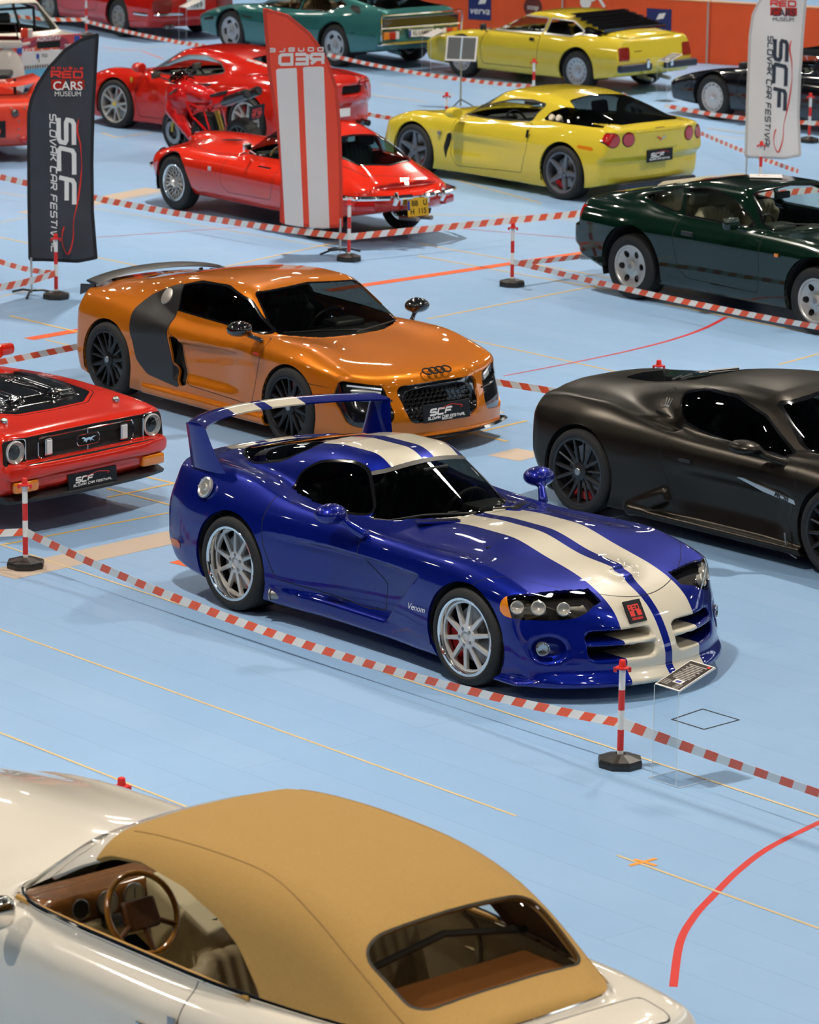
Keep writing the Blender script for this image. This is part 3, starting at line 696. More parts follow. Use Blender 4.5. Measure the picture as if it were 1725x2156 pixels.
# ------------------------------------------------------------------ hoarding at the back
ORG = mat('orange_hoarding', (.72, .085, .015), .75, noise=.12, nscale=3)
wa = at(1500, 4, 1.0); wb_ = at(1725, 17, 1.0); wd = (wb_-wa).normalized(); wn = Vector((-wd.y, wd.x, 0)); wn = wn if wn.y < 0 else -wn
tdir = math.atan2(wd.y, wd.x)
def hpos(px, py):   # point of the hoarding face seen at a pixel
    best = None
    for z in (0., 1.):
        pass
    X = at(px, py, 0.); o = Vector((0, 0, CAMH)); d = (X-o); t = (wa-o).dot(wn)/d.dot(wn); return o+d*t
for k, (s0, s1) in enumerate(((-5.28, -2.6), (-2.58, -.02), (0, 2.6), (2.62, 5.2), (5.22, 7.8))):
    root = empty('advertising_hoarding', wa+wd*((s0+s1)/2)-Vector((0, 0, 1.0)), tdir)
    lab = ['orange hoarding panel with the blue square sticker left of the yellow louvred coupe', 'orange hoarding panel behind the yellow louvred coupe, left of the grey joint', 'orange hoarding panel right of the grey joint, behind the black wedge coupe', 'orange hoarding panel behind the white feather flag', 'orange hoarding panel at the right edge beyond the white flag'][k]
    tag(root, lab, 'hoarding', 'orange hoardings along the back')
    b = MB(); b.rbox((0, 0, .5), (s1-s0, .08, 1.0), .01); b.build('panel', ORG, root, smooth=False)
    b = MB(); b.rbox((0, 0, 1.01), (s1-s0, .10, .025), .008); b.build('top_rail', mat('pale_orange_rail', (.80, .45, .25), .6), root, smooth=False)
    b = MB(); b.box((s1-s0)/2-.03 and ((s1-s0)/2-.03, 0, .5), (.03, .085, 1.0)); b.build('post', mat('grey_post', (.35, .33, .30), .6), root, smooth=False)
    def sticker(px, py, w_, h_, m, parent=root, nm='sticker', off=.045):
        p = hpos(px, py); L_ = (p-root.location); u = L_.dot(wd); b = MB(); b.box((0, 0, 0), (w_, h_, .004)); q = b.build(nm, m, parent, smooth=False); place(q, (u, -off if wn.dot(Vector((math.sin(tdir), -math.cos(tdir), 0))) > 0 else off, p.z), (1, 0, 0), (0, 0, 1)); return q
    BLU = mat('navy_sticker', (.012, .02, .12), .5)
    if k == 0: st = sticker(1013, 15, .42, .42, BLU); font_text('verva', .17, WHITE, 'lettering', st, (0, -.06, .003), shear=.15, bold=.0015); b = MB(); b.prism([(-.03, .05), (.10, .07), (.14, .18), (.02, .17)], .002, .004, 'z'); b.build('flag_mark', [WHITE], st, smooth=False)
    if k == 1:
        st = sticker(1125, 15, .01, .01, ORG); b = MB(); b.lathe([(.17, .0), (.17, .004), (0, .004)], 28, 'z'); o = b.build('round_sticker', mat('maroon_sticker', (.12, .02, .015), .5), st); font_text('stop', .12, WHITE, 'lettering', st, (0, -.0, .006))
        st = sticker(1250, 5, .01, .01, ORG); b = MB(); b.lathe([(.10, .0), (.10, .004), (0, .004)], 20, 'z', (-.12, 0, 0)); b.build('white_mark', WHITE, st); b = MB(); ribbon(b, [(-.02, .03), (.10, .10), (.22, -.06)], .05, .004); b.build('white_mark', WHITE, st, smooth=False)
    if k == 4 - 0 and False: pass
    if k == 1: st = sticker(1390, 44, .44, .40, BLU); b = MB(); b.prism([(-.05, .02), (.08, .05), (.12, .14), (.0, .12)], .002, .004, 'z'); b.build('flag_mark', WHITE, st, smooth=False)
# ------------------------------------------------------------------ a car body from its side, plan and section curves
def mkF(zc, fen, wp, tk, zb, nose, tail, yf=.70, sf=.20, edge=.78, drop=.3, kt=.09, kn=.07, gr=None, kb=None, post=None, low_post=None):
    def low(x, y, z):
        a = np.abs(y); c = zc(x)
        top = c-.02*y*y+(fen(x)-c+.018)*np.exp(-((a-yf)/sf)**2)*(1. if True else 0)-drop*np.maximum(a-edge, 0)
        f = smax(z-top, a-(wp(x)-tk(z)), kt)
        f = smax(f, x-nose(a, z), kn); f = smax(f, tail(a, z)-x, kn); f = smax(f, zb(x)-z, .03)
        return low_post(f, x, a, z) if low_post else f
    def green(x, y, z):
        a = np.abs(y); z0, xb, sb, z1, xt, st = gr['ws']; k = np.clip((z-z0)/(z1-z0), -.4, 1.4)
        xw = xb+(xt-xb)*k-(sb*(1-k)+st*k)*y*y
        ws = (x-xw)/math.hypot(1, (xt-xb)/(z1-z0))
        roof = (z-gr['roof'](x)+gr.get('rc', .08)*y*y)/1.03
        w, tum, zz = gr['side']; side = (a-(w(x)-tum*(z-zz)))/math.hypot(1, tum)
        f = smax(roof, ws, gr.get('k1', .05)); f = smax(f, side, gr.get('k2', .12))
        if 'rear' in gr: # separate back window plane
            z0, xb, sb, z1, xt, st = gr['rear']; k = np.clip((z-z0)/(z1-z0), -.4, 1.4)
            f = smax(f, ((xb+(xt-xb)*k+(sb*(1-k)+st*k)*y*y)-x)/math.hypot(1, (xt-xb)/(z1-z0)), gr.get('k1', .05))
        f = smax(f, zz-.16-z, .03); return smax(f, gr.get('end', -2.)-x, .05)
    kb = kb or (lambda x: .03)
    def F(x, y, z):
        f = smin(low(x, y, z), green(x, y, z), kb(x)) if gr else low(x, y, z)
        return post(f, x, np.abs(y), z) if post else f
    return F
def sym(P): return list(P)+[(-y, z) for y, z in reversed(P)]
def on(root, m, p, n, r=.05, d=.02, name='round_lamp', mats=None, seg=24, prof=None, parent=None):
    """small round fitting facing n"""
    b = MB(); b.sm = True; st = len(b.V)
    b.lathe(prof or [(r, -.03), (r, .0), (r*.85, d*.5), (r*.4, d), (0, d)], seg, 'z')
    b.xf(st, Matrix.Translation(p) @ Vector((0, 0, 1)).rotation_difference(Vector(n).normalized()).to_matrix().to_4x4())
    return b.build(name, mats or [m], parent or root)
def mirror_blob(root, f, lo, hi, m, name='door_mirror', h=.016, sides=(1, -1)):
    o = blob(name, f, lo, hi, h, m); me = o.data; bpy.data.objects.remove(o)
    for s_ in sides:
        q = me
        if s_ < 0: q = me.copy(); q.transform(Matrix.Scale(-1, 4, (0, 1, 0))); q.flip_normals()
        o = bpy.data.objects.new(name, q); C.objects.link(o); o.parent = root
def ray_r(F, cx, cy, dx, dy, z):
    r = np.linspace(.2, 1.3, 700); v = F(cx+dx*r, cy+dy*r, np.full(700, z)); k = np.argmax(v > 0); return float(r[k])
def surf_y(F, x, z, y0=1.2):
    ys = np.linspace(y0, 0, 600); v = F(np.full(600, x), ys, np.full(600, z)); k = np.argmax(v < 0); return float(ys[k])
# ------------------------------------------------------------------ posts, barrier tape, flags, stands
PW = mat('post_white', (.84, .80, .75), .4); PR = mat('post_red', (.72, .025, .018), .35); PB = mat('post_base_black', (.018, .017, .015), .4, bump=.1)
def mk_post():
    r = empty('barrier_post', (0, 0, 0))
    b = MB(); b.sm = True; bands = [(0.05, .10, 0), (.10, .235, 1), (.235, .36, 0), (.36, .49, 1), (.49, .625, 0)]
    for z0, z1, m in bands: b.mi = m; b.lathe([(.0205, z0), (.0205, z1)], 20, 'z')
    b.build('pole', [PW, PR], r)
    b = MB(); b.sm = True; b.lathe([(.022, .62), (.042, .624), (.042, .634), (.024, .637), (.021, .675), (.017, .68), (0, .68)], 20, 'z'); b.sm = False
    for a in (0, math.pi): b.box((.045*math.cos(a), .045*math.sin(a), .618), (.02, .012, .03))
    b.build('cap', PR, r)
    b = MB(); b.lathe([(.142, 0), (.146, .03), (.140, .052), (.05, .078), (.03, .080), (.03, .05)], 8, 'z'); b.xf(0, Matrix.Rotation(math.pi/8, 4, 'Z')); b.build('weighted_base', PB, r)
    return r
P0 = mk_post()
posts = {}
def post(key, xy, lab, rz=0.):
    r = P0 if not posts else copy_tree(P0); r.location = (xy[0], xy[1], 0); r.rotation_euler = (0, 0, rz); posts[key] = Vector((xy[0], xy[1], 0))
    tag(r, lab, 'post', 'red and white barrier posts'); return r
def gp(px, py, z=0.): v = at(px, py, z); return (v.x, v.y)
post('a', (1.325, 22.44), 'red and white barrier post right in front of the blue striped coupe')
post('b', (-2.855, 27.29), 'red and white barrier post in front of the red muscle car')
post('c', (1.065, 39.93), 'red and white barrier post left of the dark green coupe')
post('d', (-.71, 41.45), 'red and white barrier post beside the red feather flag')
post('e', (-3.71, 38.8), 'red and white barrier post at the foot of the black feather flag')
post('f', gp(1388, 758, .68), 'barrier post whose red cap shows above the matt black coupe')
post('g', gp(256, 1637, .68), 'barrier post whose red cap shows above the cream bonnet in the foreground')
post('h', (5.45, 51.95), 'red and white barrier post right of the white feather flag at the right edge')
post('i', gp(1604, 297, .68), 'barrier post standing just in front of the white feather flag')
post('j', gp(1125, 123, .68), 'barrier post in front of the yellow louvred coupe')
post('k', gp(941, 194, .68), 'barrier post behind the yellow coupe, left of its windshield')
post('l', gp(182, 78, .0), 'barrier post at the top left in front of the red coupe with the chrome bumper')
post('m', (5.9, 17.1), 'barrier post beyond the right edge that holds the nearest tape'); post('n', (-6.0, 27.6), 'barrier post beyond the left edge')
TW = mat('tape_white', (.88, .84, .78), .4); TR = mat('tape_red', (.92, .12, .045), .4)
def tape(p0, p1, lab, sag=.06, w_=.06, per=.212, twist=0., t0=0., flip=1):
    p0 = Vector(p0); p1 = Vector(p1); L_ = (p1-p0).length; d = (p1-p0).normalized(); up = Vector((0, 0, 1)); side = d.cross(up).normalized()
    b = MB(); n = max(4, int(L_/(per/6))); V = []
    for i in range(n+1):
        s_ = i/n; c = p0+(p1-p0)*s_; c.z -= sag*4*s_*(1-s_); an = t0+twist*s_+.12*math.sin(s_*L_*1.7)
        a = (up*math.cos(an)+side*math.sin(an))*w_/2; sk = d*(.024*flip)
        V += [c+a+sk, c-a-sk]
    for i in range(n):
        b.mi = 1 if (i//3) % 2 else 0; b.add([V[2*i], V[2*i+1], V[2*i+3], V[2*i+2]], [(0, 1, 2, 3)])
    o = b.build('barrier_tape', [TW, TR], None, smooth=False); 
    md = o.modifiers.new('thickness', 'SOLIDIFY'); md.thickness = .0012
    return tag(o, lab, 'barrier tape', 'red and white barrier tapes')
def P3(k, z=.265): return posts[k]+Vector((0, 0, z))
tape(P3('b', .27), P3('a', .275), 'long barrier tape in front of the blue striped coupe', .16)
tape(P3('a', .275), Vector((4.05, 19.15, .28)), 'nearest barrier tape running from the front post to the right edge', .03, .072, twist=1.05)
tape(P3('n', .27), P3('b', .27), 'barrier tape leaving the left edge in front of the red muscle car', .07)
tape(P3('c'), at(1745, 690, .265)+Vector((1.2, -1.4, .05)), 'barrier tape running in front of the dark green coupe', .07)
tape(P3('c', .24), at(1290, 521, .26)+Vector((1.4, 1.45, 0)), 'barrier tape running behind the dark green coupe', .05, t0=.2)
tape(P3('d'), P3('c', .0)+Vector((3.9, 5.6, .28)), 'barrier tape running right from the red feather flag past the classic coupe', .0, w_=.075)
tape(at(-80, 352, .30), P3('d'), 'barrier tape running left from the red feather flag behind the black flag', .09, w_=.075)
tape(at(-60, 612, .25), P3('e'), 'near barrier tape at the foot of the black feather flag', .03, w_=.075)
tape(at(-60, 525, .30), P3('e'), 'barrier tape seen behind the foot of the black feather flag', .05)
tape(P3('f'), Vector((-2.31, 35.77, .27)), 'barrier tape running behind the nose of the orange coupe to the red cap', .02); tape(Vector((-2.31, 35.77, .27)), Vector((-4.6, 32.9, .27)), 'barrier tape between the orange coupe and the red muscle car', .01)
tape(P3('l', .30), at(-20, 25, .3), 'barrier tape left of the top left post', .05); tape(P3('l', .27), at(445, 93, .27)+Vector((.8, -1.1, 0)), 'barrier tape in front of the red coupe with the chrome bumper', .07)
tape(at(690, 115, .27), P3('j'), 'barrier tape between the teal coupe and the yellow louvred coupe', .07); tape(at(740, 232, .27), at(860, 252, .27), 'short barrier tape between the red and the yellow coupe', .02)
tape(at(1310, 198, .27), P3('i')+Vector((.5, .3, 0)), 'barrier tape left of the white feather flag', .06); tape(P3('h'), at(1790, 252, .27), 'barrier tape at the right edge beyond the white flag', .02); tape(at(1400, 222, .25), P3('h', .27), 'barrier tape crossing behind the white feather flag', .05)
# ------------------------------------------------------------------ feather flags
def flag(base, yaw, outline, mc, mborder, lab, bside, wave=.02, ph=0., deco=None, hem=.035, low=.0):
    """cloth in the local x-z plane, local +y away from the viewer"""
    r = empty('feather_flag', base, yaw); tag(r, lab, 'flag', 'feather flags')
    def wv(u, v): return wave*math.sin(u*9+v*1.6+ph)*min(1, abs(u-bside)*3)+.5*wave*math.sin(v*5.+u*4+ph)*min(1, abs(u-bside)*3)
    P = outline; f = P; us = [p[0] for p in f]; vs = [p[1] for p in f]; u0, u1, v0, v1 = min(us), max(us), min(vs), max(vs)
    h = .025; nu = int((u1-u0)/h)+3; nv = int((v1-v0)/h)+3; V = np.array([(u0-h+i*h, 0, v0-h+j*h) for i in range(nu) for j in range(nv)], float)
    s = Shell.__new__(Shell); s.V = V; s.N = np.tile([0., -1., 0.], (len(V), 1)); s.half = False; s.P = [(i*nv+j, (i+1)*nv+j, (i+1)*nv+j+1, i*nv+j+1) for i in range(nu-1) for j in range(nv-1)]; s.T = ['body']*len(s.P)
    sd = lambda V, N: sdpoly(f, V[:, 0], V[:, 2], .5)
    s.cut(sd, 'cloth', snap=.0005); s.drop('body')
    s.cut(lambda V, N: sdpoly(f, V[:, 0], V[:, 2], .5)+hem, 'in', 'cloth', snap=.0005)
    tags = {'cloth': 1, 'in': 0}
    mats = [mc, mborder]
    if deco: deco(s, tags, mats)
    idx = [i for i, t in enumerate(s.T)]; Vw = [(v[0], wv(v[0], v[2]), v[2]) for v in s.V]
    used = sorted({q for p in s.P for q in p}); rm = {q: k for k, q in enumerate(used)}
    o = mesh_obj('cloth', [Vw[q] for q in used], [tuple(rm[q] for q in p) for p in s.P], mats, r, [tags[t] for t in s.T])
    md = o.modifiers.new('thickness', 'SOLIDIFY'); md.thickness = .002
    return r, wv
def apply_text(r, wv, mb, mats, side=-1, name='print'):
    V = [(x, wv(x, z)+side*.004, z) for x, z, _ in [(v[0], v[1], v[2]) for v in mb.V]]
    o = mesh_obj(name, V, mb.F, mats, r, mb.M, smooth=False); return o
def subdiv_ribbon(mb, pts, w_, seg=.04):
    out = [pts[0]]; ws = []
    for a, b in zip(pts, pts[1:]):
        L_ = math.hypot(b[0]-a[0], b[1]-a[1]); n = max(1, int(L_/seg))
        for k in range(1, n+1): out.append((a[0]+(b[0]-a[0])*k/n, a[1]+(b[1]-a[1])*k/n))
    ribbon(mb, out, w_, 0)
def vtext(mb, text, x, ytop, w, h, sw, gap, skew=.25):
    """text running downwards (turned 90 degrees clockwise): letter height along -x .. +x"""
    cy = ytop
    for ch in text:
        if ch == ' ': cy -= w*.7; continue
        for st in GL[ch]:
            subdiv_ribbon(mb, [(x+p[1]*h, cy-(p[0]*w*(0 if ch == 'I' else 1))-skew*p[1]*h*.5) for p in st], sw)
        cy -= (w*.2 if ch == 'I' else w)+gap
def carline_v(mb, x0, y0, hgt, dep, w_):
    P = [(x0+dep*c[1], y0-hgt*c[0]) for c in CARLINE]; out = [P[0]]
    ws = [.004]
    for i in range(1, len(P)): out.append(P[i]); ws.append(w_ if i < len(P)-2 else w_*.7)
    ws[-1] = .004; ribbon(mb, out, ws, 0)
def ftext_pts(mb, s, size, cx, cy, sx=1., mi=0, bold=0.):
    o = font_text(s, size, WHITE, 'tmp', None, sx=sx, ext=0, bold=bold); me = o.data; b0 = len(mb.V)
    mb.V += [(cx+v.co.x*sx, cy+v.co.y, 0) for v in me.vertices]
    for p in me.polygons: mb.F.append(tuple(b0+i for i in p.vertices)); mb.M.append(mi); mb.S.append(False)
    bpy.data.objects.remove(o)
def scf_print(wv, r, dark, low=0.):
    ink = WHITE if dark else mat('dark_ink', (.03, .035, .05), .5)
    m = MB()
    m.mi = 1; letters(m, 'DOUBLE', -.10, 2.372, .030, .018, .008, .95, 0); letters(m, 'RED', -.10, 2.285, .088, .062, .020, .28, 0)
    m.mi = 0; ftext_pts(m, 'CARS', .125, .065, 2.195, 1., 0, .002); ftext_pts(m, 'MUSEUM', .070, .065, 2.115, 1., 0, 0)
    vtext(m, 'SCF', -.03, 1.87, .245, .155, .046, .065, .45); vtext(m, 'SLOVAK CAR FESTIVAL', -.12, 1.91, .062, .062, .013, .022, .40)
    m.mi = 1; carline_v(m, .13, 1.86, 1.40, .0, .022) if False else None
    P = [(.175, 1.86), (.16, 1.74), (.19, 1.60), (.20, 1.45), (.20, 1.32), (.175, 1.10), (.15, .95), (.12, .80), (.115, .62), (.075, .47), (.04, .46), (-.0, .56), (.0, .66), (.02, .74)]
    ribbon(m, smooth2(P), [.004]+[.012+.006*math.sin(k*.4) for k in range(len(smooth2(P))-2)]+[.004], 0)
    q = MB(); q.mi = 0
    for x0, x1 in ((-.105, .04), (.085, .235)): [q.box((x0+(x1-x0)*(j+.5)/8, 2.215, 0), ((x1-x0)/8, .10, .0005)) for j in range(8)]
    apply_text(r, wv, q, [REDC], -.55, 'print_field'); apply_text(r, wv, m, [ink, REDC])
def smooth2(P): return [(v.x, v.y) for v in smooth([Vector((p[0], p[1], 0)) for p in P], 4)]
DKF = mat('charcoal_flag_cloth', (.035, .038, .048), .55, noise=.5, nscale=3); BKH = mat('black_hem', (.006, .006, .008), .7)
o1 = [(-.03, .36), (-.03, .38), (-.035, 1.0), (-.03, 1.9), (.0, 2.05), (.07, 2.21), (.19, 2.39), (.36, 2.58), (.53, 2.69), (.735, 2.76), (.735, 2.75), (.715, 2.5), (.68, 2.0), (.66, 1.4), (.66, .9), (.70, .42), (.70, .40), (.5, .36), (.3, .36)]
def flag_feet(r, x, m=BLACK, n=3):
    b = MB(); b.sm = True; b.tube([(x, 0, .02), (x, 0, .40)], .012, 8); b.build('pole', mat('silver_pole', (.6, .58, .55), .35, .7), r)
    for k in range(n):
        a = math.tau*k/n+.5; b = MB(); b.tube([(x, 0, .05), (x+.12*math.cos(a), .12*math.sin(a), .05), (x+.26*math.cos(a), .26*math.sin(a), .012)], .012, 6); b.build('foot', m, r)
def centre(dx): return dx
bk = at(68, 626); r, wv = flag((bk.x-.02, bk.y+.12, 0), math.radians(-4), o1, DKF, BKH, 'charcoal feather flag with white and red lettering at the left', 0, .022, 0.)
flag_feet(r, 0)
m0 = [c for c in r.children]
def shift(fn, dx):
    def g(u, v): return fn(u, v)
    return g
class OffR: pass
def print_at(r, wv, dark, dx, sx=1.):
    before = set(o.name for o in r.children); scf_print(lambda u, v: wv(u*sx+dx, v), r, dark)
    for o in r.children:
        if o.name not in before:
            for v in o.data.vertices: v.co.x = v.co.x*sx+dx
print_at(r, wv, True, .335)
# white flag: same cut, far right
WHF = mat('white_flag_cloth', (.82, .77, .73), .6); bk = at(1571, 392); r, wv = flag((bk.x, bk.y, 0), math.radians(-6), [(x*.98+.0, z*1.0+(.12 if z > 2 else 0)) for x, z in o1], WHF, mat('white_hem', (.60, .55, .52), .6), 'white feather flag with dark and red lettering at the right', 0, .02, 1.)
flag_feet(r, 0); print_at(r, wv, False, .335, .98)
# red flag seen from its back: lettering is mirrored, pole on the right
REDF = mat('red_flag_cloth', (.92, .075, .030), .6); REDH = mat('red_hem', (.66, .045, .02), .6)
bk = at(716, 538)
o2 = [(.03, .30), (.02, .9), (.0, 1.4), (-.04, 1.85), (-.13, 2.13), (-.22, 2.30), (-.35, 2.47), (-.60, 2.67), (-.88, 2.75), (-.88, 2.74), (-.82, 2.0), (-.72, 1.4), (-.67, .85), (-.68, .36), (-.68, .34), (-.5, .31), (-.2, .28)]
def deco_red(s, tags, mats):
    mats.append(WHITEF); tags['bar'] = 2
    for a0, a1, b0, b1 in ((-.685, -.40, -.575, -.345), (-.30, -.06, -.25, -.035)):
        P = [(-.70 if a0 < -.5 else -.345, 2.02), (-.425 if a0 < -.5 else -.115, 2.04), (-.375 if a0 < -.5 else -.075, .28), (-.60 if a0 < -.5 else -.285, .30)]
        P = [(-.73, 2.07), (-.50, 2.08), (-.41, .25), (-.615, .25)] if a0 < -.5 else [(-.43, 2.09), (-.20, 2.10), (-.12, .25), (-.345, .25)]
        s.cut(lambda V, N, P=P: sdpoly(P, V[:, 0], V[:, 2], .5), 'bar', ('in', 'cloth'), snap=.0005)
WHITEF = mat('white_flag_bar', (.84, .78, .74), .6)
r, wv = flag((bk.x, bk.y+.12, 0), math.radians(3), o2, REDF, REDH, 'red feather flag with two white bars seen from its back', 0, .022, 2., deco_red, hem=.04)
flag_feet(r, 0, n=4)
m = MB()
letters(m, 'RED', 0, 0, .13, .10, .034, .30, 0); w1 = text_w('RED', .13, .30); n1_ = len(m.V); letters(m, 'DOUBLE', 0, .135, .055, .035, .012, .9, 0); 
V = []
for i, v in enumerate(m.V): V.append((-.21-v[0]*1.02, 2.13+v[1]*1.05+.02*(-v[0]), 0))
m.V = V; m.F = [tuple(reversed(f)) for f in m.F]; m.mi = 0
apply_text(r, wv, m, [WHITEF])
# ------------------------------------------------------------------ acrylic info stands
ACR = glass('acrylic', (.92, .95, .97), .30, .35)
def info_stand(loc, rz, lab, w_=.21, h=.60, dark=True):
    r = empty('info_stand', loc, rz); tag(r, lab, 'info stand')
    b = MB(); b.add([(-w_/2-.03, 0, .004), (w_/2+.03, 0, .004), (w_/2+.03, .26, .004), (-w_/2-.03, .26, .004)], [(0, 1, 2, 3)])
    b.add([(-w_/2, 0, .004), (w_/2, 0, .004), (w_/2, 0, h), (-w_/2, 0, h)], [(0, 1, 2, 3)]); b.add([(-w_/2, 0, h), (w_/2, 0, h), (w_/2, .31, h+.10), (-w_/2, .31, h+.10)], [(0, 1, 2, 3)])
    o = b.build('acrylic_stand', ACR, r, smooth=False)
    b = MB(); AE = mat('acrylic_edge', (.75, .80, .82), .2)
    for x in (-w_/2, w_/2): b.tube([(x, 0, .006), (x, 0, h), (x, .31, h+.10)], .0022, 5)
    b.tube([(-w_/2-.03, 0, .006), (w_/2+.03, 0, .006), (w_/2+.03, .26, .006), (-w_/2-.03, .26, .006)], .0022, 5, closed=True); b.build('polished_edge', AE, r, smooth=False)
    b = MB(); b.rbox((0, 0, 0), (w_, .32, .005), .002); pl = b.build('sign_panel', WHITE, r, smooth=False)
    pl.matrix_local = Matrix.Translation((0, .155, h+.056)) @ Matrix.Rotation(math.atan2(.10, .31), 4, 'X')
    b = MB(); b.box((0, 0, .003), (w_*.93, .30, .001)); b.build('printed_sheet', mat('dark_sheet', (.035, .028, .022), .3) if dark else mat('grey_sheet', (.45, .43, .40), .4), pl, smooth=False)
    b = MB(); random.seed(int(loc[0]*10))
    for k in range(11): L_ = random.uniform(.11, .15); b.mi = 0; b.box((.0, .115-.016*k, .0042), (L_, .006, .0005))
    for k in range(4): b.box((-.055, -.085-.014*k, .0042), (.06, .004, .0005)); b.box((.055, -.10-.014*k, .0042), (.05, .004, .0005))
    b.mi = 1; b.box((.075, .135, .0042), (.02, .018, .0005)); b.mi = 2; b.box((.02, -.075, .0042), (.075, .04, .0005)); b.mi = 3; b.box((.02, -.077, .0047), (.045, .02, .0005))
    b.build('printed_text', [mat('faded_print', (.55, .52, .48), .5), REDC, WHITE, mat('print_blue', (.03, .05, .30), .5)], pl, smooth=False)
    return r
p = (at(1365, 1645)+at(1405, 1660))/2; info_stand((p.x+.04, p.y+.03, 0), AX, 'clear acrylic stand with dark info sheet in front of the blue striped coupe')
p = at(898, 142); info_stand((p.x-.005, p.y-1.08, 0), AX, 'acrylic info stand at the nose of the yellow louvred coupe', dark=False)
p = at(1393, 215); info_stand((p.x, p.y, 0), AX, 'acrylic info stand in front of the black wedge coupe')
p = at(384, 82); info_stand((p.x+.05, p.y-.7, 0), AX, 'acrylic info stand at the nose of the teal coupe', dark=False)
# music-stand style board
p = at(970, 226); r = empty('board_stand', (p.x, p.y, 0), math.radians(-8)); tag(r, 'dark board on a thin metal stand behind the yellow coupe with round lamps', 'stand')
b = MB(); b.sm = True; b.tube([(0, 0, .02), (0, 0, .80)], .013, 8); b.build('pole', mat('brass_pole', (.45, .36, .22), .35, .8), r)
for k in range(3): a = k*math.tau/3; b = MB(); b.tube([(0, 0, .12), (.2*math.cos(a), .2*math.sin(a), .015)], .01, 6); b.build('foot', BLACK, r)
b = MB(); b.rbox((0, 0, 0), (.46, .40, .02), .006); f = b.build('board_frame', mat('pale_frame', (.62, .60, .57), .5), r, smooth=False); f.matrix_local = Matrix.Translation((.0, 0, .86)) @ Matrix.Rotation(math.radians(58), 4, 'X')
b = MB(); b.box((0, 0, .0105), (.41, .35, .002)); b.build('dark_board', mat('slate_board', (.06, .07, .075), .4), f, smooth=False); b = MB(); b.box((0, 0, .012), (.02, .35, .002)); b.build('pale_strip', mat('pale_blue_strip', (.45, .58, .68), .4), f, smooth=False)
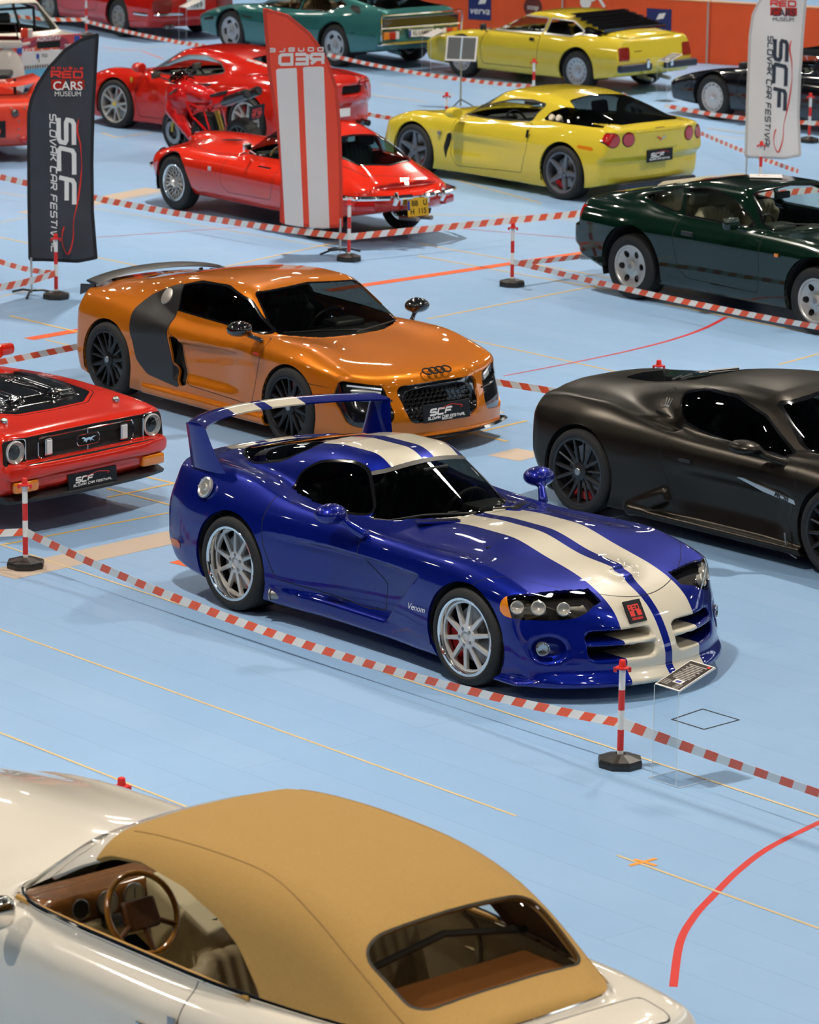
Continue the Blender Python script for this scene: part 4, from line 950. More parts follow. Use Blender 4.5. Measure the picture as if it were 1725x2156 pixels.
# ------------------------------------------------------------------ the blue striped coupe
def striped_coupe():
    root = empty('sports_car', (.265, 25.768, 0), -.858)
    tag(root, 'blue coupe with two cream stripes and a tall rear wing behind the barrier tape', 'car')
    BLUE = paint('deep_blue_paint', (.0005, .0085, .20), .60, .30); STR = mat('cream_stripe', (.66, .60, .47), .35, coat=1)
    zc = spl([(-2.4, .95), (-2.24, .972), (-1.98, .955), (-1.6, .91), (-1.3, .88), (-.9, .87), (0, .86), (.4, .872), (.65, .888), (.965, .888), (1.37, .812), (1.75, .728), (1.97, .635), (2.10, .53), (2.2, .40), (2.3, .25)], .04)
    fen = spl([(-2.4, .90), (-2.1, .94), (-1.6, .965), (-1.25, .955), (-.8, .87), (-.5, .84), (-.2, .825), (.3, .80), (.8, .805), (1.2, .82), (1.5, .775), (1.8, .68), (2.1, .50), (2.3, .3)], .05)
    wp = spl([(-2.4, .80), (-2.15, .86), (-1.8, .945), (-1.25, .975), (-.8, .945), (-.2, .89), (.3, .895), (.8, .94), (1.25, .96), (1.6, .935), (1.9, .87), (2.1, .80), (2.3, .70)], .06)
    tk = spl([(.0, .12), (.12, .055), (.25, .015), (.42, .0), (.55, .0), (.68, .018), (.80, .06), (.92, .12), (1.05, .2)], .02)
    zb = spl([(-2.4, .42), (-2.1, .27), (-1.6, .17), (-.9, .13), (1.0, .12), (1.9, .11), (2.3, .12)], .03)
    wr = spl([(-2., .50), (-1.3, .61), (-.8, .655), (-.3, .66), (.2, .63), (.5, .6)], .04)
    def low(x, y, z):
        a = np.abs(y); c = zc(x)
        top = c-.02*y*y+(fen(x)-c+.018)*np.exp(-((a-.72)/.20)**2)-.30*np.maximum(a-.8, 0)
        t = z-top
        w_ = wp(x)-tk(z)*(1-.3*S((x-1)/.5))
        # door scallop behind the front wheel, slanting edge
        xl = .43+.95*(z-.30)
        sc = .085*S((xl-x)/.035)*S((x+1.0)/1.2)*S((.66+.10*(x-.0)*0-z)/.05)*S((z-.245)/.03)
        side = a-(w_-sc)
        f = smax(t, side, .09)
        xf = 2.235-.56*(a**2.2)-.10*S((z-.25)/.4)+.06*S((.22-z)/.1)
        xr = -2.23+.20*(a**3)+.14*S((.42-z)/.3)+.05*S((z-.62)/.25)
        f = smax(f, x-xf, .07); f = smax(f, xr-x, .06); f = smax(f, zb(x)-z, .03)
        return f
    def green(x, y, z):
        a = np.abs(y)
        k = np.clip((z-.80)/.38, -.2, 1.2)
        xw = (.44-.66*k)-(1.28*(1-k)+.85*k)*y*y
        ws = (x-xw)*.52
        roof = z-(1.232-.10*y*y-.05*np.maximum(x+.5, 0)**2-.115*np.maximum(-.75-x, 0)-.075*np.maximum(-.75-x, 0)**2)
        side = (a-(wr(x)-.62*(z-.85)))*.86
        f = smax(roof, ws, .05); f = smax(f, side, .16); f = smax(f, .68-z, .03); return smax(f, -2.-x, .05)
    def F(x, y, z):
        a = np.abs(y)
        kb = .025+.05*S((-.35-x)/.5)
        f = smin(low(x, y, z), green(x, y, z), kb)
        # bulged hood scoop, side ducts, fog lamp wells
        f = smin(f, ell(x, a, z, (1.60, 0, .735), (.22, .13, .045)), .05)
        f = smax(f, -rb(x, y, z, (1.78, 0, .752), (.10, .17, .022), .008, .2), .01)
        f = smax(f, -ell(x, a, z, (1.93, .80, .36), (.13, .13, .09)), .03)
        f = smin(f, rb(x, a, z, (-.1, .80, .20), (1.75, .17, .13), .04), .03)
        # grille: two openings each side split by bars and the centre post
        g = rb(x, a, z, (2.15, .33, .375), (.52, .47, .18), .05)
        bar = rb(x, a, z, (2.07, .3, .385), (.30, .8, .032), .015); post = rb(x, a, z, (2.12, 0, .35), (.3, .155, .4), .02)
        g = smax(g, -smin(bar, post, .02), .01)
        f = smax(f, -g, .02)
        f = smin(f, smax(rb(x, a, z, (1.9, 0, .125), (.9, 1.9, .03), .012), (x-(2.262-.56*a**2.2)), .02), .03)
        return f
    s = Shell(F, (-2.36, 0, .05), (2.42, 1.05, 1.30), .021)
    s.wheel_hole(-1.255, .345, .385, ymin=.5); s.wheel_hole(1.255, .335, .375, ymin=.5); s.drop('arch')
    # glass
    side = [(-.93, .91), (-.96, 1.0), (-.82, 1.10), (-.52, 1.15), (-.36, 1.125), (-.25, 1.02), (-.12, .875), (-.25, .858), (-.6, .862), (-.84, .885)]
    s.cut(lambda V, N: np.where((V[:, 1] > .3) & (V[:, 1] < .80) & (N[:, 1] > .3), sdpoly(chaikin(side, 2), V[:, 0], V[:, 2])-.018, .1), 'trim'); s.side(side, 'glass', 'trim', sm=2, ymin=.3, nmin=.3)
    def wsf(g):
        def fn(V, N):
            x, y, z = V.T; k = (z-.8)/.38; d = np.maximum(z-(1.155+g-.32*y*y), np.maximum(.845-g-.10*y*y*0-z+0, np.abs(y)-(.66+g-.40*(z-.80))))
            on = (x-((.44-.66*k)-(1.28*(1-k)+.85*k)*y*y)); return np.where((N[:, 0] > .12) & (on > -.05) & (x < .5) & (x > -.45), d, .1)
        return fn
    s.cut(wsf(.02), 'wtrim'); s.cut(wsf(0), 'wglass', 'wtrim')
    rear = [(-1.02, 0), (-1.02, .38), (-1.22, .48), (-1.58, .49), (-1.82, .38), (-1.95, .2), (-1.97, 0), (-1.95, -.2), (-1.82, -.38), (-1.58, -.49), (-1.22, -.48), (-1.02, -.38)]
    s.top(rear, 'trim', grow=.02, sm=2, zmin=.9); s.top(rear, 'rglass', 'trim', zmin=.9)
    # lamps
    hl = [(1.585, .60), (1.60, .68), (1.705, .715), (1.88, .69), (2.0, .61), (1.97, .55), (1.78, .54), (1.62, .555)]
    s.side(hl, 'headlight', ymin=.35, nmin=-.2, sm=2); s.side([(1.55, .5), (1.55, .72), (1.625, .69), (1.70, .5)], 'amber', 'headlight', sm=0, ymin=.35, nmin=-.2)
    s.side([(-2.02, .33), (-1.86, .33), (-1.86, .39), (-2.02, .39)], 'marker', sm=1)
    s.end([(.35, .70), (.72, .72), (.80, .64), (.70, .56), (.40, .58)], 'taillight', x=-1.9, sgn=-1)
    # stripes
    def stp(V, N):
        a = np.abs(V[:, 1]); c = .182; hw = .130+.02*S((V[:, 0]-1.5)/.6)
        d = np.abs(a-c-.0*V[:, 0])-hw
        return np.where(N[:, 2] > -.3, d, np.where(V[:, 0] > 2.0, d, .1)) if True else d
    s.cut(stp, 'stripe', ('body',))
    # shut lines
    door = [(-.90, .93), (-.92, .72), (-.88, .55), (-.76, .33), (.1, .275), (.30, .30), (.32, .5), (.06, .62), (.07, .90), (-.3, .95)]
    s.seam('side', door, 'door', sm=1, ymin=.4, nmin=.25)
    def hood(V, N):
        x, y, z = V.T; a = np.abs(y)
        return np.where((z > .45) & (x > .2), np.maximum(x-(2.0-.42*a*a), -5.), .1)
    s.linecut(lambda V, N: V[:, 0]-(1.985-.75*V[:, 1]**2), .003, ('body', 'stripe'))
    s.emit('body', {'body': 0, 'stripe': 1, 'seam': 2}, root, [BLUE, STR, SEAM], rim=.02, rimmat=0)
    s.emit('door', ['door'], root, [BLUE], mirror='pair')
    s.emit('window_seal', ['trim'], root, [GLOSSBLACK], offset=-.002, mirror='pair'); s.emit('windshield_seal', ['wtrim'], root, [mat('grey_seal', (.05, .045, .04), .5)], offset=-.001)
    dg = DARKGLASS
    s.emit('windshield', ['wglass'], root, [glass('blue_car_windshield', (.50, .52, .48))], offset=-.005)
    s.emit('side_window', ['glass'], root, [dg], offset=-.006, mirror='pair')
    s.emit('rear_window', ['rglass'], root, [dg], offset=-.006)
    s.emit('marker_lamp', ['marker'], root, [REDLENS], offset=.003, mirror='pair')
    s.emit('tail_lamp', ['taillight'], root, [REDLENS], mirror='pair')
    s.emit('turn_signal', ['amber'], root, [AMBER], offset=.001, mirror='pair')
    hs = s.emit('headlamp', ['headlight'], root, [glass('smoked_lens', (.86, .84, .80))], offset=.001, mirror='pair')
    s.emit('headlamp_housing', ['headlight'], root, [LAMPDARK], offset=-.07, mirror='pair')
    for sg, h in zip((1, -1), hs):
        b = MB(); b.sm = True
        for (x, y, z, r) in ((1.685, .0, .615, .046), (1.79, .0, .62, .05), (1.895, .0, .612, .046)):
            y = surf_y(F, x, z)-.030; n = Vector((.75, .45*sg, .38)).normalized(); st = len(b.V)
            b.lathe([(r, -.03), (r, .0), (r*.86, .006), (r*.8, -.012), (r*.3, -.02), (0, -.02)], 24, 'z'); b.xf(st, Matrix.Translation((x, y*sg, z)) @ Vector((0, 0, 1)).rotation_difference(n).to_matrix().to_4x4())
        b.build('reflector', [REFLECT], h)
        b = MB(); b.sm = True; st = len(b.V); b.lathe([(.046, -.03), (.046, 0), (.040, .004), (.034, -.008), (.015, -.016), (0, -.016)], 24, 'x'); b.xf(st, Matrix.Translation((1.875, .80*sg, .36)) @ Matrix.Rotation(.55*sg, 4, 'Z'))
        b.build('fog_lamp', [mat('fog_reflector', (.40, .42, .45), .15, .8)], root)
        # mirrors: egg shaped on a stalk
        def mf(x, y, z): return smin(ell(x, y, z, (-.11, .97, .925), (.105, .122, .072)), cap(x, y, z, (-.03, .92, .88), (.08, .84, .80), .026, .036), .035)
        if sg == 1: mm = blob('door_mirror', mf, (-.22, .74, .74), (.16, 1.12, 1.02), .014, BLUE, root)
        else:
            me = mm.data.copy(); me.transform(Matrix.Scale(-1, 4, (0, 1, 0))); me.flip_normals(); o = bpy.data.objects.new('door_mirror', me); C.objects.link(o); o.parent = root
        b = MB(); b.sm = True; st = len(b.V); b.lathe([(.036, -.05), (.036, .02), (.045, .026), (.045, .036), (.03, .036), (.03, -.04), (0, -.04)], 20, 'x'); b.xf(st, Matrix.Translation((-.80, .905*sg, .205)) @ Matrix.Rotation(math.pi-.6*sg, 4, 'Z')); b.build('exhaust_tip', [STEEL], root)
    # grille floor, cowl, vents
    b = MB(); b.box((1.93, 0, .37), (.02, 1.25, .30)); b.build('grille_backing', UNDER, root)
    for sg in (1, -1):
        b = MB(); b.rbox((.335, sg*.38, .872), (.11, .30, .012), .005, Matrix.Rotation(sg*.50, 3, 'Z')); cv = b.build('cowl_vent', BLUE, root, smooth=False)
        b = MB()
        for k in range(12): b.box((.40-.012*k, sg*(.26+.022*k), .882-.0005*k), (.07, .008, .004))
        b.build('vent_slot', SEAM, cv, smooth=False)
        b = MB()
        for k in range(6): b.box((1.05+.045*k, sg*.52, .852-.012*k), (.018, .10, .006), Matrix.Rotation(.1, 3, 'Y'))
        b.build('hood_louvre', SEAM, root, smooth=False)
    b = MB(); b.sm = True; b.tube([(.36, -.05, .89), (.16, -.36, .88), (-.02, -.56, .83)], .008, 6); b.tube([(.34, .45, .86), (.36, .1, .90)], .008, 6); b.build('wiper', BLACK, root)
    # fuel cap
    b = MB(); b.sm = True; st = len(b.V); b.lathe([(.078, -.01), (.078, .008), (.066, .016), (.058, .006), (.03, .006), (.024, .016), (0, .016)], 32, 'z')
    for k in range(8): a = k*math.tau/8; b.lathe([(.006, .012), (.006, .018), (0, .019)], 8, 'z', (.068*math.cos(a), .068*math.sin(a), 0))
    b.xf(st, Matrix.Translation((-1.60, -.905, .835)) @ Vector((0, 0, 1)).rotation_difference(Vector((-.1, -.93, .38))).to_matrix().to_4x4()); b.build('fuel_cap', [mat('satin_cap', (.70, .66, .60), .3, .7)], root)
    # wing: plank between two raked pylons
    b = MB(); b.sm = True
    def foil(x, y, z, c, t): return [(x+c*u, y, z+t*v) for u, v in ((0, 0), (.08, .5), (.3, .9), (.6, .8), (1, .15), (1, -.15), (.6, -.3), (.3, -.4), (.08, -.35))]
    def pl(y): a = abs(y); return (-2.25+.52*a**2.2, 1.225+.03*a*a)
    ys = np.linspace(-.86, .86, 69)
    b.loft([foil(pl(y)[0], y, pl(y)[1], .22, .035) for y in ys])
    for f_i, f in enumerate(b.F):
        yy = sum(b.V[i][1] for i in f)/len(f)
        if .05 < abs(yy) < .32: b.M[f_i] = 1
    for sg in (1, -1):
        secs = []
        for t in np.linspace(0, 1, 9):
            z = .93+.33*t; xx0 = -1.90+.03*t; x1 = -1.48-.17*t**.6; y = sg*(.80+.07*t)
            c = x1-xx0; secs.append([(xx0+c*u, y+sg*.028*v, z) for u, v in ((0, 0), (.08, .6), (.35, 1), (.75, .8), (1, 0), (.75, -.8), (.35, -1), (.08, -.6))])
        if sg < 0: secs = [q[::-1] for q in secs]
        b.loft(secs)
    b.build('rear_wing', [BLUE, STR], root)
    # script on the fender, museum sticker on the nose
    t = font_text('Venom', .062, WHITE, 'lettering', root, shear=.3, sx=1.5); place(t, (.78, -.958, .44), (1, 0, 0), (0, -.03, 1))
    p = show_plate(root, .155, .155, 'red', 'museum_sticker'); place(p, (2.088, -.180, .566), (0, 1, 0), (-.53, 0, .85))
    cabin(root, .02, .22, .80, .62, BLACK, BLACK, (-.62,), .34, 1)
    b = MB(); b.sm = True; b.tube([(-.3, -.5, 1.0), (-.3, -.5, 1.0)], .001, 4)
    b = MB(); b.rbox((-.13, .0, 1.10), (.03, .22, .05), .012); b.build('rear_view_mirror', BLACK, root, smooth=False)
    wf = make_wheel(.335, .275, .262, 'multi10', CHROME, lip=.025, face=mat('polished_face', (.66, .64, .61), .30, .45, coat=.6)); wr_ = make_wheel(.345, .335, .265, 'multi10', CHROME, lip=.065, face=MATS['polished_face'])
    put_wheels(root, wf, [(1.255, .945, .335, 0, 0), (1.255, -.945, .335, 0, 0), (-1.255, .955, .345, 0, 1), (-1.255, -.955, .345, 0, 1)], wr_)
    arches(root, [(1.255, .335, .378, .55, .93), (-1.255, .345, .388, .52, .94)], .9)
striped_coupe()
def orange_car():
    root = empty('sports_car', (-1.192, 33.284, 0), -.871)
    tag(root, 'orange mid-engine coupe with carbon side blades and a matt black rear wing', 'car')
    P = paint('orange_paint', (.56, .155, .003), .36, .4); CB = mat('satin_carbon', (.030, .029, .028), .36, .4)
    zc = spl([(-2.3, .86), (-2.1, .90), (-1.6, .93), (-1.0, .90), (0, .84), (1.0, .84), (1.25, .835), (1.7, .79), (2.0, .735), (2.18, .675), (2.28, .56), (2.36, .40)], .05)
    fen = spl([(-2.3, .84), (-2.0, .90), (-1.4, .945), (-.9, .90), (-.2, .84), (.5, .845), (1.0, .86), (1.35, .855), (1.7, .79), (2.0, .70), (2.3, .50)], .06)
    wp = spl([(-2.3, .84), (-2.0, .905), (-1.33, .965), (-.6, .945), (.3, .925), (1.0, .94), (1.33, .955), (1.7, .935), (2.0, .88), (2.3, .78)], .06)
    tk = spl([(.0, .10), (.12, .04), (.25, .005), (.42, .0), (.6, .01), (.72, .02), (.84, .07), (.95, .14), (1.05, .22)], .02)
    zb = spl([(-2.3, .30), (-1.6, .15), (-.9, .12), (1.0, .12), (2.3, .14)], .03)
    wr = spl([(-2.1, .55), (-1.3, .70), (-.6, .80), (0, .80), (.6, .77), (1.1, .72)], .05)
    roof = spl([(-2.3, .90), (-1.9, .955), (-1.5, 1.03), (-1.0, 1.135), (-.5, 1.215), (0, 1.25), (.4, 1.235), (.8, 1.19)], .06)
    def lp(f, x, a, z):
        # door recess and the rocker shelf under it
        d = .05*S((.70+.05*(x-.2)-z)/.04)*S((z-.30)/.10)*S((x+.33)/.02)*S((.80-x)/.5)
        return np.maximum(f, f*0-9) if False else smax(f, a-(wp(x)-tk(z)-d), .02)
    nose = lambda a, z: 2.325-.36*a**2.3-.10*S((z-.30)/.35)+.05*S((.2-z)/.1)
    tail = lambda a, z: -2.04+.24*a**3+.06*S((.4-z)/.3)+.05*S((z-.7)/.2)
    def post(f, x, a, z):
        f = smax(f, -rb(x, a, z, (2.40, 0, .45), (.42, .80, .24), .09), .015)
        return smin(f, smax(rb(x, a, z, (.2, .85, .17), (2.0, .22, .09), .03), a-.965, .02), .02)
    F = mkF(zc, fen, wp, tk, zb, nose, tail, yf=.72, sf=.22, low_post=lp, post=post,
            gr=dict(ws=(.84, 1.10, .42, 1.20, .42, .14), roof=roof, rc=.10, side=(wr, .50, .86), k1=.04, k2=.13, end=-2.05), kb=lambda x: .02+.12*S((-.5-x)/.5))
    s = Shell(F, (-2.3, 0, .05), (2.45, 1.06, 1.32), .024)
    s.wheel_hole(-1.325, .345, .378); s.wheel_hole(1.325, .34, .372); s.drop('arch')
    blade = [(-.54, 1.13), (-.72, 1.07), (-.93, .98), (-1.0, .84), (-.97, .68), (-.86, .42), (-.70, .31), (-.24, .255), (-.30, .40), (-.44, .70), (-.47, .92)]
    s.side(blade, 'blade', sm=1, ymin=.4, nmin=.1)
    s.side([(-.425, .705), (-.29, .69), (-.14, .30), (-.235, .27)], 'duct', sm=0, ymin=.4)
    win = [(-.54, .92), (-.56, 1.10), (-.35, 1.16), (.05, 1.175), (.42, 1.10), (.60, .99), (.81, .885), (.6, .885), (.2, .90)]
    s.side(win, 'trim', grow=.016, sm=1); s.side(win, 'glass', 'trim', sm=2)
    ws = sym([(.0, 1.195), (.565, 1.165), (.675, .90), (.655, .855), (0, .80)])
    s.end(ws, 'wtrim', grow=.012, sm=1, x=.3, nmin=.2, zmin=.78); s.end(ws, 'wglass', 'wtrim', sm=1, x=.3, nmin=.2, zmin=.78)
    s.top([(-.75, 0), (-.8, .42), (-1.6, .34), (-1.7, 0), (-1.6, -.34), (-.8, -.42)], 'rglass', zmin=.9)
    # lamp and intake panel, grille, seams
    blk = [(.87, .665), (.55, .61), (.52, .47), (.50, .37), (.53, .30), (.78, .27), (.86, .30), (.90, .5)]
    s.end(blk, 'intake', sm=1, x=1.3, nmin=.1)
    s.end([(.87, .655), (.56, .60), (.555, .53), (.86, .55)], 'lamp', 'intake', sm=1, x=1.3)
    gr = sym([(.0, .605), (.41, .595), (.44, .55), (.37, .32), (.33, .29), (0, .285)])
    s.end(gr, 'grille', grow=.006, sm=1, x=1.8, nmin=-.5)
    door = [(-.48, .93), (-.43, .72), (-.28, .685), (-.12, .30), (.80, .27), (.86, .45), (.90, .70), (.92, .86), (.3, .88)]
    s.seam('side', door, 'door', sm=1, ymin=.4, nmin=.25)
    s.cut(lambda V, N: np.where((V[:, 0] > 1.2) & (V[:, 2] > .45), np.abs(V[:, 2]-.655+.07*np.abs(V[:, 1]))*1.-.0035, .1)+np.where(np.abs(V[:, 1]) < .44, .1, 0), 'seam')
    s.emit('body', {'body': 0, 'seam': 1}, root, [P, SEAM], rim=.02, rimmat=0)
    s.emit('door', ['door'], root, [P], mirror='pair')
    s.emit('side_blade', ['blade'], root, [CB], offset=.004, rim=.03, mirror='pair')
    s.emit('side_duct', ['duct'], root, [SEAM], offset=-.05, mirror='pair')
    s.emit('window_seal', ['trim'], root, [GLOSSBLACK], offset=-.002, mirror='pair'); s.emit('windshield_seal', ['wtrim'], root, [GLOSSBLACK], offset=-.002)
    s.emit('windshield', ['wglass'], root, [glass('orange_car_windshield', (.62, .65, .60))], offset=-.004)
    s.emit('side_window', ['glass'], root, [DARKGLASS], offset=-.005, mirror='pair')
    s.emit('engine_window', ['rglass'], root, [DARKGLASS], offset=-.004)
    s.emit('front_intake', ['intake'], root, [GLOSSBLACK], offset=-.015, mirror='pair')
    hs = s.emit('headlamp', ['lamp'], root, [CLEAR], offset=-.002, mirror='pair'); s.emit('headlamp_housing', ['lamp'], root, [LAMPDARK], offset=-.05, mirror='pair')
    s.emit('grille', ['grille'], root, [GLOSSBLACK], offset=-.02)
    for sg, h in zip((1, -1), hs):
        b = MB(); b.sm = False
        pts = [(1.90+.055, sg*.80, .615), (2.06, sg*.68, .60), (2.145, sg*.57, .585)]
        b.tube(pts, .008, 8); b.build('daytime_light_strip', mat('lit_lamp_strip', (.9, .93, 1.), .3, emit=.25), h)
        b = MB(); b.sm = True; b.tube([(1.92, sg*.80, .57), (2.04, sg*.69, .56), (2.13, sg*.57, .545)], [.02, .026, .02], 10); b.build('reflector', [REFLECT], h)
        for k in range(4): # slats across the intake
            b = MB(); z = .49-.055*k; b.tube([(1.96-.02*k+.05, sg*.81, z), (2.12, sg*.66, z), (2.20, sg*.50, z)], .009, 6); b.build('intake_slat', GLOSSBLACK, root)
        b = MB(); b.sm = True; b.tube([(-1.83, sg*.50, .98), (-1.80, sg*.50, .90)], .02, 8); b.build('wing_mount', BLACK, root)
        on(root, CB, (-.69, sg*.735, 1.0), (-.1, sg*.85, .5), .078, .012, 'fuel_cap', [mat('matt_aluminium', (.50, .47, .42), .45, .6)]) if sg < 0 else None
    b = MB()
    for r in range(8):
        for c in range(16):
            y = -.41+.054*c+(.027 if r % 2 else 0); z = .315+.036*r
            if abs(y) > .36+(z-.3)*.22: continue
            P6 = [(y+.026*math.cos(math.pi/3*i+math.pi/6), z+.021*math.sin(math.pi/3*i+math.pi/6)) for i in range(6)]
            b.tube([(2.262-.30*abs(y)**2.3-.08*S((z-.3)/.35), yy, zz) for yy, zz in P6], .003, 4, closed=True)
    b.build('grille_mesh', mat('dark_mesh', (.03, .03, .03), .25, .6), root, smooth=False)
    b = MB(); b.sm = True
    for k in range(4):
        yy = -.105+.07*k; b.tube([(2.186-.016*abs(math.sin(a)*0)-.032*math.sin(a), yy+.048*math.cos(a), .694+.020*math.sin(a)) for a in np.linspace(0, math.tau, 20, endpoint=False)], .007, 6, closed=True)
    b.build('ring_emblem', SEAM, root)
    p = show_plate(root, .52, .155); place(p, (2.325, 0, .36), (0, 1, 0), (-.12, 0, 1))
    t = font_text('WOLFCARS', .022, WHITE, 'lettering', p, (.0, -.062, .001), bold=.0006)
    # wing
    b = MB(); b.sm = True; secs = []
    for y in np.linspace(-.74, .74, 41):
        a = abs(y); x = -1.96+.05*a*a; z = 1.035-.10*a**2-.06*a**4; c = .20
        secs.append([(x+c*u, y, z+.03*v) for u, v in ((0, .2), (.1, .6), (.4, .6), (.8, .3), (1, 0), (.8, -.4), (.4, -.5), (.1, -.1))])
    b.loft(secs)
    for sg in (1, -1): b.prism([(-2.0, .93), (-1.78, .955), (-1.78, .93), (-1.93, .86), (-2.01, .83)], sg*.735, sg*.755, 'y')
    b.build('rear_wing', CB, root)
    def mf(x, y, z): return smin(smax(ell(x, y, z, (.72, 1.0, .94), (.12, .12, .068)), .68-x, .02), cap(x, y, z, (.78, .93, .88), (.84, .85, .84), .018, .022), .03)
    mirror_blob(root, mf, (.58, .8, .8), (.95, 1.14, 1.04), GLOSSBLACK)
    b = MB(); b.sm = True; b.tube([(1.06, .1, .865), (.93, -.3, .875), (.80, -.58, .87)], .008, 6); b.tube([(1.10, .0, .86), (1.0, .35, .87), (.9, .6, .87)], .008, 6); b.build('wiper', BLACK, root)
    b = MB(); secs = [[(2.36-.36*abs(y)**2.3, y, .15), (2.39-.36*abs(y)**2.3, y, .16), (2.36-.36*abs(y)**2.3, y, .175), (2.2-.36*abs(y)**2.3, y, .16)] for y in np.linspace(-.88, .88, 25)]; b.loft(secs); b.build('front_splitter', GLOSSBLACK, root)
    b = MB(); b.sm = False; b.rbox((.86, -.925, .735), (.07, .006, .02), .003); b.build('fender_badge', REDC, root)
    cabin(root, .45, .2, .80, .68, BLACK, mat('charcoal_seat', (.02, .02, .022), .6), (-.12,), .36, 1)
    w_ = make_wheel(.345, .26, .262, 'y5dark', mat('black_rim', (.006, .006, .006), .3, spec=.3), capcol=STEEL)
    put_wheels(root, w_, [(1.325, .94, .34, 0, 0), (1.325, -.94, .34, 0, 0), (-1.325, .95, .345, 0, 0), (-1.325, -.95, .345, 0, 0)])
    arches(root, [(1.325, .34, .372, .55, .93), (-1.325, .345, .378, .52, .94)], .9)
orange_car()
def matt_car():
    root = empty('sports_car', (2.946, 28.901, 0), -.833)
    tag(root, 'matt black mid-engine coupe with red calipers, cut by the right edge', 'car')
    P = mat('matt_black_paint', (.034, .029, .023), .30, .8, noise=.05, nscale=300)
    zc = spl([(-2.3, .80), (-2.1, .86), (-1.7, .93), (-1.0, .92), (0, .84), (1.0, .80), (1.5, .74), (2.0, .62), (2.3, .46), (2.4, .3)], .05)
    fen = spl([(-2.3, .78), (-2.0, .86), (-1.6, .905), (-1.2, .91), (-.8, .86), (-.2, .80), (.5, .79), (1.0, .82), (1.35, .825), (1.7, .76), (2.1, .58), (2.4, .4)], .06)
    wp = spl([(-2.3, .82), (-2.0, .90), (-1.6, .955), (-1.3, .985), (-.8, .965), (-.3, .93), (.3, .92), (1.0, .95), (1.35, .97), (1.8, .92), (2.3, .75)], .06)
    tk = spl([(.0, .10), (.12, .03), (.25, .01), (.42, .005), (.55, .0), (.66, .01), (.76, .05), (.88, .13), (1.0, .22)], .02)
    zb = spl([(-2.3, .24), (-1.6, .12), (-.9, .11), (1.0, .10), (2.4, .12)], .03)
    wr = spl([(-2.1, .42), (-1.3, .58), (-.7, .72), (-.2, .78), (.4, .76), (1.1, .68)], .05)
    roof = spl([(-2.2, .86), (-1.8, .94), (-1.4, 1.0), (-1.0, 1.075), (-.5, 1.165), (0, 1.21), (.35, 1.20), (.9, 1.12)], .06)
    def lp(f, x, a, z):
        d = .055*S((.60-z)/.12)*S((z-.12)/.2)*S((x+.55)/.5)*S((1.0-x)/.3)+.03*S((x+1.05)/.3)*S((-.1-x)/.2)*S((z-.6)/.05)*0
        return smax(f, a-(wp(x)-tk(z)-d), .03)
    nose = lambda a, z: 2.33-.42*a**2.2-.08*S((z-.3)/.3)
    tail = lambda a, z: -2.17+.30*a**2.6+.16*S((.45-z)/.35)+.06*S((z-.7)/.2)
    def post(f, x, a, z):
        f = smax(f, -rb(x, a, z, (-.62, .80, .90), (.42, .09, .15), .03, .22, -.22), .03)  # shoulder intake
        f = smin(f, smax(rb(x, a, z, (.15, .88, .14), (1.9, .24, .06), .02), a-.975, .02), .03)
        return smin(f, rb(x, a, z, (-.60, .925, .225), (.46, .05, .10), .02, -.42), .04)
    F = mkF(zc, fen, wp, tk, zb, nose, tail, yf=.74, sf=.20, low_post=lp, post=post,
            gr=dict(ws=(.80, 1.15, .50, 1.18, .40, .16), roof=roof, rc=.12, side=(wr, .52, .82), k1=.05, k2=.16, end=-2.0), kb=lambda x: .03+.12*S((-.4-x)/.4))
    s = Shell(F, (-2.35, 0, .04), (2.45, 1.08, 1.3), .024)
    s.wheel_hole(-1.35, .345, .385); s.wheel_hole(1.35, .34, .375); s.drop('arch')
    win = [(-.40, .885), (-.50, .96), (-.56, 1.06), (-.35, 1.115), (0, 1.115), (.35, 1.03), (.57, .90), (.74, .80), (.5, .805), (.1, .82), (-.2, .85)]
    s.side(win, 'trim', grow=.018, sm=1); s.side(win, 'glass', 'trim', sm=1)
    ws = sym([(.0, 1.16), (.53, 1.12), (.645, .86), (.62, .82), (0, .74)])
    s.end(ws, 'wtrim', grow=.018, sm=1, x=.3, nmin=.2, zmin=.72); s.end(ws, 'wglass', 'wtrim', sm=1, x=.3, nmin=.2, zmin=.72)
    s.top([(-.62, 0), (-.66, .36), (-1.1, .36), (-1.55, .24), (-1.6, 0), (-1.55, -.24), (-1.1, -.36), (-.66, -.36)], 'engine', sm=1, zmin=.8)
    s.end([(.45, .68), (.80, .70), (.84, .66), (.80, .62), (.45, .62)], 'taillight', x=-1.7, sgn=-1, sm=1)
    s.side([(1.55, .62), (1.9, .52), (2.1, .44), (2.05, .54), (1.75, .70), (1.6, .72)], 'headlight', sm=1, ymin=.4, nmin=-.1)
    door = [(-.44, .86), (-.50, .70), (-.44, .50), (-.34, .33), (-.22, .155), (.85, .15), (.92, .45), (.93, .66), (.90, .79), (.3, .80)]
    s.seam('side', door, 'door', sm=1, ymin=.4, nmin=.2)
    s.seam('side', [(-.72+.075*math.cos(a), 1.0+.07*math.sin(a)) for a in np.linspace(0, math.tau, 18, endpoint=False)], 'flap', sm=1, ymin=.3, nmin=.1, w=.003)
    s.emit('body', {'body': 0, 'seam': 1}, root, [P, SEAM], rim=.02, rimmat=0)
    s.emit('door', ['door'], root, [P], mirror='pair'); s.emit('fuel_flap', ['flap'], root, [P], mirror='pair')
    s.emit('window_seal', ['trim'], root, [GLOSSBLACK], offset=-.002, mirror='pair'); s.emit('windshield_seal', ['wtrim'], root, [GLOSSBLACK], offset=-.002)
    s.emit('windshield', ['wglass'], root, [DARKGLASS], offset=-.004); s.emit('side_window', ['glass'], root, [DARKGLASS], offset=-.005, mirror='pair')
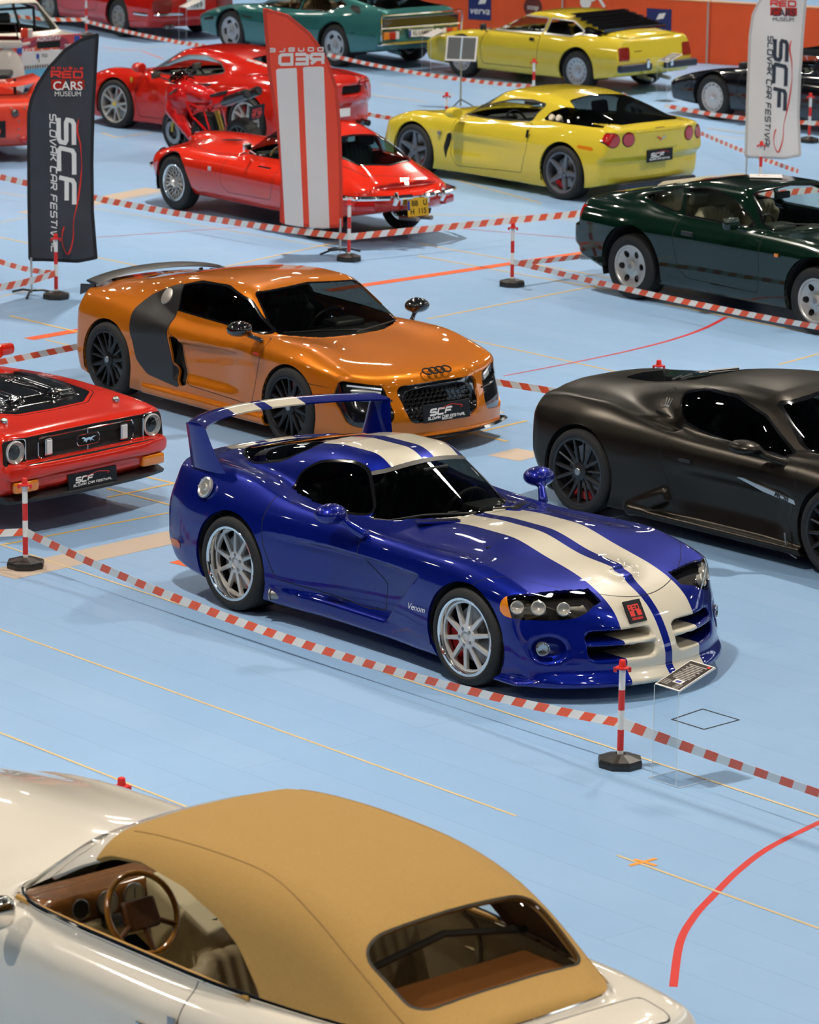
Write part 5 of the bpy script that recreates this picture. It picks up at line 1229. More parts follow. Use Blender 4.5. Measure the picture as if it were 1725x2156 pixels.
    s.emit('engine_cover', ['engine'], root, [GLOSSBLACK], offset=.003); s.emit('tail_lamp', ['taillight'], root, [REDLENS], mirror='pair'); s.emit('headlamp', ['headlight'], root, [LAMPDARK], mirror='pair')
    for sg in (1, -1):
        b = MB(); b.rbox((-.62, sg*.705, .855), (.26, .02, .08), .01, Matrix.Rotation(.2, 3, 'Y')); b.build('intake_mesh', SEAM, root)
        for k in range(3): b = MB(); b.tube([(-.85-.09*k, sg*.34, 1.10-.025*k), (-.95-.11*k, sg*.10, 1.09-.03*k)], .012, 6); b.build('engine_cover_slat', BLACK, root)
        b = MB(); b.prism([(.34, .595), (.40, .60), (.93, .52), (.96, .485), (.62, .53)], sg*.905, sg*.935, 'y'); q = b.build('fender_blade', SILVER, root)
        t = font_text('MC20', .055, BLACK, 'lettering', q, sx=1.3, shear=.2, bold=.001); place(t, (.80, sg*.938, .522), (-sg, 0, .24*sg), (-.1, 0, 1))
        b = MB(); b.tube([(.86, sg*.945, .26), (.90, sg*.955, .12), (1.0, sg*.955, .09)], .008, 6); b.build('sill_trim', STEEL, root)
        b = MB()
        for dx in (-.03, 0, .03): b.tube([(-.60+dx*.6, sg*.742, .965), (-.60+dx, sg*.708, 1.03)], .005, 5)
        b.tube([(-.628, sg*.738, .975), (-.572, sg*.738, .975)], .005, 5); b.build('trident_badge', SILVER, root, smooth=False)
        b = MB(); b.rbox((-.22, sg*.925, .625), (.13, .012, .025), .005); b.build('door_handle', BLACK, root)
    def mf(x, y, z): return smin(ell(x, y, z, (.50, 1.03, .865), (.14, .11, .055)), cap(x, y, z, (.58, .99, .83), (.76, .84, .76), .024, .03), .05)
    mirror_blob(root, mf, (.3, .76, .68), (.9, 1.2, .98), P)
    cabin(root, .5, .2, .76, .66, BLACK, BLACK, (-.05,), .35, 1)
    w_ = make_wheel(.345, .27, .27, 'dual5', mat('dark_graphite_rim', (.05, .05, .052), .35, .7), capcol=STEEL)
    put_wheels(root, w_, [(1.35, .955, .34, 0, 0), (1.35, -.955, .34, 0, 0), (-1.35, .965, .345, 0, 0), (-1.35, -.965, .345, 0, 0)])
    arches(root, [(1.35, .34, .375, .55, .94), (-1.35, .345, .385, .52, .95)], .9)
matt_car()
def muscle_car():
    root = empty('muscle_car', (-4.332, 30.341, 0), -.72)
    tag(root, 'red muscle car with black bonnet panel and round headlamps, cut by the left edge', 'car')
    P = paint('red_paint', (.66, .026, .011), .0, .22)
    zc = spl([(-2.5, .86), (-1.8, .95), (-1.2, .93), (0, .90), (.75, .925), (1.2, .93), (1.8, .885), (2.2, .825), (2.36, .80), (2.42, .76)], .05)
    fen = spl([(-2.5, .86), (-1.6, .95), (-1.0, .93), (-.3, .88), (.4, .88), (1.2, .90), (1.8, .865), (2.2, .825), (2.42, .78)], .06)
    wp = spl([(-2.5, .84), (-1.6, .93), (-1.3, .94), (0, .91), (1.0, .925), (1.6, .925), (2.2, .895), (2.45, .87)], .06)
    tk = spl([(.0, .2), (.2, .10), (.35, .04), (.55, .0), (.70, .0), (.82, .04), (.92, .12), (1.0, .2)], .02)
    zb = spl([(-2.5, .30), (-1.6, .22), (1.0, .20), (2.0, .24), (2.5, .30)], .03)
    wr = spl([(-2.2, .62), (-1.3, .70), (-.3, .74), (.4, .72), (1.0, .66)], .05)
    roof = spl([(-2.3, .90), (-1.8, .99), (-1.2, 1.14), (-.6, 1.25), (-.2, 1.275), (.1, 1.26), (.8, 1.2)], .05)
    nose = lambda a, z: 2.43-.10*a**3+.03*S((.80-z)/.3)-.12*S((.40-z)/.12)
    tail = lambda a, z: -2.45+.1*a**3
    def post(f, x, a, z):
        # recessed face panel, bumper roll under it, twin hood scoops
        f = smax(f, -rb(x, a, z, (2.45, 0, .67), (.15, 1.68, .20), .03), .012)
        f = smin(f, smax(rb(x, a, z, (2.395, 0, .515), (.20, 1.72, .125), .055), x-(2.50-.10*a**3), .02), .02)
        f = smin(f, rb(x, a, z, (1.60, .30, .925), (.46, .26, .07), .03, .10), .04)
        f = smax(f, -rb(x, a, z, (1.86, .30, .93), (.10, .20, .032), .012), .01)
        return smin(f, rb(x, a, z, (1.05, 0, .925), (1.5, .5, .05), .025, .05), .10)
    F = mkF(zc, fen, wp, tk, zb, nose, tail, yf=.80, sf=.16, edge=.8, post=post, kt=.06, kn=.05,
            gr=dict(ws=(.90, .80, .28, 1.24, .10, .10), roof=roof, rc=.06, side=(wr, .45, .92), k1=.03, k2=.08, end=-2.2))
    s = Shell(F, (-2.6, 0, .12), (2.62, 1.04, 1.34), .024)
    s.wheel_hole(-1.385, .34, .37); s.wheel_hole(1.385, .34, .37); s.drop('arch')
    ws = sym([(.0, 1.24), (.58, 1.20), (.69, .96), (.66, .94), (0, .955)])
    s.end(ws, 'wtrim', grow=.022, sm=1, x=.0, nmin=.2, zmin=.88); s.end(ws, 'wglass', 'wtrim', sm=1, x=.0, nmin=.2, zmin=.88)
    win = [(-.95, .95), (-.85, 1.10), (-.5, 1.19), (.0, 1.19), (.35, 1.05), (.50, .94), (-.2, .93)]
    s.side(win, 'trim', grow=.015, sm=1); s.side(win, 'glass', 'trim', sm=1)
    pan = sym([(.0, 2.02), (.36, 2.0), (.60, 1.82), (.62, 1.75), (.64, 1.25), (.66, .98), (0, .86)]); pan = [(x, y) for y, x in pan]
    s.top(pan, 'blackhood', grow=0, sm=1, zmin=.7, nmin=.1)
    s.top(pan, 'redgap', grow=.028, sm=1, zmin=.7, nmin=.1); s.top(pan, 'blackhood', grow=.036, sm=1, zmin=.7, nmin=.1)
    s.end(sym([(0, .775), (.85, .765), (.86, .57), (.0, .565)]), 'face', sm=1, x=2.2, nmin=.3)
    s.cut(lambda V, N: np.where((V[:, 0] > 2.1) & (V[:, 2] > .74) & (N[:, 2] > .3), np.abs(V[:, 0]-2.33)-.003, .1), 'seam')
    s.emit('body', {'body': 0, 'redgap': 0, 'seam': 1, 'blackhood': 2, 'face': 1}, root, [P, SEAM, GLOSSBLACK], rim=.02, rimmat=0)
    s.emit('windshield_trim', ['wtrim', 'trim'], root, [CHROME], offset=.002)
    s.emit('windshield', ['wglass'], root, [GREENGLASS], offset=-.004); s.emit('side_window', ['glass'], root, [GREENGLASS], offset=-.004, mirror='pair')
    # face: surround, running-horse emblem, lamps
    def rr(cy, cz, w, h, r=.02, n=5):
        out = []
        for sx, sz, a0 in ((1, 1, 0), (-1, 1, 90), (-1, -1, 180), (1, -1, 270)):
            for i in range(n): a = math.radians(a0+90*i/(n-1)); out.append((cy+sx*(w/2-r)+r*math.cos(a), cz+sz*(h/2-r)+r*math.sin(a)))
        return out
    for (cy, w_, h_) in ((0, 1.02, .165), (.735, .21, .20), (-.735, .21, .20)):
        b = MB(); b.sm = True; b.tube([(2.415-.1*abs(y)**3, y, z) for y, z in rr(cy, .668, w_, h_, .04)], .006, 6, closed=True); b.build('chrome_surround', CHROME, root)
    for sg in (1, -1):
        hd = on(root, REFLECT, (2.395, sg*.735, .668), (1, 0, 0), .088, .02, 'headlamp', [REFLECT], prof=[(.092, -.03), (.092, .0), (.085, .006), (.08, .0), (.05, -.03), (0, -.04)])
        on(root, CLEAR, (2.40, sg*.735, .668), (1, 0, 0), .08, .02, 'headlamp_lens', [CLEAR], prof=[(.08, .004), (.06, .018), (.03, .026), (0, .028)], parent=hd)
        b = MB(); b.rbox((2.40, sg*.405, .668), (.03, .075, .13), .01); q = b.build('sport_lamp', CHROME, root, smooth=False)
        b = MB(); b.rbox((2.418, sg*.405, .668), (.01, .055, .108), .004); b.build('lens', mat('frosted_lens', (.75, .74, .70), .25, coat=.5), q, smooth=False)
        b = MB(); b.rbox((2.44, sg*.68, .405), (.06, .24, .085), .02); b.build('turn_signal', AMBER, root, smooth=False)
        on(root, CHROME, (2.12, sg*.60, .86), (.15, 0, 1), .03, .02, 'hood_pin', [CHROME])
        b = MB(); b.rbox((.42, sg*.98, .98), (.09, .16, .09), .035); b.tube([(.42, sg*.96, .95), (.46, sg*.80, .90)], .016, 6); b.build('door_mirror', P, root)
    b = MB(); b.sm = True; b.tube([(2.425, y, z) for y, z in rr(0, .672, .24, .085, .03)], .004, 6, closed=True); b.tube([(2.42, 0, .715), (2.42, 0, .75)], .004, 5); b.tube([(2.42, 0, .63), (2.42, 0, .588)], .004, 5); b.build('emblem_frame', CHROME, root)
    horse = [(-.075, .012), (-.06, .022), (-.045, .020), (-.03, .010), (.0, .014), (.03, .012), (.05, .018), (.085, .016), (.05, .008), (.035, .0), (.05, -.012), (.062, -.022), (.045, -.014), (.028, -.006), (.022, -.024), (.015, -.006), (-.01, -.006), (-.02, -.022), (-.03, -.024), (-.022, -.008), (-.04, -.014), (-.058, -.010), (-.045, -.002), (-.052, .008)]
    b = MB(); b.prism([(2.0*0+y, .672+z) for y, z in horse], 2.424, 2.430, 'x'); b.build('horse_emblem', CHROME, root, smooth=False)
    b = MB(); b.sm = True; secs = [[(2.42-.14*abs(y)**3, y, .33), (2.50-.14*abs(y)**3, y, .30), (2.49-.14*abs(y)**3, y, .275), (2.2, y, .27)] for y in np.linspace(-.84, .84, 17)]; b.loft(secs); b.build('front_spoiler', BLACK, root)
    p = show_plate(root, .52, .12); place(p, (2.475, 0, .37), (0, 1, 0), (-.08, 0, 1))
    b = MB(); b.sm = True; b.tube([(.86, -.3, .935), (.70, -.62, .94)], .007, 6); b.build('wiper', BLACK, root)
    cabin(root, .2, .25, .90, .66, BLACK, BLACK, (-.4,), .36, 1)
    w_ = make_wheel(.34, .24, .20, 'star5', SILVER)
    put_wheels(root, w_, [(1.385, .90, .34, 0, 0), (1.385, -.90, .34, 0, 0), (-1.385, .91, .34, 0, 0), (-1.385, -.91, .34, 0, 0)])
    arches(root, [(1.385, .34, .37, .5, .90), (-1.385, .34, .37, .5, .90)], .9)
muscle_car()
def green_car():
    root = empty('grand_tourer', (3.817, 38.828, 0), -.84)
    tag(root, 'dark green coupe with beige leather cabin and silver six-spoke wheels', 'car')
    P = paint('british_green_paint', (.0025, .015, .008), .1, .25)
    zc = spl([(-2.35, .90), (-2.2, .97), (-1.8, 1.0), (-1.0, .96), (.3, .93), (.7, .93), (1.2, .90), (1.8, .82), (2.2, .72), (2.4, .6)], .05)
    fen = spl([(-2.35, .90), (-2.1, .96), (-1.5, .97), (-.9, .935), (-.2, .925), (.5, .91), (1.2, .89), (1.8, .80), (2.2, .70), (2.4, .6)], .06)
    wp = spl([(-2.35, .82), (-2.0, .87), (-1.4, .925), (-1.0, .91), (-.4, .885), (.4, .885), (1.0, .90), (1.35, .92), (1.8, .90), (2.3, .82)], .06)
    tk = spl([(.0, .16), (.18, .07), (.30, .03), (.45, .01), (.6, .0), (.74, .0), (.86, .05), (.96, .13), (1.05, .22)], .02)
    zb = spl([(-2.35, .42), (-2.0, .34), (-1.6, .24), (-.9, .20), (1.0, .19), (2.4, .22)], .03)
    wr = spl([(-2.1, .52), (-1.4, .68), (-.6, .76), (0, .76), (.5, .73), (1.1, .66)], .05)
    roof = spl([(-2.3, .94), (-1.95, 1.02), (-1.5, 1.14), (-1.0, 1.25), (-.5, 1.315), (0, 1.315), (.2, 1.295), (.8, 1.2)], .05)
    nose = lambda a, z: 2.38-.2*a**2.2
    tail = lambda a, z: -2.27+.18*a**2.6-.06*S((.72-z)/.04)*S((z-.45)/.05)+.16*S((.45-z)/.3)+.03*S((z-.8)/.2)
    def lp(f, x, a, z):
        g = ((np.hypot((x+1.305), (z-.33))-.47)); g2 = np.hypot(x-1.305, z-.33)-.47  # flared arches
        return smin(smin(f, smax(np.abs(g)-.03, a-.945, .02)+.6*np.maximum(a*-1+.80, 0), .04), smax(np.abs(g2)-.03, a-.94, .02)+.6*np.maximum(.80-a, 0), .04) if False else f
    F = mkF(zc, fen, wp, tk, zb, nose, tail, yf=.72, sf=.18, low_post=lp, kt=.09,
            gr=dict(ws=(.92, .70, .42, 1.29, .10, .12), roof=roof, rc=.08, side=(wr, .44, .94), k1=.04, k2=.11, end=-2.05), kb=lambda x: .025+.08*S((-.9-x)/.4))
    s = Shell(F, (-2.45, 0, .1), (2.5, 1.04, 1.36), .028)
    s.wheel_hole(-1.305, .36, .43); s.wheel_hole(1.305, .36, .43); s.drop('arch')
    q = [(-1.36, 1.07), (-1.10, 1.14), (-.86, 1.20), (-.80, 1.20), (-.74, .99), (-.82, .985), (-1.1, 1.02)]
    w2 = [(-.74, 1.215), (-.45, 1.245), (-.10, 1.19), (.12, 1.09), (.32, .965), (.0, .955), (-.66, .97)]
    for k, W in enumerate((q, w2)): s.side(W, 'trim', grow=.016, sm=1); s.side(W, 'glass%d' % k, 'trim', sm=1)
    ws = sym([(.0, 1.285), (.54, 1.25), (.68, .98), (.64, .935), (0, .90)])
    s.end(ws, 'wtrim', grow=.018, sm=1, x=.0, nmin=.2, zmin=.88); s.end(ws, 'wglass', 'wtrim', sm=1, x=.0, nmin=.2, zmin=.88)
    s.top([(-1.12, 0), (-1.16, .45), (-1.8, .42), (-1.86, 0), (-1.8, -.42), (-1.16, -.45)], 'rglass', sm=1, zmin=.95)
    s.end([(.40, .90), (.80, .90), (.80, .77), (.40, .77)], 'taillight', x=-1.9, sgn=-1, sm=1)
    s.side([(-2.3, .88), (-2.10, .88), (-2.10, .78), (-2.3, .78)], 'sidelight', sm=1, ymin=.4)
    door = [(-.70, .95), (-.70, .70), (-.60, .40), (-.50, .33), (.50, .31), (.52, .6), (.50, .93), (0, .94)]
    s.seam('side', door, 'door', sm=1, ymin=.4, nmin=.25)
    s.cut(lambda V, N: np.where((V[:, 1] > .5) & (np.abs(V[:, 0]) < .95) & (V[:, 2] < .45), np.abs(V[:, 2]-.315)-.004, .1), 'seam')
    s.cut(lambda V, N: np.where((V[:, 0] < -1.75) & (V[:, 2] < .9), np.abs(V[:, 2]-.715-.0*V[:, 0])-.004, .1), 'seam')
    s.emit('body', {'body': 0, 'seam': 1}, root, [P, SEAM], rim=.02, rimmat=0)
    s.emit('door', ['door'], root, [P], mirror='pair')
    s.emit('window_seal', ['trim'], root, [GLOSSBLACK], offset=.001, mirror='pair'); s.emit('windshield_seal', ['wtrim'], root, [GLOSSBLACK], offset=.001)
    CG = glass('clear_car_glass', (.88, .92, .88))
    s.emit('windshield', ['wglass'], root, [CG], offset=-.004); s.emit('quarter_window', ['glass0'], root, [CG], offset=-.004, mirror='pair'); s.emit('side_window', ['glass1'], root, [CG], offset=-.004, mirror='pair')
    s.emit('rear_window', ['rglass'], root, [CG], offset=-.004); s.emit('tail_lamp', ['taillight', 'sidelight'], root, [REDLENS], offset=.002, mirror='pair')
    BE = mat('beige_leather', (.42, .38, .26), .55, bump=.1)
    for sg in (1, -1):
        b = MB(); b.sm = True; st = len(b.V); b.rbox((0, 0, 0), (.11, .20, .12), .045); b.xf(st, Matrix.Translation((.22, sg*.99, 1.0))); b.tube([(.24, sg*.93, .95), (.32, sg*.86, .93)], .022, 8); b.build('door_mirror', P, root)
        b = MB(); b.rbox((-.48, sg*.905, .80), (.16, .016, .045), .006); b.build('door_handle', BLACK, root)
        b = MB(); b.rbox((.78, sg*.912, .74), (.05, .012, .035), .004); b.build('side_repeater', AMBER, root)
        b = MB(); b.sm = True; b.tube([(-2.05, sg*.55, .33), (-2.30, sg*.55, .30)], .032, 12); b.tube([(-2.05, sg*.65, .33), (-2.28, sg*.65, .30)], .032, 12); b.build('exhaust_tip', STEEL, root)
    b = MB(); b.rbox((-1.15, 0, 1.02), (.55, 1.0, .35), .12); b.rbox((-1.0, .3, 1.0), (.2, .45, .5), .1); b.rbox((-1.0, -.3, 1.0), (.2, .45, .5), .1); b.build('rear_seat', BE, root, smooth=True)
    b = MB(); b.rbox((.0, 0, 1.18), (.04, .22, .07), .015); b.build('rear_view_mirror', BLACK, root)
    b = MB(); b.sm = True; b.tube([(.66, -.05, .955), (.50, -.50, .985)], .008, 6); b.build('wiper', BLACK, root)
    cabin(root, .25, .28, .90, .64, mat('dark_green_dash', (.03, .04, .03), .5), BE, (-.45,), .35, -1, m_floor=BE, sseat=1.0)
    w_ = make_wheel(.345, .255, .222, ('disc', 6, .145, .038, .034, 'oval', .03), mat('silver_painted_rim', (.55, .53, .49), .35, .6), capcol=STEEL)
    put_wheels(root, w_, [(1.305, .89, .345, 0, 0), (1.305, -.89, .345, 0, 0), (-1.305, .895, .345, 0, 0), (-1.305, -.895, .345, 0, 0)])
    arches(root, [(1.305, .36, .43, .5, .87), (-1.305, .36, .43, .5, .88)], .9)
    # paper show sign lying on the roof
    b = MB(); b.rbox((0, 0, 0), (.34, .24, .006), .002); o = b.build('roof_sign', mat('paper_white', (.80, .76, .72), .6)); 
    M = Matrix.Translation((3.817, 38.828, 0)) @ Matrix.Rotation(-.84, 4, 'Z') @ Matrix.Translation((-.35, .12, 1.327)) @ Matrix.Rotation(.84-.05, 4, 'Z'); o.matrix_world = M
    tag(o, 'white paper sign lying on the roof of the dark green coupe', 'sign')
    t = MB(); letters(t, 'OF IVL', -.09, .0, .018, .03, .005, .3); t.build('lettering', [BLACK], o, smooth=False); bpy.context.view_layer.update()
    for ch in o.children: ch.location.z = .004
green_car()
def classic_coupe():
    root = empty('classic_coupe', (-1.468, 44.433, 0), 2.249)
    tag(root, 'red classic fastback coupe with wire wheels standing behind the red feather flag', 'car')
    P = paint('classic_red_paint', (.64, .024, .009), .0, .2)
    zc = spl([(-2.4, .52), (-2.25, .60), (-1.8, .70), (-1.2, .80), (0, .84), (.3, .86), (.9, .84), (1.4, .79), (1.8, .71), (2.05, .60), (2.15, .5)], .05)
    fen = spl([(-2.4, .55), (-2.2, .62), (-1.8, .74), (-1.3, .79), (-.8, .78), (0, .78), (.6, .76), (1.1, .76), (1.5, .73), (1.9, .63), (2.15, .5)], .06)
    wp = spl([(-2.4, .60), (-2.1, .70), (-1.6, .79), (-1.2, .82), (-.5, .815), (.3, .80), (1.0, .80), (1.4, .79), (1.8, .72), (2.1, .60)], .06)
    tk = spl([(.1, .26), (.2, .15), (.3, .07), (.42, .02), (.52, .0), (.62, .01), (.72, .05), (.82, .13), (.95, .25)], .02)
    zb = spl([(-2.4, .42), (-2.0, .34), (-1.5, .25), (1.0, .22), (1.7, .28), (2.1, .42)], .03)
    wr = spl([(-2.3, .40), (-1.8, .50), (-1.3, .58), (-.6, .66), (0, .66), (.5, .6)], .05)
    roof = spl([(-2.4, .60), (-2.1, .75), (-1.8, .90), (-1.45, 1.05), (-1.1, 1.16), (-.7, 1.235), (-.35, 1.235), (.3, 1.15)], .06)
    nose = lambda a, z: 2.13-.55*a**2.2-.10*np.abs(z-.5)
    tail = lambda a, z: -2.36+.45*a**2.2+.20*S((.5-z)/.25)
    def lp(f, x, a, z): return smin(f, ell(x, a, z, (.85, 0, .78), (1.1, .34, .125)), .06)
    F = mkF(zc, fen, wp, tk, zb, nose, tail, yf=.60, sf=.17, edge=.66, drop=.35, kt=.16, kn=.10, low_post=lp,
            gr=dict(ws=(.84, .30, .60, 1.18, -.38, .25), roof=roof, rc=.14, side=(wr, .46, .86), k1=.04, k2=.16, end=-2.3), kb=lambda x: .03+.12*S((-.9-x)/.4))
    s = Shell(F, (-2.5, 0, .12), (2.25, .92, 1.30), .028)
    s.wheel_hole(-1.333, .34, .375); s.wheel_hole(1.333, .34, .37); s.drop('arch')
    win = [(-.95, .90), (-.86, 1.03), (-.6, 1.11), (-.35, 1.09), (-.12, .92), (-.03, .85), (-.6, .855)]
    s.side(win, 'trim', grow=.018, sm=1); s.side(win, 'glass', 'trim', sm=1)
    win = [(-1.55, .885), (-1.35, 1.0), (-1.02, 1.08), (-1.0, .88)]
    s.side(win, 'trim', grow=.016, sm=1); s.side(win, 'qglass', 'trim', sm=1)
    ws = sym([(.0, 1.185), (.46, 1.14), (.58, .90), (.54, .86), (0, .83)])
    s.end(ws, 'wtrim', grow=.022, sm=1, x=-.5, nmin=.2, zmin=.8); s.end(ws, 'wglass', 'wtrim', sm=1, x=-.5, nmin=.2, zmin=.8)
    rw = [(-1.22, 0), (-1.25, .38), (-1.45, .47), (-1.80, .36), (-1.88, 0), (-1.80, -.36), (-1.45, -.47), (-1.25, -.38)]
    s.top(rw, 'wtrim', grow=.022, sm=1, zmin=.7, nmin=.3); s.top(rw, 'rglass', 'wtrim', sm=1, zmin=.7, nmin=.3)
    door = [(-.76, .84), (-.74, .55), (-.66, .37), (.22, .35), (.32, .45), (.26, .80), (-.3, .85)]
    s.seam('side', door, 'door', sm=1, ymin=.35, nmin=.2)
    s.cut(lambda V, N: np.where((V[:, 1] > .2) & (V[:, 2] > .36) & (V[:, 0] > .1), np.abs(V[:, 0]-.40)-.0035, .1), 'seam')
    s.seam('top', [(-1.18, 0), (-1.2, .46), (-1.5, .55), (-2.0, .42), (-2.1, 0), (-2.0, -.42), (-1.5, -.55), (-1.2, -.46)], 'hatch', sm=1, zmin=.6)
    s.emit('body', {'body': 0, 'seam': 1}, root, [P, SEAM], rim=.02, rimmat=0)
    s.emit('door', ['door'], root, [P], mirror='pair'); s.emit('tailgate', ['hatch'], root, [P])
    s.emit('chrome_window_frame', ['trim', 'wtrim'], root, [CHROME], offset=.004)
    for n_, t_, m_ in (('windshield', 'wglass', 'join'), ('side_window', 'glass', 'pair'), ('quarter_window', 'qglass', 'pair')): s.emit(n_, [t_], root, [GREENGLASS], offset=-.004, mirror=m_)
    s.emit('rear_window', ['rglass'], root, [glass('teal_rear_glass', (.35, .52, .52))], offset=-.004)
    b = MB(); b.box((-1.9, .36, .62), (.03, .30, .012)); b.sm = True
    for sg in (1, -1): # chrome bumpers, overriders, lamps
        P_ = [(-2.36+.45*abs(y)**2.2-.05, y, .565) for y in np.linspace(.08, .72, 14)]+[(-1.85, .83, .565), (-1.7, .84, .565)]
        b = MB(); b.sm = True; b.tube([(x, sg*y, z) for x, y, z in P_], [.030]*14+[.026, .015], 8); b.build('rear_bumper', CHROME, root)
        b = MB(); b.sm = True; b.tube([(-2.42, sg*.34, .50), (-2.46, sg*.34, .57), (-2.44, sg*.34, .64)], [.03, .034, .022], 10); b.build('overrider', CHROME, root)
        b = MB(); b.rbox((-2.19, sg*.60, .46), (.10, .26, .09), .03, Matrix.Rotation(-sg*.45, 3, 'Z')); q = b.build('tail_lamp', REDLENS, root)
        b = MB(); b.sm = True; b.tube([(2.13-.55*abs(y)**2.2+.05, sg*y, .47) for y in np.linspace(.16, .62, 10)]+[(1.80, sg*.72, .47)], .026, 8); b.build('front_bumper', CHROME, root)
        on(root, REFLECT, (1.93, sg*.50, .60), (.9, .3*sg, .45), .085, .03, 'headlamp', [CHROME])
        b = MB(); b.sm = True; b.tube([(-.22, sg*.66, .84), (-.18, sg*.74, .90)], .010, 6); b.rbox((-.18, sg*.76, .93), (.035, .12, .09), .016); b.build('door_mirror', CHROME, root)
        b = MB(); b.sm = True; b.tube([(-.52, sg*.80, .74), (-.50, sg*.825, .745), (-.66, sg*.825, .745), (-.70, sg*.80, .74)], .011, 6); b.build('door_handle', CHROME, root)
        b = MB(); b.rbox((.52, sg*.80, .60), (.06, .006, .05), .002); b.build('flag_badge', mat('badge_white', (.6, .6, .6), .4), root)
        b = MB(); 
        for k in range(7): b.box((.55+.05*k, sg*.31, .895-.004*k), (.016, .14, .006))
        b.build('bonnet_louvre', SEAM, root, smooth=False)
        b = MB(); b.sm = True; b.tube([(-2.2, sg*.08, .30), (-2.55, sg*.10, .33)], .026, 10); b.build('exhaust_pipe', STEEL, root)
    b = MB(); b.rbox((-2.36, 0, .52), (.03, .42, .10), .01); b.build('plate_plinth', CHROME, root)
    YP = mat('yellow_number_plate', (.72, .42, .01), .4); b = MB(); b.rbox((0, 0, 0), (.30, .20, .01), .004); p = b.build('number_plate', YP, root, smooth=False); place(p, (-2.42, 0, .44), (0, -1, 0), (.12, 0, 1))
    font_text('BB   U', .085, SEAM, 'lettering', p, (.02, .045, .006), bold=.002); font_text('H  115', .085, SEAM, 'lettering', p, (0, -.045, .006), bold=.002)
    b = MB(); b.box((-.135, .03, .0055), (.03, .11, .001)); b.build('country_band', mat('plate_blue', (.01, .03, .3), .4), p, smooth=False)
    t = font_text('Jaguar', .05, CHROME, 'lettering', root, shear=.2); place(t, (-2.17, .0, .735), (0, -1, 0), (.5, 0, .75))
    t = font_text('2+2', .04, CHROME, 'lettering', root, shear=.2); place(t, (-2.21, .0, .69), (0, -1, 0), (.5, 0, .75))
    cabin(root, -.08, .25, .78, .56, BLACK, BLACK, (-.62,), .32, 1, m_wheel=mat('wooden_rim', (.25, .10, .03), .3, coat=.5))
    w_ = make_wheel(.33, .19, .215, 'wire', CHROME, face=mat('bright_wire', (.72, .70, .66), .3, .5))
    put_wheels(root, w_, [(1.333, .745, .33, 0, 0), (1.333, -.745, .33, 0, 0), (-1.333, .73, .33, 0, 0), (-1.333, -.73, .33, 0, 0)])
    arches(root, [(1.333, .34, .37, .42, .74), (-1.333, .34, .375, .45, .78)], .8)
classic_coupe()
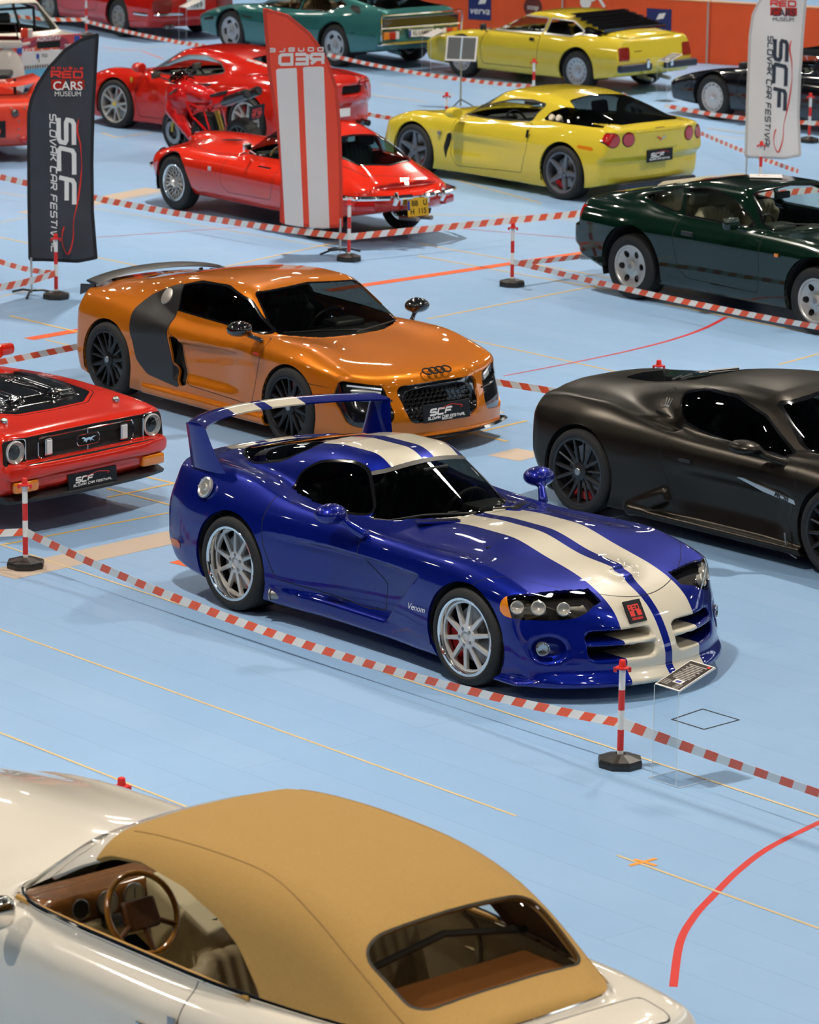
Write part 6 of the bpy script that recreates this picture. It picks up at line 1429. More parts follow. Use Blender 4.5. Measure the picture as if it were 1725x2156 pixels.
def yellow_car():
    root = empty('sports_car', (1.558, 47.843, 0), 2.326)
    tag(root, 'yellow coupe with four round red tail lamps and grey five-spoke wheels', 'car')
    P = paint('yellow_paint', (.70, .54, .04), .0, .2)
    zc = spl([(-2.2, .90), (-2.1, .93), (-1.6, .93), (-1.0, .90), (.5, .84), (.9, .86), (1.4, .80), (1.8, .70), (2.1, .56), (2.25, .4)], .05)
    fen = spl([(-2.2, .90), (-1.8, .95), (-1.3, .95), (-.8, .89), (0, .83), (.6, .80), (1.0, .82), (1.4, .815), (1.8, .71), (2.1, .54), (2.25, .4)], .06)
    wp = spl([(-2.2, .86), (-1.9, .90), (-1.34, .935), (-.8, .91), (0, .87), (.6, .87), (1.0, .90), (1.343, .92), (1.8, .87), (2.2, .70)], .06)
    tk = spl([(.0, .12), (.15, .05), (.3, .015), (.48, .0), (.62, .0), (.74, .02), (.85, .07), (.95, .14), (1.05, .22)], .02)
    zb = spl([(-2.2, .30), (-1.7, .18), (-.9, .11), (1.0, .11), (2.3, .14)], .03)
    wr = spl([(-2.1, .60), (-1.3, .72), (-.6, .77), (0, .75), (.6, .70), (1.0, .64)], .05)
    roof = spl([(-2.1, .93), (-1.8, 1.01), (-1.4, 1.12), (-1.0, 1.20), (-.6, 1.245), (-.2, 1.24), (.1, 1.21), (.6, 1.15)], .05)
    nose = lambda a, z: 2.27-.42*a**2.4-.08*S((z-.3)/.3)
    tail = lambda a, z: -2.15+.16*a**2.6+.05*S((z-.88)/.06)*0+.08*S((.60-z)/.10)+.06*S((.35-z)/.2)
    def lp(f, x, a, z): return smax(f, a-(wp(x)-tk(z)-.03*S((.62-z)/.1)*S((z-.25)/.2)*S((.74-x)/.03)*S((x+.9)/1.2)), .02)
    def post(f, x, a, z):
        f = smax(f, -rb(x, a, z, (-2.2, 0, .56), (.14, .62, .19), .03), .02)
        return smax(f, -rb(x, a, z, (-2.2, 0, .20), (.2, 1.3, .13), .04), .02)
    F = mkF(zc, fen, wp, tk, zb, nose, tail, yf=.72, sf=.19, low_post=lp, post=post, kn=.06,
            gr=dict(ws=(.84, .84, .52, 1.19, .08, .2), roof=roof, rc=.10, side=(wr, .48, .88), k1=.04, k2=.12, end=-2.05), kb=lambda x: .025+.04*S((-.9-x)/.4))
    s = Shell(F, (-2.35, 0, .05), (2.35, 1.02, 1.3), .028)
    s.wheel_hole(-1.343, .335, .385); s.wheel_hole(1.343, .33, .37); s.drop('arch')
    win = [(-.66, .90), (-.70, 1.0), (-.80, 1.10), (-.55, 1.125), (-.2, 1.10), (.15, 1.01), (.5, .88), (.55, .86), (.0, .865)]
    s.side(win, 'trim', grow=.018, sm=1); s.side(win, 'glass', 'trim', sm=1)
    win = [(-.84, .925), (-.92, 1.03), (-1.1, 1.10), (-1.3, 1.10), (-1.6, 1.03), (-1.86, .955), (-1.9, .93), (-1.4, .925)]
    s.side(win, 'hatch', sm=1, nmin=.10, ymin=.3)
    s.top([(-.98, 0), (-1.05, .5), (-1.3, .62), (-1.84, .58), (-1.96, .5), (-2.0, 0), (-1.96, -.5), (-1.84, -.58), (-1.3, -.62), (-1.05, -.5)], 'hatch', sm=1, zmin=.9, nmin=.3)
    ws = sym([(.0, 1.19), (.56, 1.14), (.70, .90), (.66, .85), (0, .80)])
    s.end(ws, 'wtrim', grow=.018, sm=1, x=-.1, nmin=.2, zmin=.78); s.end(ws, 'wglass', 'wtrim', sm=1, x=-.1, nmin=.2, zmin=.78)
    for cy in (.54, .765):
        c = [(cy+.088*math.cos(a), .795+.082*math.sin(a)) for a in np.linspace(0, math.tau, 24, endpoint=False)]
        s.end(c, 'lampring', grow=.012, sm=0, x=-1.8, sgn=-1); s.end(c, 'tail%d' % (cy > .6), 'lampring', sm=0, x=-1.8, sgn=-1)
    s.side([(-1.86, .655), (-1.60, .67), (-1.60, .71), (-1.86, .70)], 'marker', sm=1)
    s.side([(.66, .63), (.74, .60), (.80, .42), (.78, .25), (.70, .50)], 'gill', sm=0, ymin=.5)
    door = [(-.72, .87), (-.72, .60), (-.60, .25), (.60, .20), (.70, .35), (.66, .70), (.62, .84), (0, .85)]
    s.seam('side', door, 'door', sm=1, ymin=.4, nmin=.25)
    s.emit('body', {'body': 0, 'seam': 1, 'lampring': 1, 'gill': 1}, root, [P, SEAM], rim=.02, rimmat=0)
    s.emit('door', ['door'], root, [P], mirror='pair')
    s.emit('window_seal', ['trim'], root, [BLACK], offset=.001, mirror='pair'); s.emit('windshield_seal', ['wtrim'], root, [BLACK], offset=.001)
    CG = glass('clear_car_glass'); s.emit('windshield', ['wglass'], root, [CG], offset=-.004); s.emit('side_window', ['glass'], root, [CG], offset=-.004, mirror='pair')
    s.emit('rear_window', ['hatch'], root, [DARKGLASS], offset=.001)
    s.emit('tail_lamp', ['tail0'], root, [REDLENS], offset=.008, mirror='pair'); s.emit('tail_lamp', ['tail1'], root, [REDLENS], offset=.008, mirror='pair')
    s.emit('marker_lamp', ['marker'], root, [AMBER], offset=.002, mirror='pair')
    b = MB(); b.rbox((-2.10, 0, .19), (.10, 1.35, .14), .03); b.build('rear_diffuser', mat('dark_blue_black', (.015, .02, .035), .35), root, smooth=False)
    b = MB(); b.rbox((-2.125, 0, .905), (.02, .16, .016), .005); b.build('stop_lamp', mat('dark_red', (.12, .02, .02), .3), root)
    b = MB(); b.prism([(0, .755), (-.085, .80), (-.05, .80), (0, .775), (.05, .80), (.085, .80)], -2.165, -2.158, 'x'); b.mi = 1; b.prism([(0, .755), (.0, .775), (.05, .80), (.085, .80)], -2.168, -2.163, 'x'); b.build('emblem', [SILVER, REDC], root, smooth=False)
    p = show_plate(root, .46, .15); place(p, (-2.145, 0, .565), (0, -1, 0), (.0, 0, 1))
    for sg in (1, -1):
        b = MB(); b.rbox((-.73, sg*.905, .755), (.035, .02, .10), .012, Matrix.Rotation(-.25, 3, 'Y')); b.build('door_handle', SEAM, root)
        on(root, STEEL, (.86, sg*.91, .60), (0, sg, .1), .028, .008, 'badge', [STEEL])
        on(root, mat('sticker_cream', (.75, .66, .5), .5), (-.98, sg*.745, .975), (0, sg, .5), .04, .002, 'round_sticker'); on(root, mat('sticker_cream', (.75, .66, .5), .5), (-1.10, sg*.742, .978), (0, sg, .5), .04, .002, 'round_sticker')
    def mf(x, y, z): return smin(smax(ell(x, y, z, (.50, .99, .90), (.12, .12, .07)), .44-x, .02), cap(x, y, z, (.50, .95, .86), (.55, .86, .83), .03), .03)
    mirror_blob(root, mf, (.3, .78, .76), (.72, 1.15, 1.0), P)
    cabin(root, .22, .2, .80, .64, BLACK, mat('grey_seat', (.10, .10, .10), .6), (-.35,), .36, 1)
    w_ = make_wheel(.335, .27, .25, 'star5', mat('grey_rim', (.16, .17, .19), .35, .6))
    put_wheels(root, w_, [(1.343, .905, .33, 0, 0), (1.343, -.905, .33, 0, 0), (-1.343, .92, .335, 0, 0), (-1.343, -.92, .335, 0, 0)])
    arches(root, [(1.343, .33, .37, .52, .89), (-1.343, .335, .385, .5, .90)], .9)
yellow_car()
def louvred_car():
    root = empty('classic_coupe', (2.178, 58.911, 0), 2.359)
    tag(root, 'yellow wedge coupe with black louvres over the back window by the red hoarding', 'car')
    P = paint('lemon_paint', (.64, .49, .04), .0, .25)
    zc = spl([(-2.15, .80), (-2.0, .845), (-1.4, .87), (0, .80), (.8, .76), (1.2, .73), (1.7, .64), (2.1, .50), (2.2, .42)], .03)
    wp = spl([(-2.15, .84), (-1.2, .87), (0, .86), (1.2, .865), (2.2, .80)], .05)
    tk = spl([(.1, .10), (.2, .04), (.35, .0), (.55, .0), (.66, .02), (.78, .07), (.9, .16)], .02)
    zb = spl([(-2.15, .30), (-1.0, .17), (1.0, .16), (2.2, .22)], .03)
    wr = spl([(-1.9, .62), (-1.0, .70), (0, .71), (.8, .68)], .05)
    roof = spl([(-2.0, .86), (-1.65, .93), (-1.2, 1.04), (-.8, 1.12), (-.4, 1.145), (0, 1.12), (.4, 1.06)], .04)
    nose = lambda a, z: 2.10-.12*a**2.5-.1*np.abs(z-.45); tail = lambda a, z: -2.10+.06*a**3+.10*S((.42-z)/.2)+.04*S((z-.5)/.4)
    post = lambda f, x, a, z: f
    F = mkF(zc, zc, wp, tk, zb, nose, tail, yf=.7, sf=.2, edge=.70, kt=.05, kn=.03, gr=dict(ws=(.76, .84, .30, 1.09, .02, .1), roof=roof, rc=.08, side=(wr, .42, .82), k1=.03, k2=.07, end=-1.85), post=post)
    s = Shell(F, (-2.25, 0, .1), (2.3, .98, 1.2), .032)
    s.wheel_hole(-1.225, .32, .36); s.wheel_hole(1.225, .32, .36); s.drop('arch')
    A = [(-.42, 1.03), (-.38, .82), (.62, .80), (.72, .82), (.15, 1.03)]; B = [(-.50, 1.03), (-.46, .82), (-1.05, .83), (-1.2, .90), (-.95, 1.02)]
    for i, W in enumerate((A, B)): s.side(W, 'trim', grow=.022, sm=0); s.side(W, 'g%d' % i, 'trim', sm=0)
    s.side([(-1.12, .84), (-1.60, .86), (-1.62, .90), (-1.22, .98)], 'blk', sm=0, ymin=.3)
    ws = sym([(.0, 1.10), (.56, 1.05), (.68, .82), (0, .77)])
    s.end(ws, 'wtrim', grow=.02, sm=1, x=0, nmin=.2, zmin=.74); s.end(ws, 'wg', 'wtrim', sm=1, x=0, nmin=.2, zmin=.74)
    s.end([(.60, .73), (.82, .73), (.82, .53), (.60, .53)], 'tl', sm=0, x=-1.8, sgn=-1)
    s.seam('side', [(-.42, .78), (-.40, .28), (.75, .26), (.80, .5), (.74, .77)], 'door', sm=1, ymin=.4, w=.005)
    s.emit('body', {'body': 0, 'seam': 1, 'blk': 2}, root, [P, SEAM, GLOSSBLACK], rim=.02, rimmat=0); s.emit('door', ['door'], root, [P], mirror='pair')
    s.emit('chrome_window_frame', ['trim', 'wtrim'], root, [SILVER], offset=.003)
    CG = glass('clear_car_glass')
    s.emit('windshield', ['wg'], root, [CG]); s.emit('side_window', ['g0'], root, [CG], mirror='pair'); s.emit('quarter_window', ['g1'], root, [CG], mirror='pair')
    s.emit('tail_lamp', ['tl'], root, [mat('brown_red_lens', (.22, .015, .008), .2, coat=.6)], offset=.004, mirror='pair')
    for k in range(6): b = MB(); x = -.92-.135*k; z = 1.135-.034*k; b.box((x, 0, z), (.12, 1.22+.04*k, .012), Matrix.Rotation(-.06, 3, 'Y')); b.box((x-.05, 0, z-.02), (.012, 1.22+.04*k, .04)); b.build('louvre_slat', GLOSSBLACK, root, smooth=False)
    for sg in (1, -1):
        b = MB(); b.rbox((-2.12, sg*.52, .42), (.10, .72, .11), .03); b.build('rear_bumper', mat('dark_blue_black', (.015, .02, .035), .35), root, smooth=False)
        b = MB(); b.rbox((-2.16, sg*.27, .47), (.05, .06, .14), .02); b.build('overrider', CHROME, root)
        b = MB(); b.rbox((.70, sg*.90, .83), (.07, .12, .10), .03); b.tube([(.70, sg*.9, .8), (.70, sg*.8, .75)], .01, 6); b.build('door_mirror', BLACK, root)
        b = MB(); b.rbox((-.30, sg*.865, .72), (.10, .01, .05), .004); b.build('door_handle', SEAM, root)
        b = MB(); b.sm = True; b.tube([(-1.9, sg*.2, .25), (-2.2, sg*.2, .22)], .03, 8); b.build('exhaust_pipe', STEEL, root)
    font_t = font_text('Lamborghini', .035, SEAM, 'lettering', root); place(font_t, (-2.085, .42, .66), (0, -1, 0), (0, 0, 1))
    cabin(root, .30, .22, .74, .6, BLACK, BLACK, (-.15,), .34, 1)
    w_ = make_wheel(.31, .22, .20, ('disc', 14, .155, .016, .013, 'oval', .03), mat('pale_alloy', (.45, .46, .48), .4, .5), disc=False)
    put_wheels(root, w_, [(1.225, .84, .31, 0, 0), (1.225, -.84, .31, 0, 0), (-1.225, .845, .31, 0, 0), (-1.225, -.845, .31, 0, 0)])
    arches(root, [(1.225, .32, .36, .5, .84), (-1.225, .32, .36, .5, .84)], .9)
def teal_car():
    root = empty('classic_coupe', (-1.517, 61.943, 0), 2.293)
    tag(root, 'metallic teal long four-seat coupe with chrome tail surround at the back', 'car')
    P = paint('teal_paint', (.030, .155, .145), .45, .3)
    zc = spl([(-2.4, .93), (-2.2, .96), (-1.5, .90), (0, .80), (.9, .80), (1.4, .76), (2.0, .64), (2.35, .5)], .03)
    wp = spl([(-2.4, .86), (-1.3, .92), (0, .91), (1.3, .92), (2.3, .84)], .05)
    tk = spl([(.1, .14), (.2, .06), (.35, .02), (.5, .0), (.56, .0), (.62, .02), (.72, .05), (.84, .10), (.96, .16)], .015)
    zb = spl([(-2.4, .34), (-1.0, .2), (1.0, .18), (2.3, .26)], .03)
    wr = spl([(-2.3, .66), (-1.0, .74), (0, .76), (.8, .72)], .05)
    roof = spl([(-2.5, .96), (-2.1, 1.0), (-1.2, 1.12), (-.5, 1.18), (0, 1.17), (.5, 1.1)], .04)
    nose = lambda a, z: 2.3-.15*a**2.5-.15*np.abs(z-.5); tail = lambda a, z: -2.42+.07*a**3+.12*S((.5-z)/.25)
    post = lambda f, x, a, z: smax(f, -rb(x, a, z, (-2.45, 0, .68), (.14, 1.60, .36), .04), .015)
    F = mkF(zc, zc, wp, tk, zb, nose, tail, yf=.7, sf=.2, edge=.72, kt=.05, kn=.03, gr=dict(ws=(.80, .95, .30, 1.14, .10, .1), roof=roof, rc=.08, side=(wr, .42, .86), k1=.03, k2=.08, end=-2.35), kb=lambda x: .03+.05*S((-1-x)/.3), post=post)
    s = Shell(F, (-2.55, 0, .12), (2.4, 1.02, 1.24), .032)
    s.wheel_hole(-1.325, .34, .385); s.wheel_hole(1.325, .34, .385); s.drop('arch')
    A = [(-.35, 1.08), (-.30, .84), (.72, .83), (.80, .86), (.2, 1.07)]; B = [(-.42, 1.08), (-.38, .84), (-1.0, .86), (-1.35, .98), (-1.2, 1.04)]
    for i, W in enumerate((A, B)): s.side(W, 'trim', grow=.02, sm=0); s.side(W, 'g%d' % i, 'trim', sm=0)
    s.side([(-1.50, .93), (-1.48, .99), (-1.66, .975), (-1.86, .90), (-1.80, .87)], 'blk', sm=0, ymin=.3)
    s.side([(1.02, .64), (.72, .62), (.74, .59), (1.02, .61)], 'blk', sm=0, ymin=.3); s.side([(1.75, .56), (2.05, .50), (2.05, .46), (1.75, .50)], 'blk', sm=0, ymin=.3)
    s.cut(lambda V, N: np.where((V[:, 1] > .5) & (V[:, 2] > .4), np.abs(V[:, 2]-.575-.0*V[:, 0])-.006, .1), 'seam')
    ws = sym([(.0, 1.14), (.56, 1.09), (.70, .86), (0, .82)]); s.end(ws, 'trim', grow=.02, sm=1, x=0, nmin=.2, zmin=.78); s.end(ws, 'wg', 'trim', sm=1, x=0, nmin=.2, zmin=.78)
    s.top([(-1.25, 0), (-1.3, .55), (-2.28, .60), (-2.32, 0), (-2.28, -.60), (-1.3, -.55)], 'rg', sm=1, zmin=.85, nmin=.3)
    s.end(sym([(0, .86), (.82, .86), (.82, .51), (0, .51)]), 'panel', sm=0, x=-2.42, sgn=-1)
    s.emit('body', {'body': 0, 'seam': 1, 'blk': 1, 'panel': 0}, root, [P, SEAM], rim=.02, rimmat=0)
    s.emit('chrome_window_frame', ['trim'], root, [CHROME], offset=.003)
    CG = glass('clear_car_glass'); s.emit('windshield', ['wg'], root, [CG]); s.emit('side_window', ['g0'], root, [CG], mirror='pair'); s.emit('quarter_window', ['g1'], root, [CG], mirror='pair'); s.emit('rear_window', ['rg'], root, [DARKGLASS], offset=.002)
    b = MB(); b.sm = True; b.tube([(-2.44, y, z) for y, z in ((-.84, .90), (.84, .90), (.86, .84), (.84, .50), (.78, .46), (-.78, .46), (-.84, .50), (-.86, .84))], .016, 6, closed=True); b.build('chrome_tail_surround', CHROME, root)
    b = MB(); b.rbox((-2.40, 0, .775), (.03, 1.60, .15), .01); b.build('tail_window', GLOSSBLACK, root, smooth=False); b = MB(); b.rbox((-2.42, 0, .44), (.09, 1.76, .035), .015); b.build('rear_bumper', CHROME, root, smooth=False)
    b = MB(); b.rbox((-2.42, 0, .69), (.02, 1.66, .02), .005); b.build('chrome_strip', CHROME, root, smooth=False)
    for sg in (1, -1):
        for (y0, w_, m_) in ((.72, .10, AMBER), (.60, .13, REDLENS), (.50, .07, mat('white_lens', (.7, .68, .64), .2))):
            b = MB(); b.rbox((-2.41, sg*y0, .575), (.05, w_, .12), .01); b.build('tail_lamp', m_, root, smooth=False)
        b = MB(); b.sm = True; b.tube([(-2.1, sg*.4, .3), (-2.42, sg*.4, .27)], .032, 8); b.build('exhaust_pipe', CHROME, root)
    b = MB(); b.rbox((0, 0, 0), (.52, .11, .01), .004); p = b.build('number_plate', WHITE, root, smooth=False); place(p, (-2.43, 0, .585), (0, -1, 0), (0, 0, 1))
    font_text('KL\u00b7LAMBO', .095, SEAM, 'lettering', p, (.02, 0, .006), bold=.002, sx=.9)
    b = MB(); b.box((-.24, 0, .0055), (.04, .10, .001)); b.build('country_band', mat('plate_blue', (.01, .03, .3), .4), p, smooth=False)
    cabin(root, .40, .25, .82, .62, mat('brown_dash', (.12, .07, .03), .5), mat('tan_leather', (.35, .22, .10), .6), (-.1, -.95), .36, 1, m_wheel=mat('wooden_rim', (.25, .10, .03), .3, coat=.5))
    w_ = make_wheel(.335, .22, .23, ('disc', 5, .165, .028, .055, 'slot', .03), mat('pale_alloy', (.45, .46, .48), .4, .5), disc=False, capcol=STEEL)
    put_wheels(root, w_, [(1.325, .88, .335, 0, 0), (1.325, -.88, .335, 0, 0), (-1.325, .88, .335, 0, 0), (-1.325, -.88, .335, 0, 0)])
    arches(root, [(1.325, .34, .385, .5, .87), (-1.325, .34, .385, .5, .87)], .9)
def red_berlinetta():
    root = empty('sports_car', (-2.606, 52.291, 0), 2.399)
    tag(root, 'red mid-engine coupe with silver star wheels and twin round tail lamps, behind the motorcycle', 'car')
    P = paint('rosso_paint', (.60, .018, .009), .0, .2)
    zc = spl([(-2.2, .84), (-2.0, .90), (-1.5, .93), (-.8, .90), (.5, .82), (1.0, .80), (1.5, .76), (2.0, .62), (2.3, .44)], .05)
    fen = spl([(-2.2, .84), (-1.9, .90), (-1.4, .945), (-.9, .90), (0, .80), (.7, .79), (1.1, .82), (1.4, .82), (1.8, .72), (2.1, .56), (2.3, .42)], .06)
    wp = spl([(-2.2, .84), (-1.9, .91), (-1.3, .955), (-.7, .93), (0, .88), (.6, .88), (1.1, .93), (1.3, .945), (1.8, .90), (2.2, .72)], .06)
    tk = spl([(.0, .12), (.15, .05), (.3, .015), (.48, .0), (.62, .01), (.74, .03), (.85, .08), (.95, .16)], .02)
    zb = spl([(-2.2, .30), (-1.7, .16), (1.0, .11), (2.3, .12)], .03); wr = spl([(-2.1, .45), (-1.3, .60), (-.6, .74), (0, .76), (.9, .68)], .05)
    roof = spl([(-2.2, .88), (-1.8, .96), (-1.3, 1.04), (-.9, 1.11), (-.4, 1.19), (0, 1.205), (.3, 1.19), (.8, 1.1)], .05)
    nose = lambda a, z: 2.30-.45*a**2.2-.08*S((z-.3)/.3); tail = lambda a, z: -2.13+.28*a**2.6+.06*S((.6-z)/.1)
    post = lambda f, x, a, z: smax(f, -rb(x, a, z, (-2.1, .30, .74), (.12, .42, .12), .03), .02)
    F = mkF(zc, fen, wp, tk, zb, nose, tail, yf=.74, sf=.2, kt=.12, post=post, gr=dict(ws=(.80, 1.10, .46, 1.17, .35, .16), roof=roof, rc=.12, side=(wr, .52, .84), k1=.05, k2=.15, end=-2.0), kb=lambda x: .03+.12*S((-.4-x)/.4))
    s = Shell(F, (-2.3, 0, .05), (2.4, 1.04, 1.27), .030)
    s.wheel_hole(-1.3, .34, .385); s.wheel_hole(1.3, .335, .375); s.drop('arch')
    win = [(-.66, .93), (-.52, 1.03), (-.2, 1.10), (.15, 1.08), (.5, .95), (.78, .83), (.3, .835), (-.3, .875)]
    s.side(win, 'trim', grow=.018, sm=1); s.side(win, 'glass', 'trim', sm=1)
    ws = sym([(.0, 1.15), (.54, 1.10), (.66, .86), (.64, .82), (0, .76)]); s.end(ws, 'trim', grow=.018, sm=1, x=.2, nmin=.2, zmin=.74); s.end(ws, 'wg', 'trim', sm=1, x=.2, nmin=.2, zmin=.74)
    s.top([(-.80, 0), (-.84, .36), (-1.7, .30), (-1.75, 0), (-1.7, -.30), (-.84, -.36)], 'eng', sm=1, zmin=.85)
    for k in range(6): x0 = -.82-.14*k; s.top([(x0, .405-.012*k), (x0-.125, .395-.012*k), (x0-.125, .455-.012*k), (x0, .465-.012*k)], 'vent', sm=0, zmin=.8)
    s.seam('side', [(-.50, .87), (-.48, .55), (-.35, .22), (.85, .20), (.90, .5), (.84, .79), (.2, .82)], 'door', sm=1, ymin=.4, nmin=.2, w=.004)
    for cy in (.50, .665):
        c = [(cy+.068*math.cos(a), .80+.068*math.sin(a)) for a in np.linspace(0, math.tau, 20, endpoint=False)]; s.end(c, 'lr', grow=.012, sm=0, x=-1.7, sgn=-1); s.end(c, 'tl%d' % (cy > .6), 'lr', sm=0, x=-1.7, sgn=-1)
    s.emit('body', {'body': 0, 'seam': 1, 'lr': 1, 'vent': 2}, root, [P, SEAM, STEEL], rim=.02, rimmat=0); s.emit('door', ['door'], root, [P], mirror='pair')
    s.emit('window_seal', ['trim'], root, [BLACK], offset=.001); CG = glass('clear_car_glass'); s.emit('windshield', ['wg'], root, [CG]); s.emit('side_window', ['glass'], root, [CG], mirror='pair'); s.emit('engine_window', ['eng'], root, [DARKGLASS], offset=.002)
    s.emit('tail_lamp', ['tl0'], root, [REDLENS], offset=.01, mirror='pair'); s.emit('tail_lamp', ['tl1'], root, [REDLENS], offset=.01, mirror='pair')
    YS = mat('yellow_shield', (.75, .55, .02), .4)
    for sg in (1, -1):
        b = MB(); b.prism([(.93, .74), (.97, .74), (.97, .70), (.95, .66), (.93, .70)], sg*.915, sg*.925, 'y'); b.build('shield_badge', YS, root, smooth=False)
        b = MB(); b.sm = True; b.tube([(-2.0, sg*.60, .28), (-2.14, sg*.60, .27)], .045, 12); b.tube([(-2.0, sg*.48, .28), (-2.14, sg*.48, .27)], .045, 12); b.build('exhaust_tip', GLOSSBLACK, root)
        b = MB(); b.rbox((-2.05, sg*.3, .74), (.03, .40, .10), .02); b.build('rear_grille', SEAM, root)
    def mf(x, y, z): return smin(smax(ell(x, y, z, (.72, .99, .90), (.11, .10, .07)), .66-x, .02), cap(x, y, z, (.72, .95, .87), (.80, .84, .82), .025), .03)
    mirror_blob(root, mf, (.5, .78, .76), (.95, 1.15, 1.0), P, h=.02)
    b = MB(); b.rbox((-2.12, 0, .45), (.012, .5, .11), .003); b.build('number_plate', WHITE, root, smooth=False)
    cabin(root, .48, .18, .78, .64, BLACK, BLACK, (-.08,), .35, 1)
    w_ = make_wheel(.34, .27, .255, 'pair5', mat('bright_silver_rim', (.60, .58, .54), .3, .7), capcol=YS)
    put_wheels(root, w_, [(1.3, .93, .335, 0, 0), (1.3, -.93, .335, 0, 0), (-1.3, .94, .34, 0, 0), (-1.3, -.94, .34, 0, 0)])
    arches(root, [(1.3, .335, .375, .52, .92), (-1.3, .34, .385, .5, .93)], .9)
def simple_coupe(pose, label, P, top, wp, roofpts, wsp, wins, wheels, wb, wheel, lo_z=.17, cat='classic_coupe', extra=None, hw=.86, kt=.06, seat=BLACK):
    root = empty(cat, (pose[0], pose[1], 0), pose[2]); tag(root, label, 'car')
    zc = spl(top, .04); wpf = spl(wp, .05); tk = spl([(.1, .12), (.22, .04), (.36, .0), (.55, .0), (.68, .03), (.80, .09), (.92, .17)], .02); zb = spl([(-2.6, lo_z+.1), (-1.0, lo_z), (1.0, lo_z), (2.6, lo_z+.06)], .03)
    xs = [p[0] for p in top]; xn, xt = max(xs), min(xs)
    nose = lambda a, z: xn-.02-.2*a**2.5-.1*np.abs(z-.5); tail = lambda a, z: xt+.02+.12*a**3+.1*S((.42-z)/.2)
    wr = spl([(-2.4, hw-.22), (-1, hw-.14), (0, hw-.12), (1, hw-.16)], .05)
    F = mkF(zc, zc, wpf, tk, zb, nose, tail, yf=.7, sf=.2, edge=.70, kt=kt, kn=.05, gr=dict(ws=wsp, roof=spl(roofpts, .05), rc=.08, side=(wr, .42, wsp[0]+.03), k1=.04, k2=.09, end=xt+.25))
    s = Shell(F, (xt-.15, 0, .08), (xn+.15, hw+.14, max(z for _, z in roofpts)+.1), .035)
    R = wheels[0]; s.wheel_hole(-wb/2, R+.01, R+.045); s.wheel_hole(wb/2, R+.01, R+.045); s.drop('arch')
    for i, W in enumerate(wins): s.side(W, 'trim', grow=.02, sm=0); s.side(W, 'g', 'trim', sm=0)
    z0, z1 = wsp[0], wsp[3]; ws = sym([(0, z1-.02), (hw-.32, z1-.06), (hw-.19, z0+.05), (0, z0-.01)])
    s.end(ws, 'trim', grow=.02, sm=1, x=wsp[4]-.2, nmin=.2, zmin=z0-.04); s.end(ws, 'wg', 'trim', sm=1, x=wsp[4]-.2, nmin=.2, zmin=z0-.04)
    tags = extra(s, root, 'cut') or {} if extra else {}
    s.emit('body', {'body': 0, 'seam': 1, **{k: v for k, v in tags.items()}}, root, [P, SEAM, WHITE, BLACK, mat('sky_blue_band', (.10, .35, .50), .3, coat=1)], rim=.02, rimmat=0)
    s.emit('chrome_window_frame', ['trim'], root, [CHROME], offset=.002); CG = glass('clear_car_glass'); s.emit('windshield', ['wg'], root, [CG]); s.emit('side_window', ['g'], root, [CG], mirror='pair')
    if extra: extra(s, root, 'emit')
    cabin(root, wsp[4]+.12, .22, z0-.02, hw-.25, BLACK, seat, (wsp[4]-.45,), .34, 1)
    put_wheels(root, wheel, [(x, sg*wheels[1], R, 0, 0) for x in (wb/2, -wb/2) for sg in (1, -1)])
    arches(root, [(wb/2, R+.01, R+.045, .5, wheels[1]-.01), (-wb/2, R+.01, R+.045, .5, wheels[1]-.01)], .9)
    return root
louvred_car(); teal_car(); red_berlinetta()
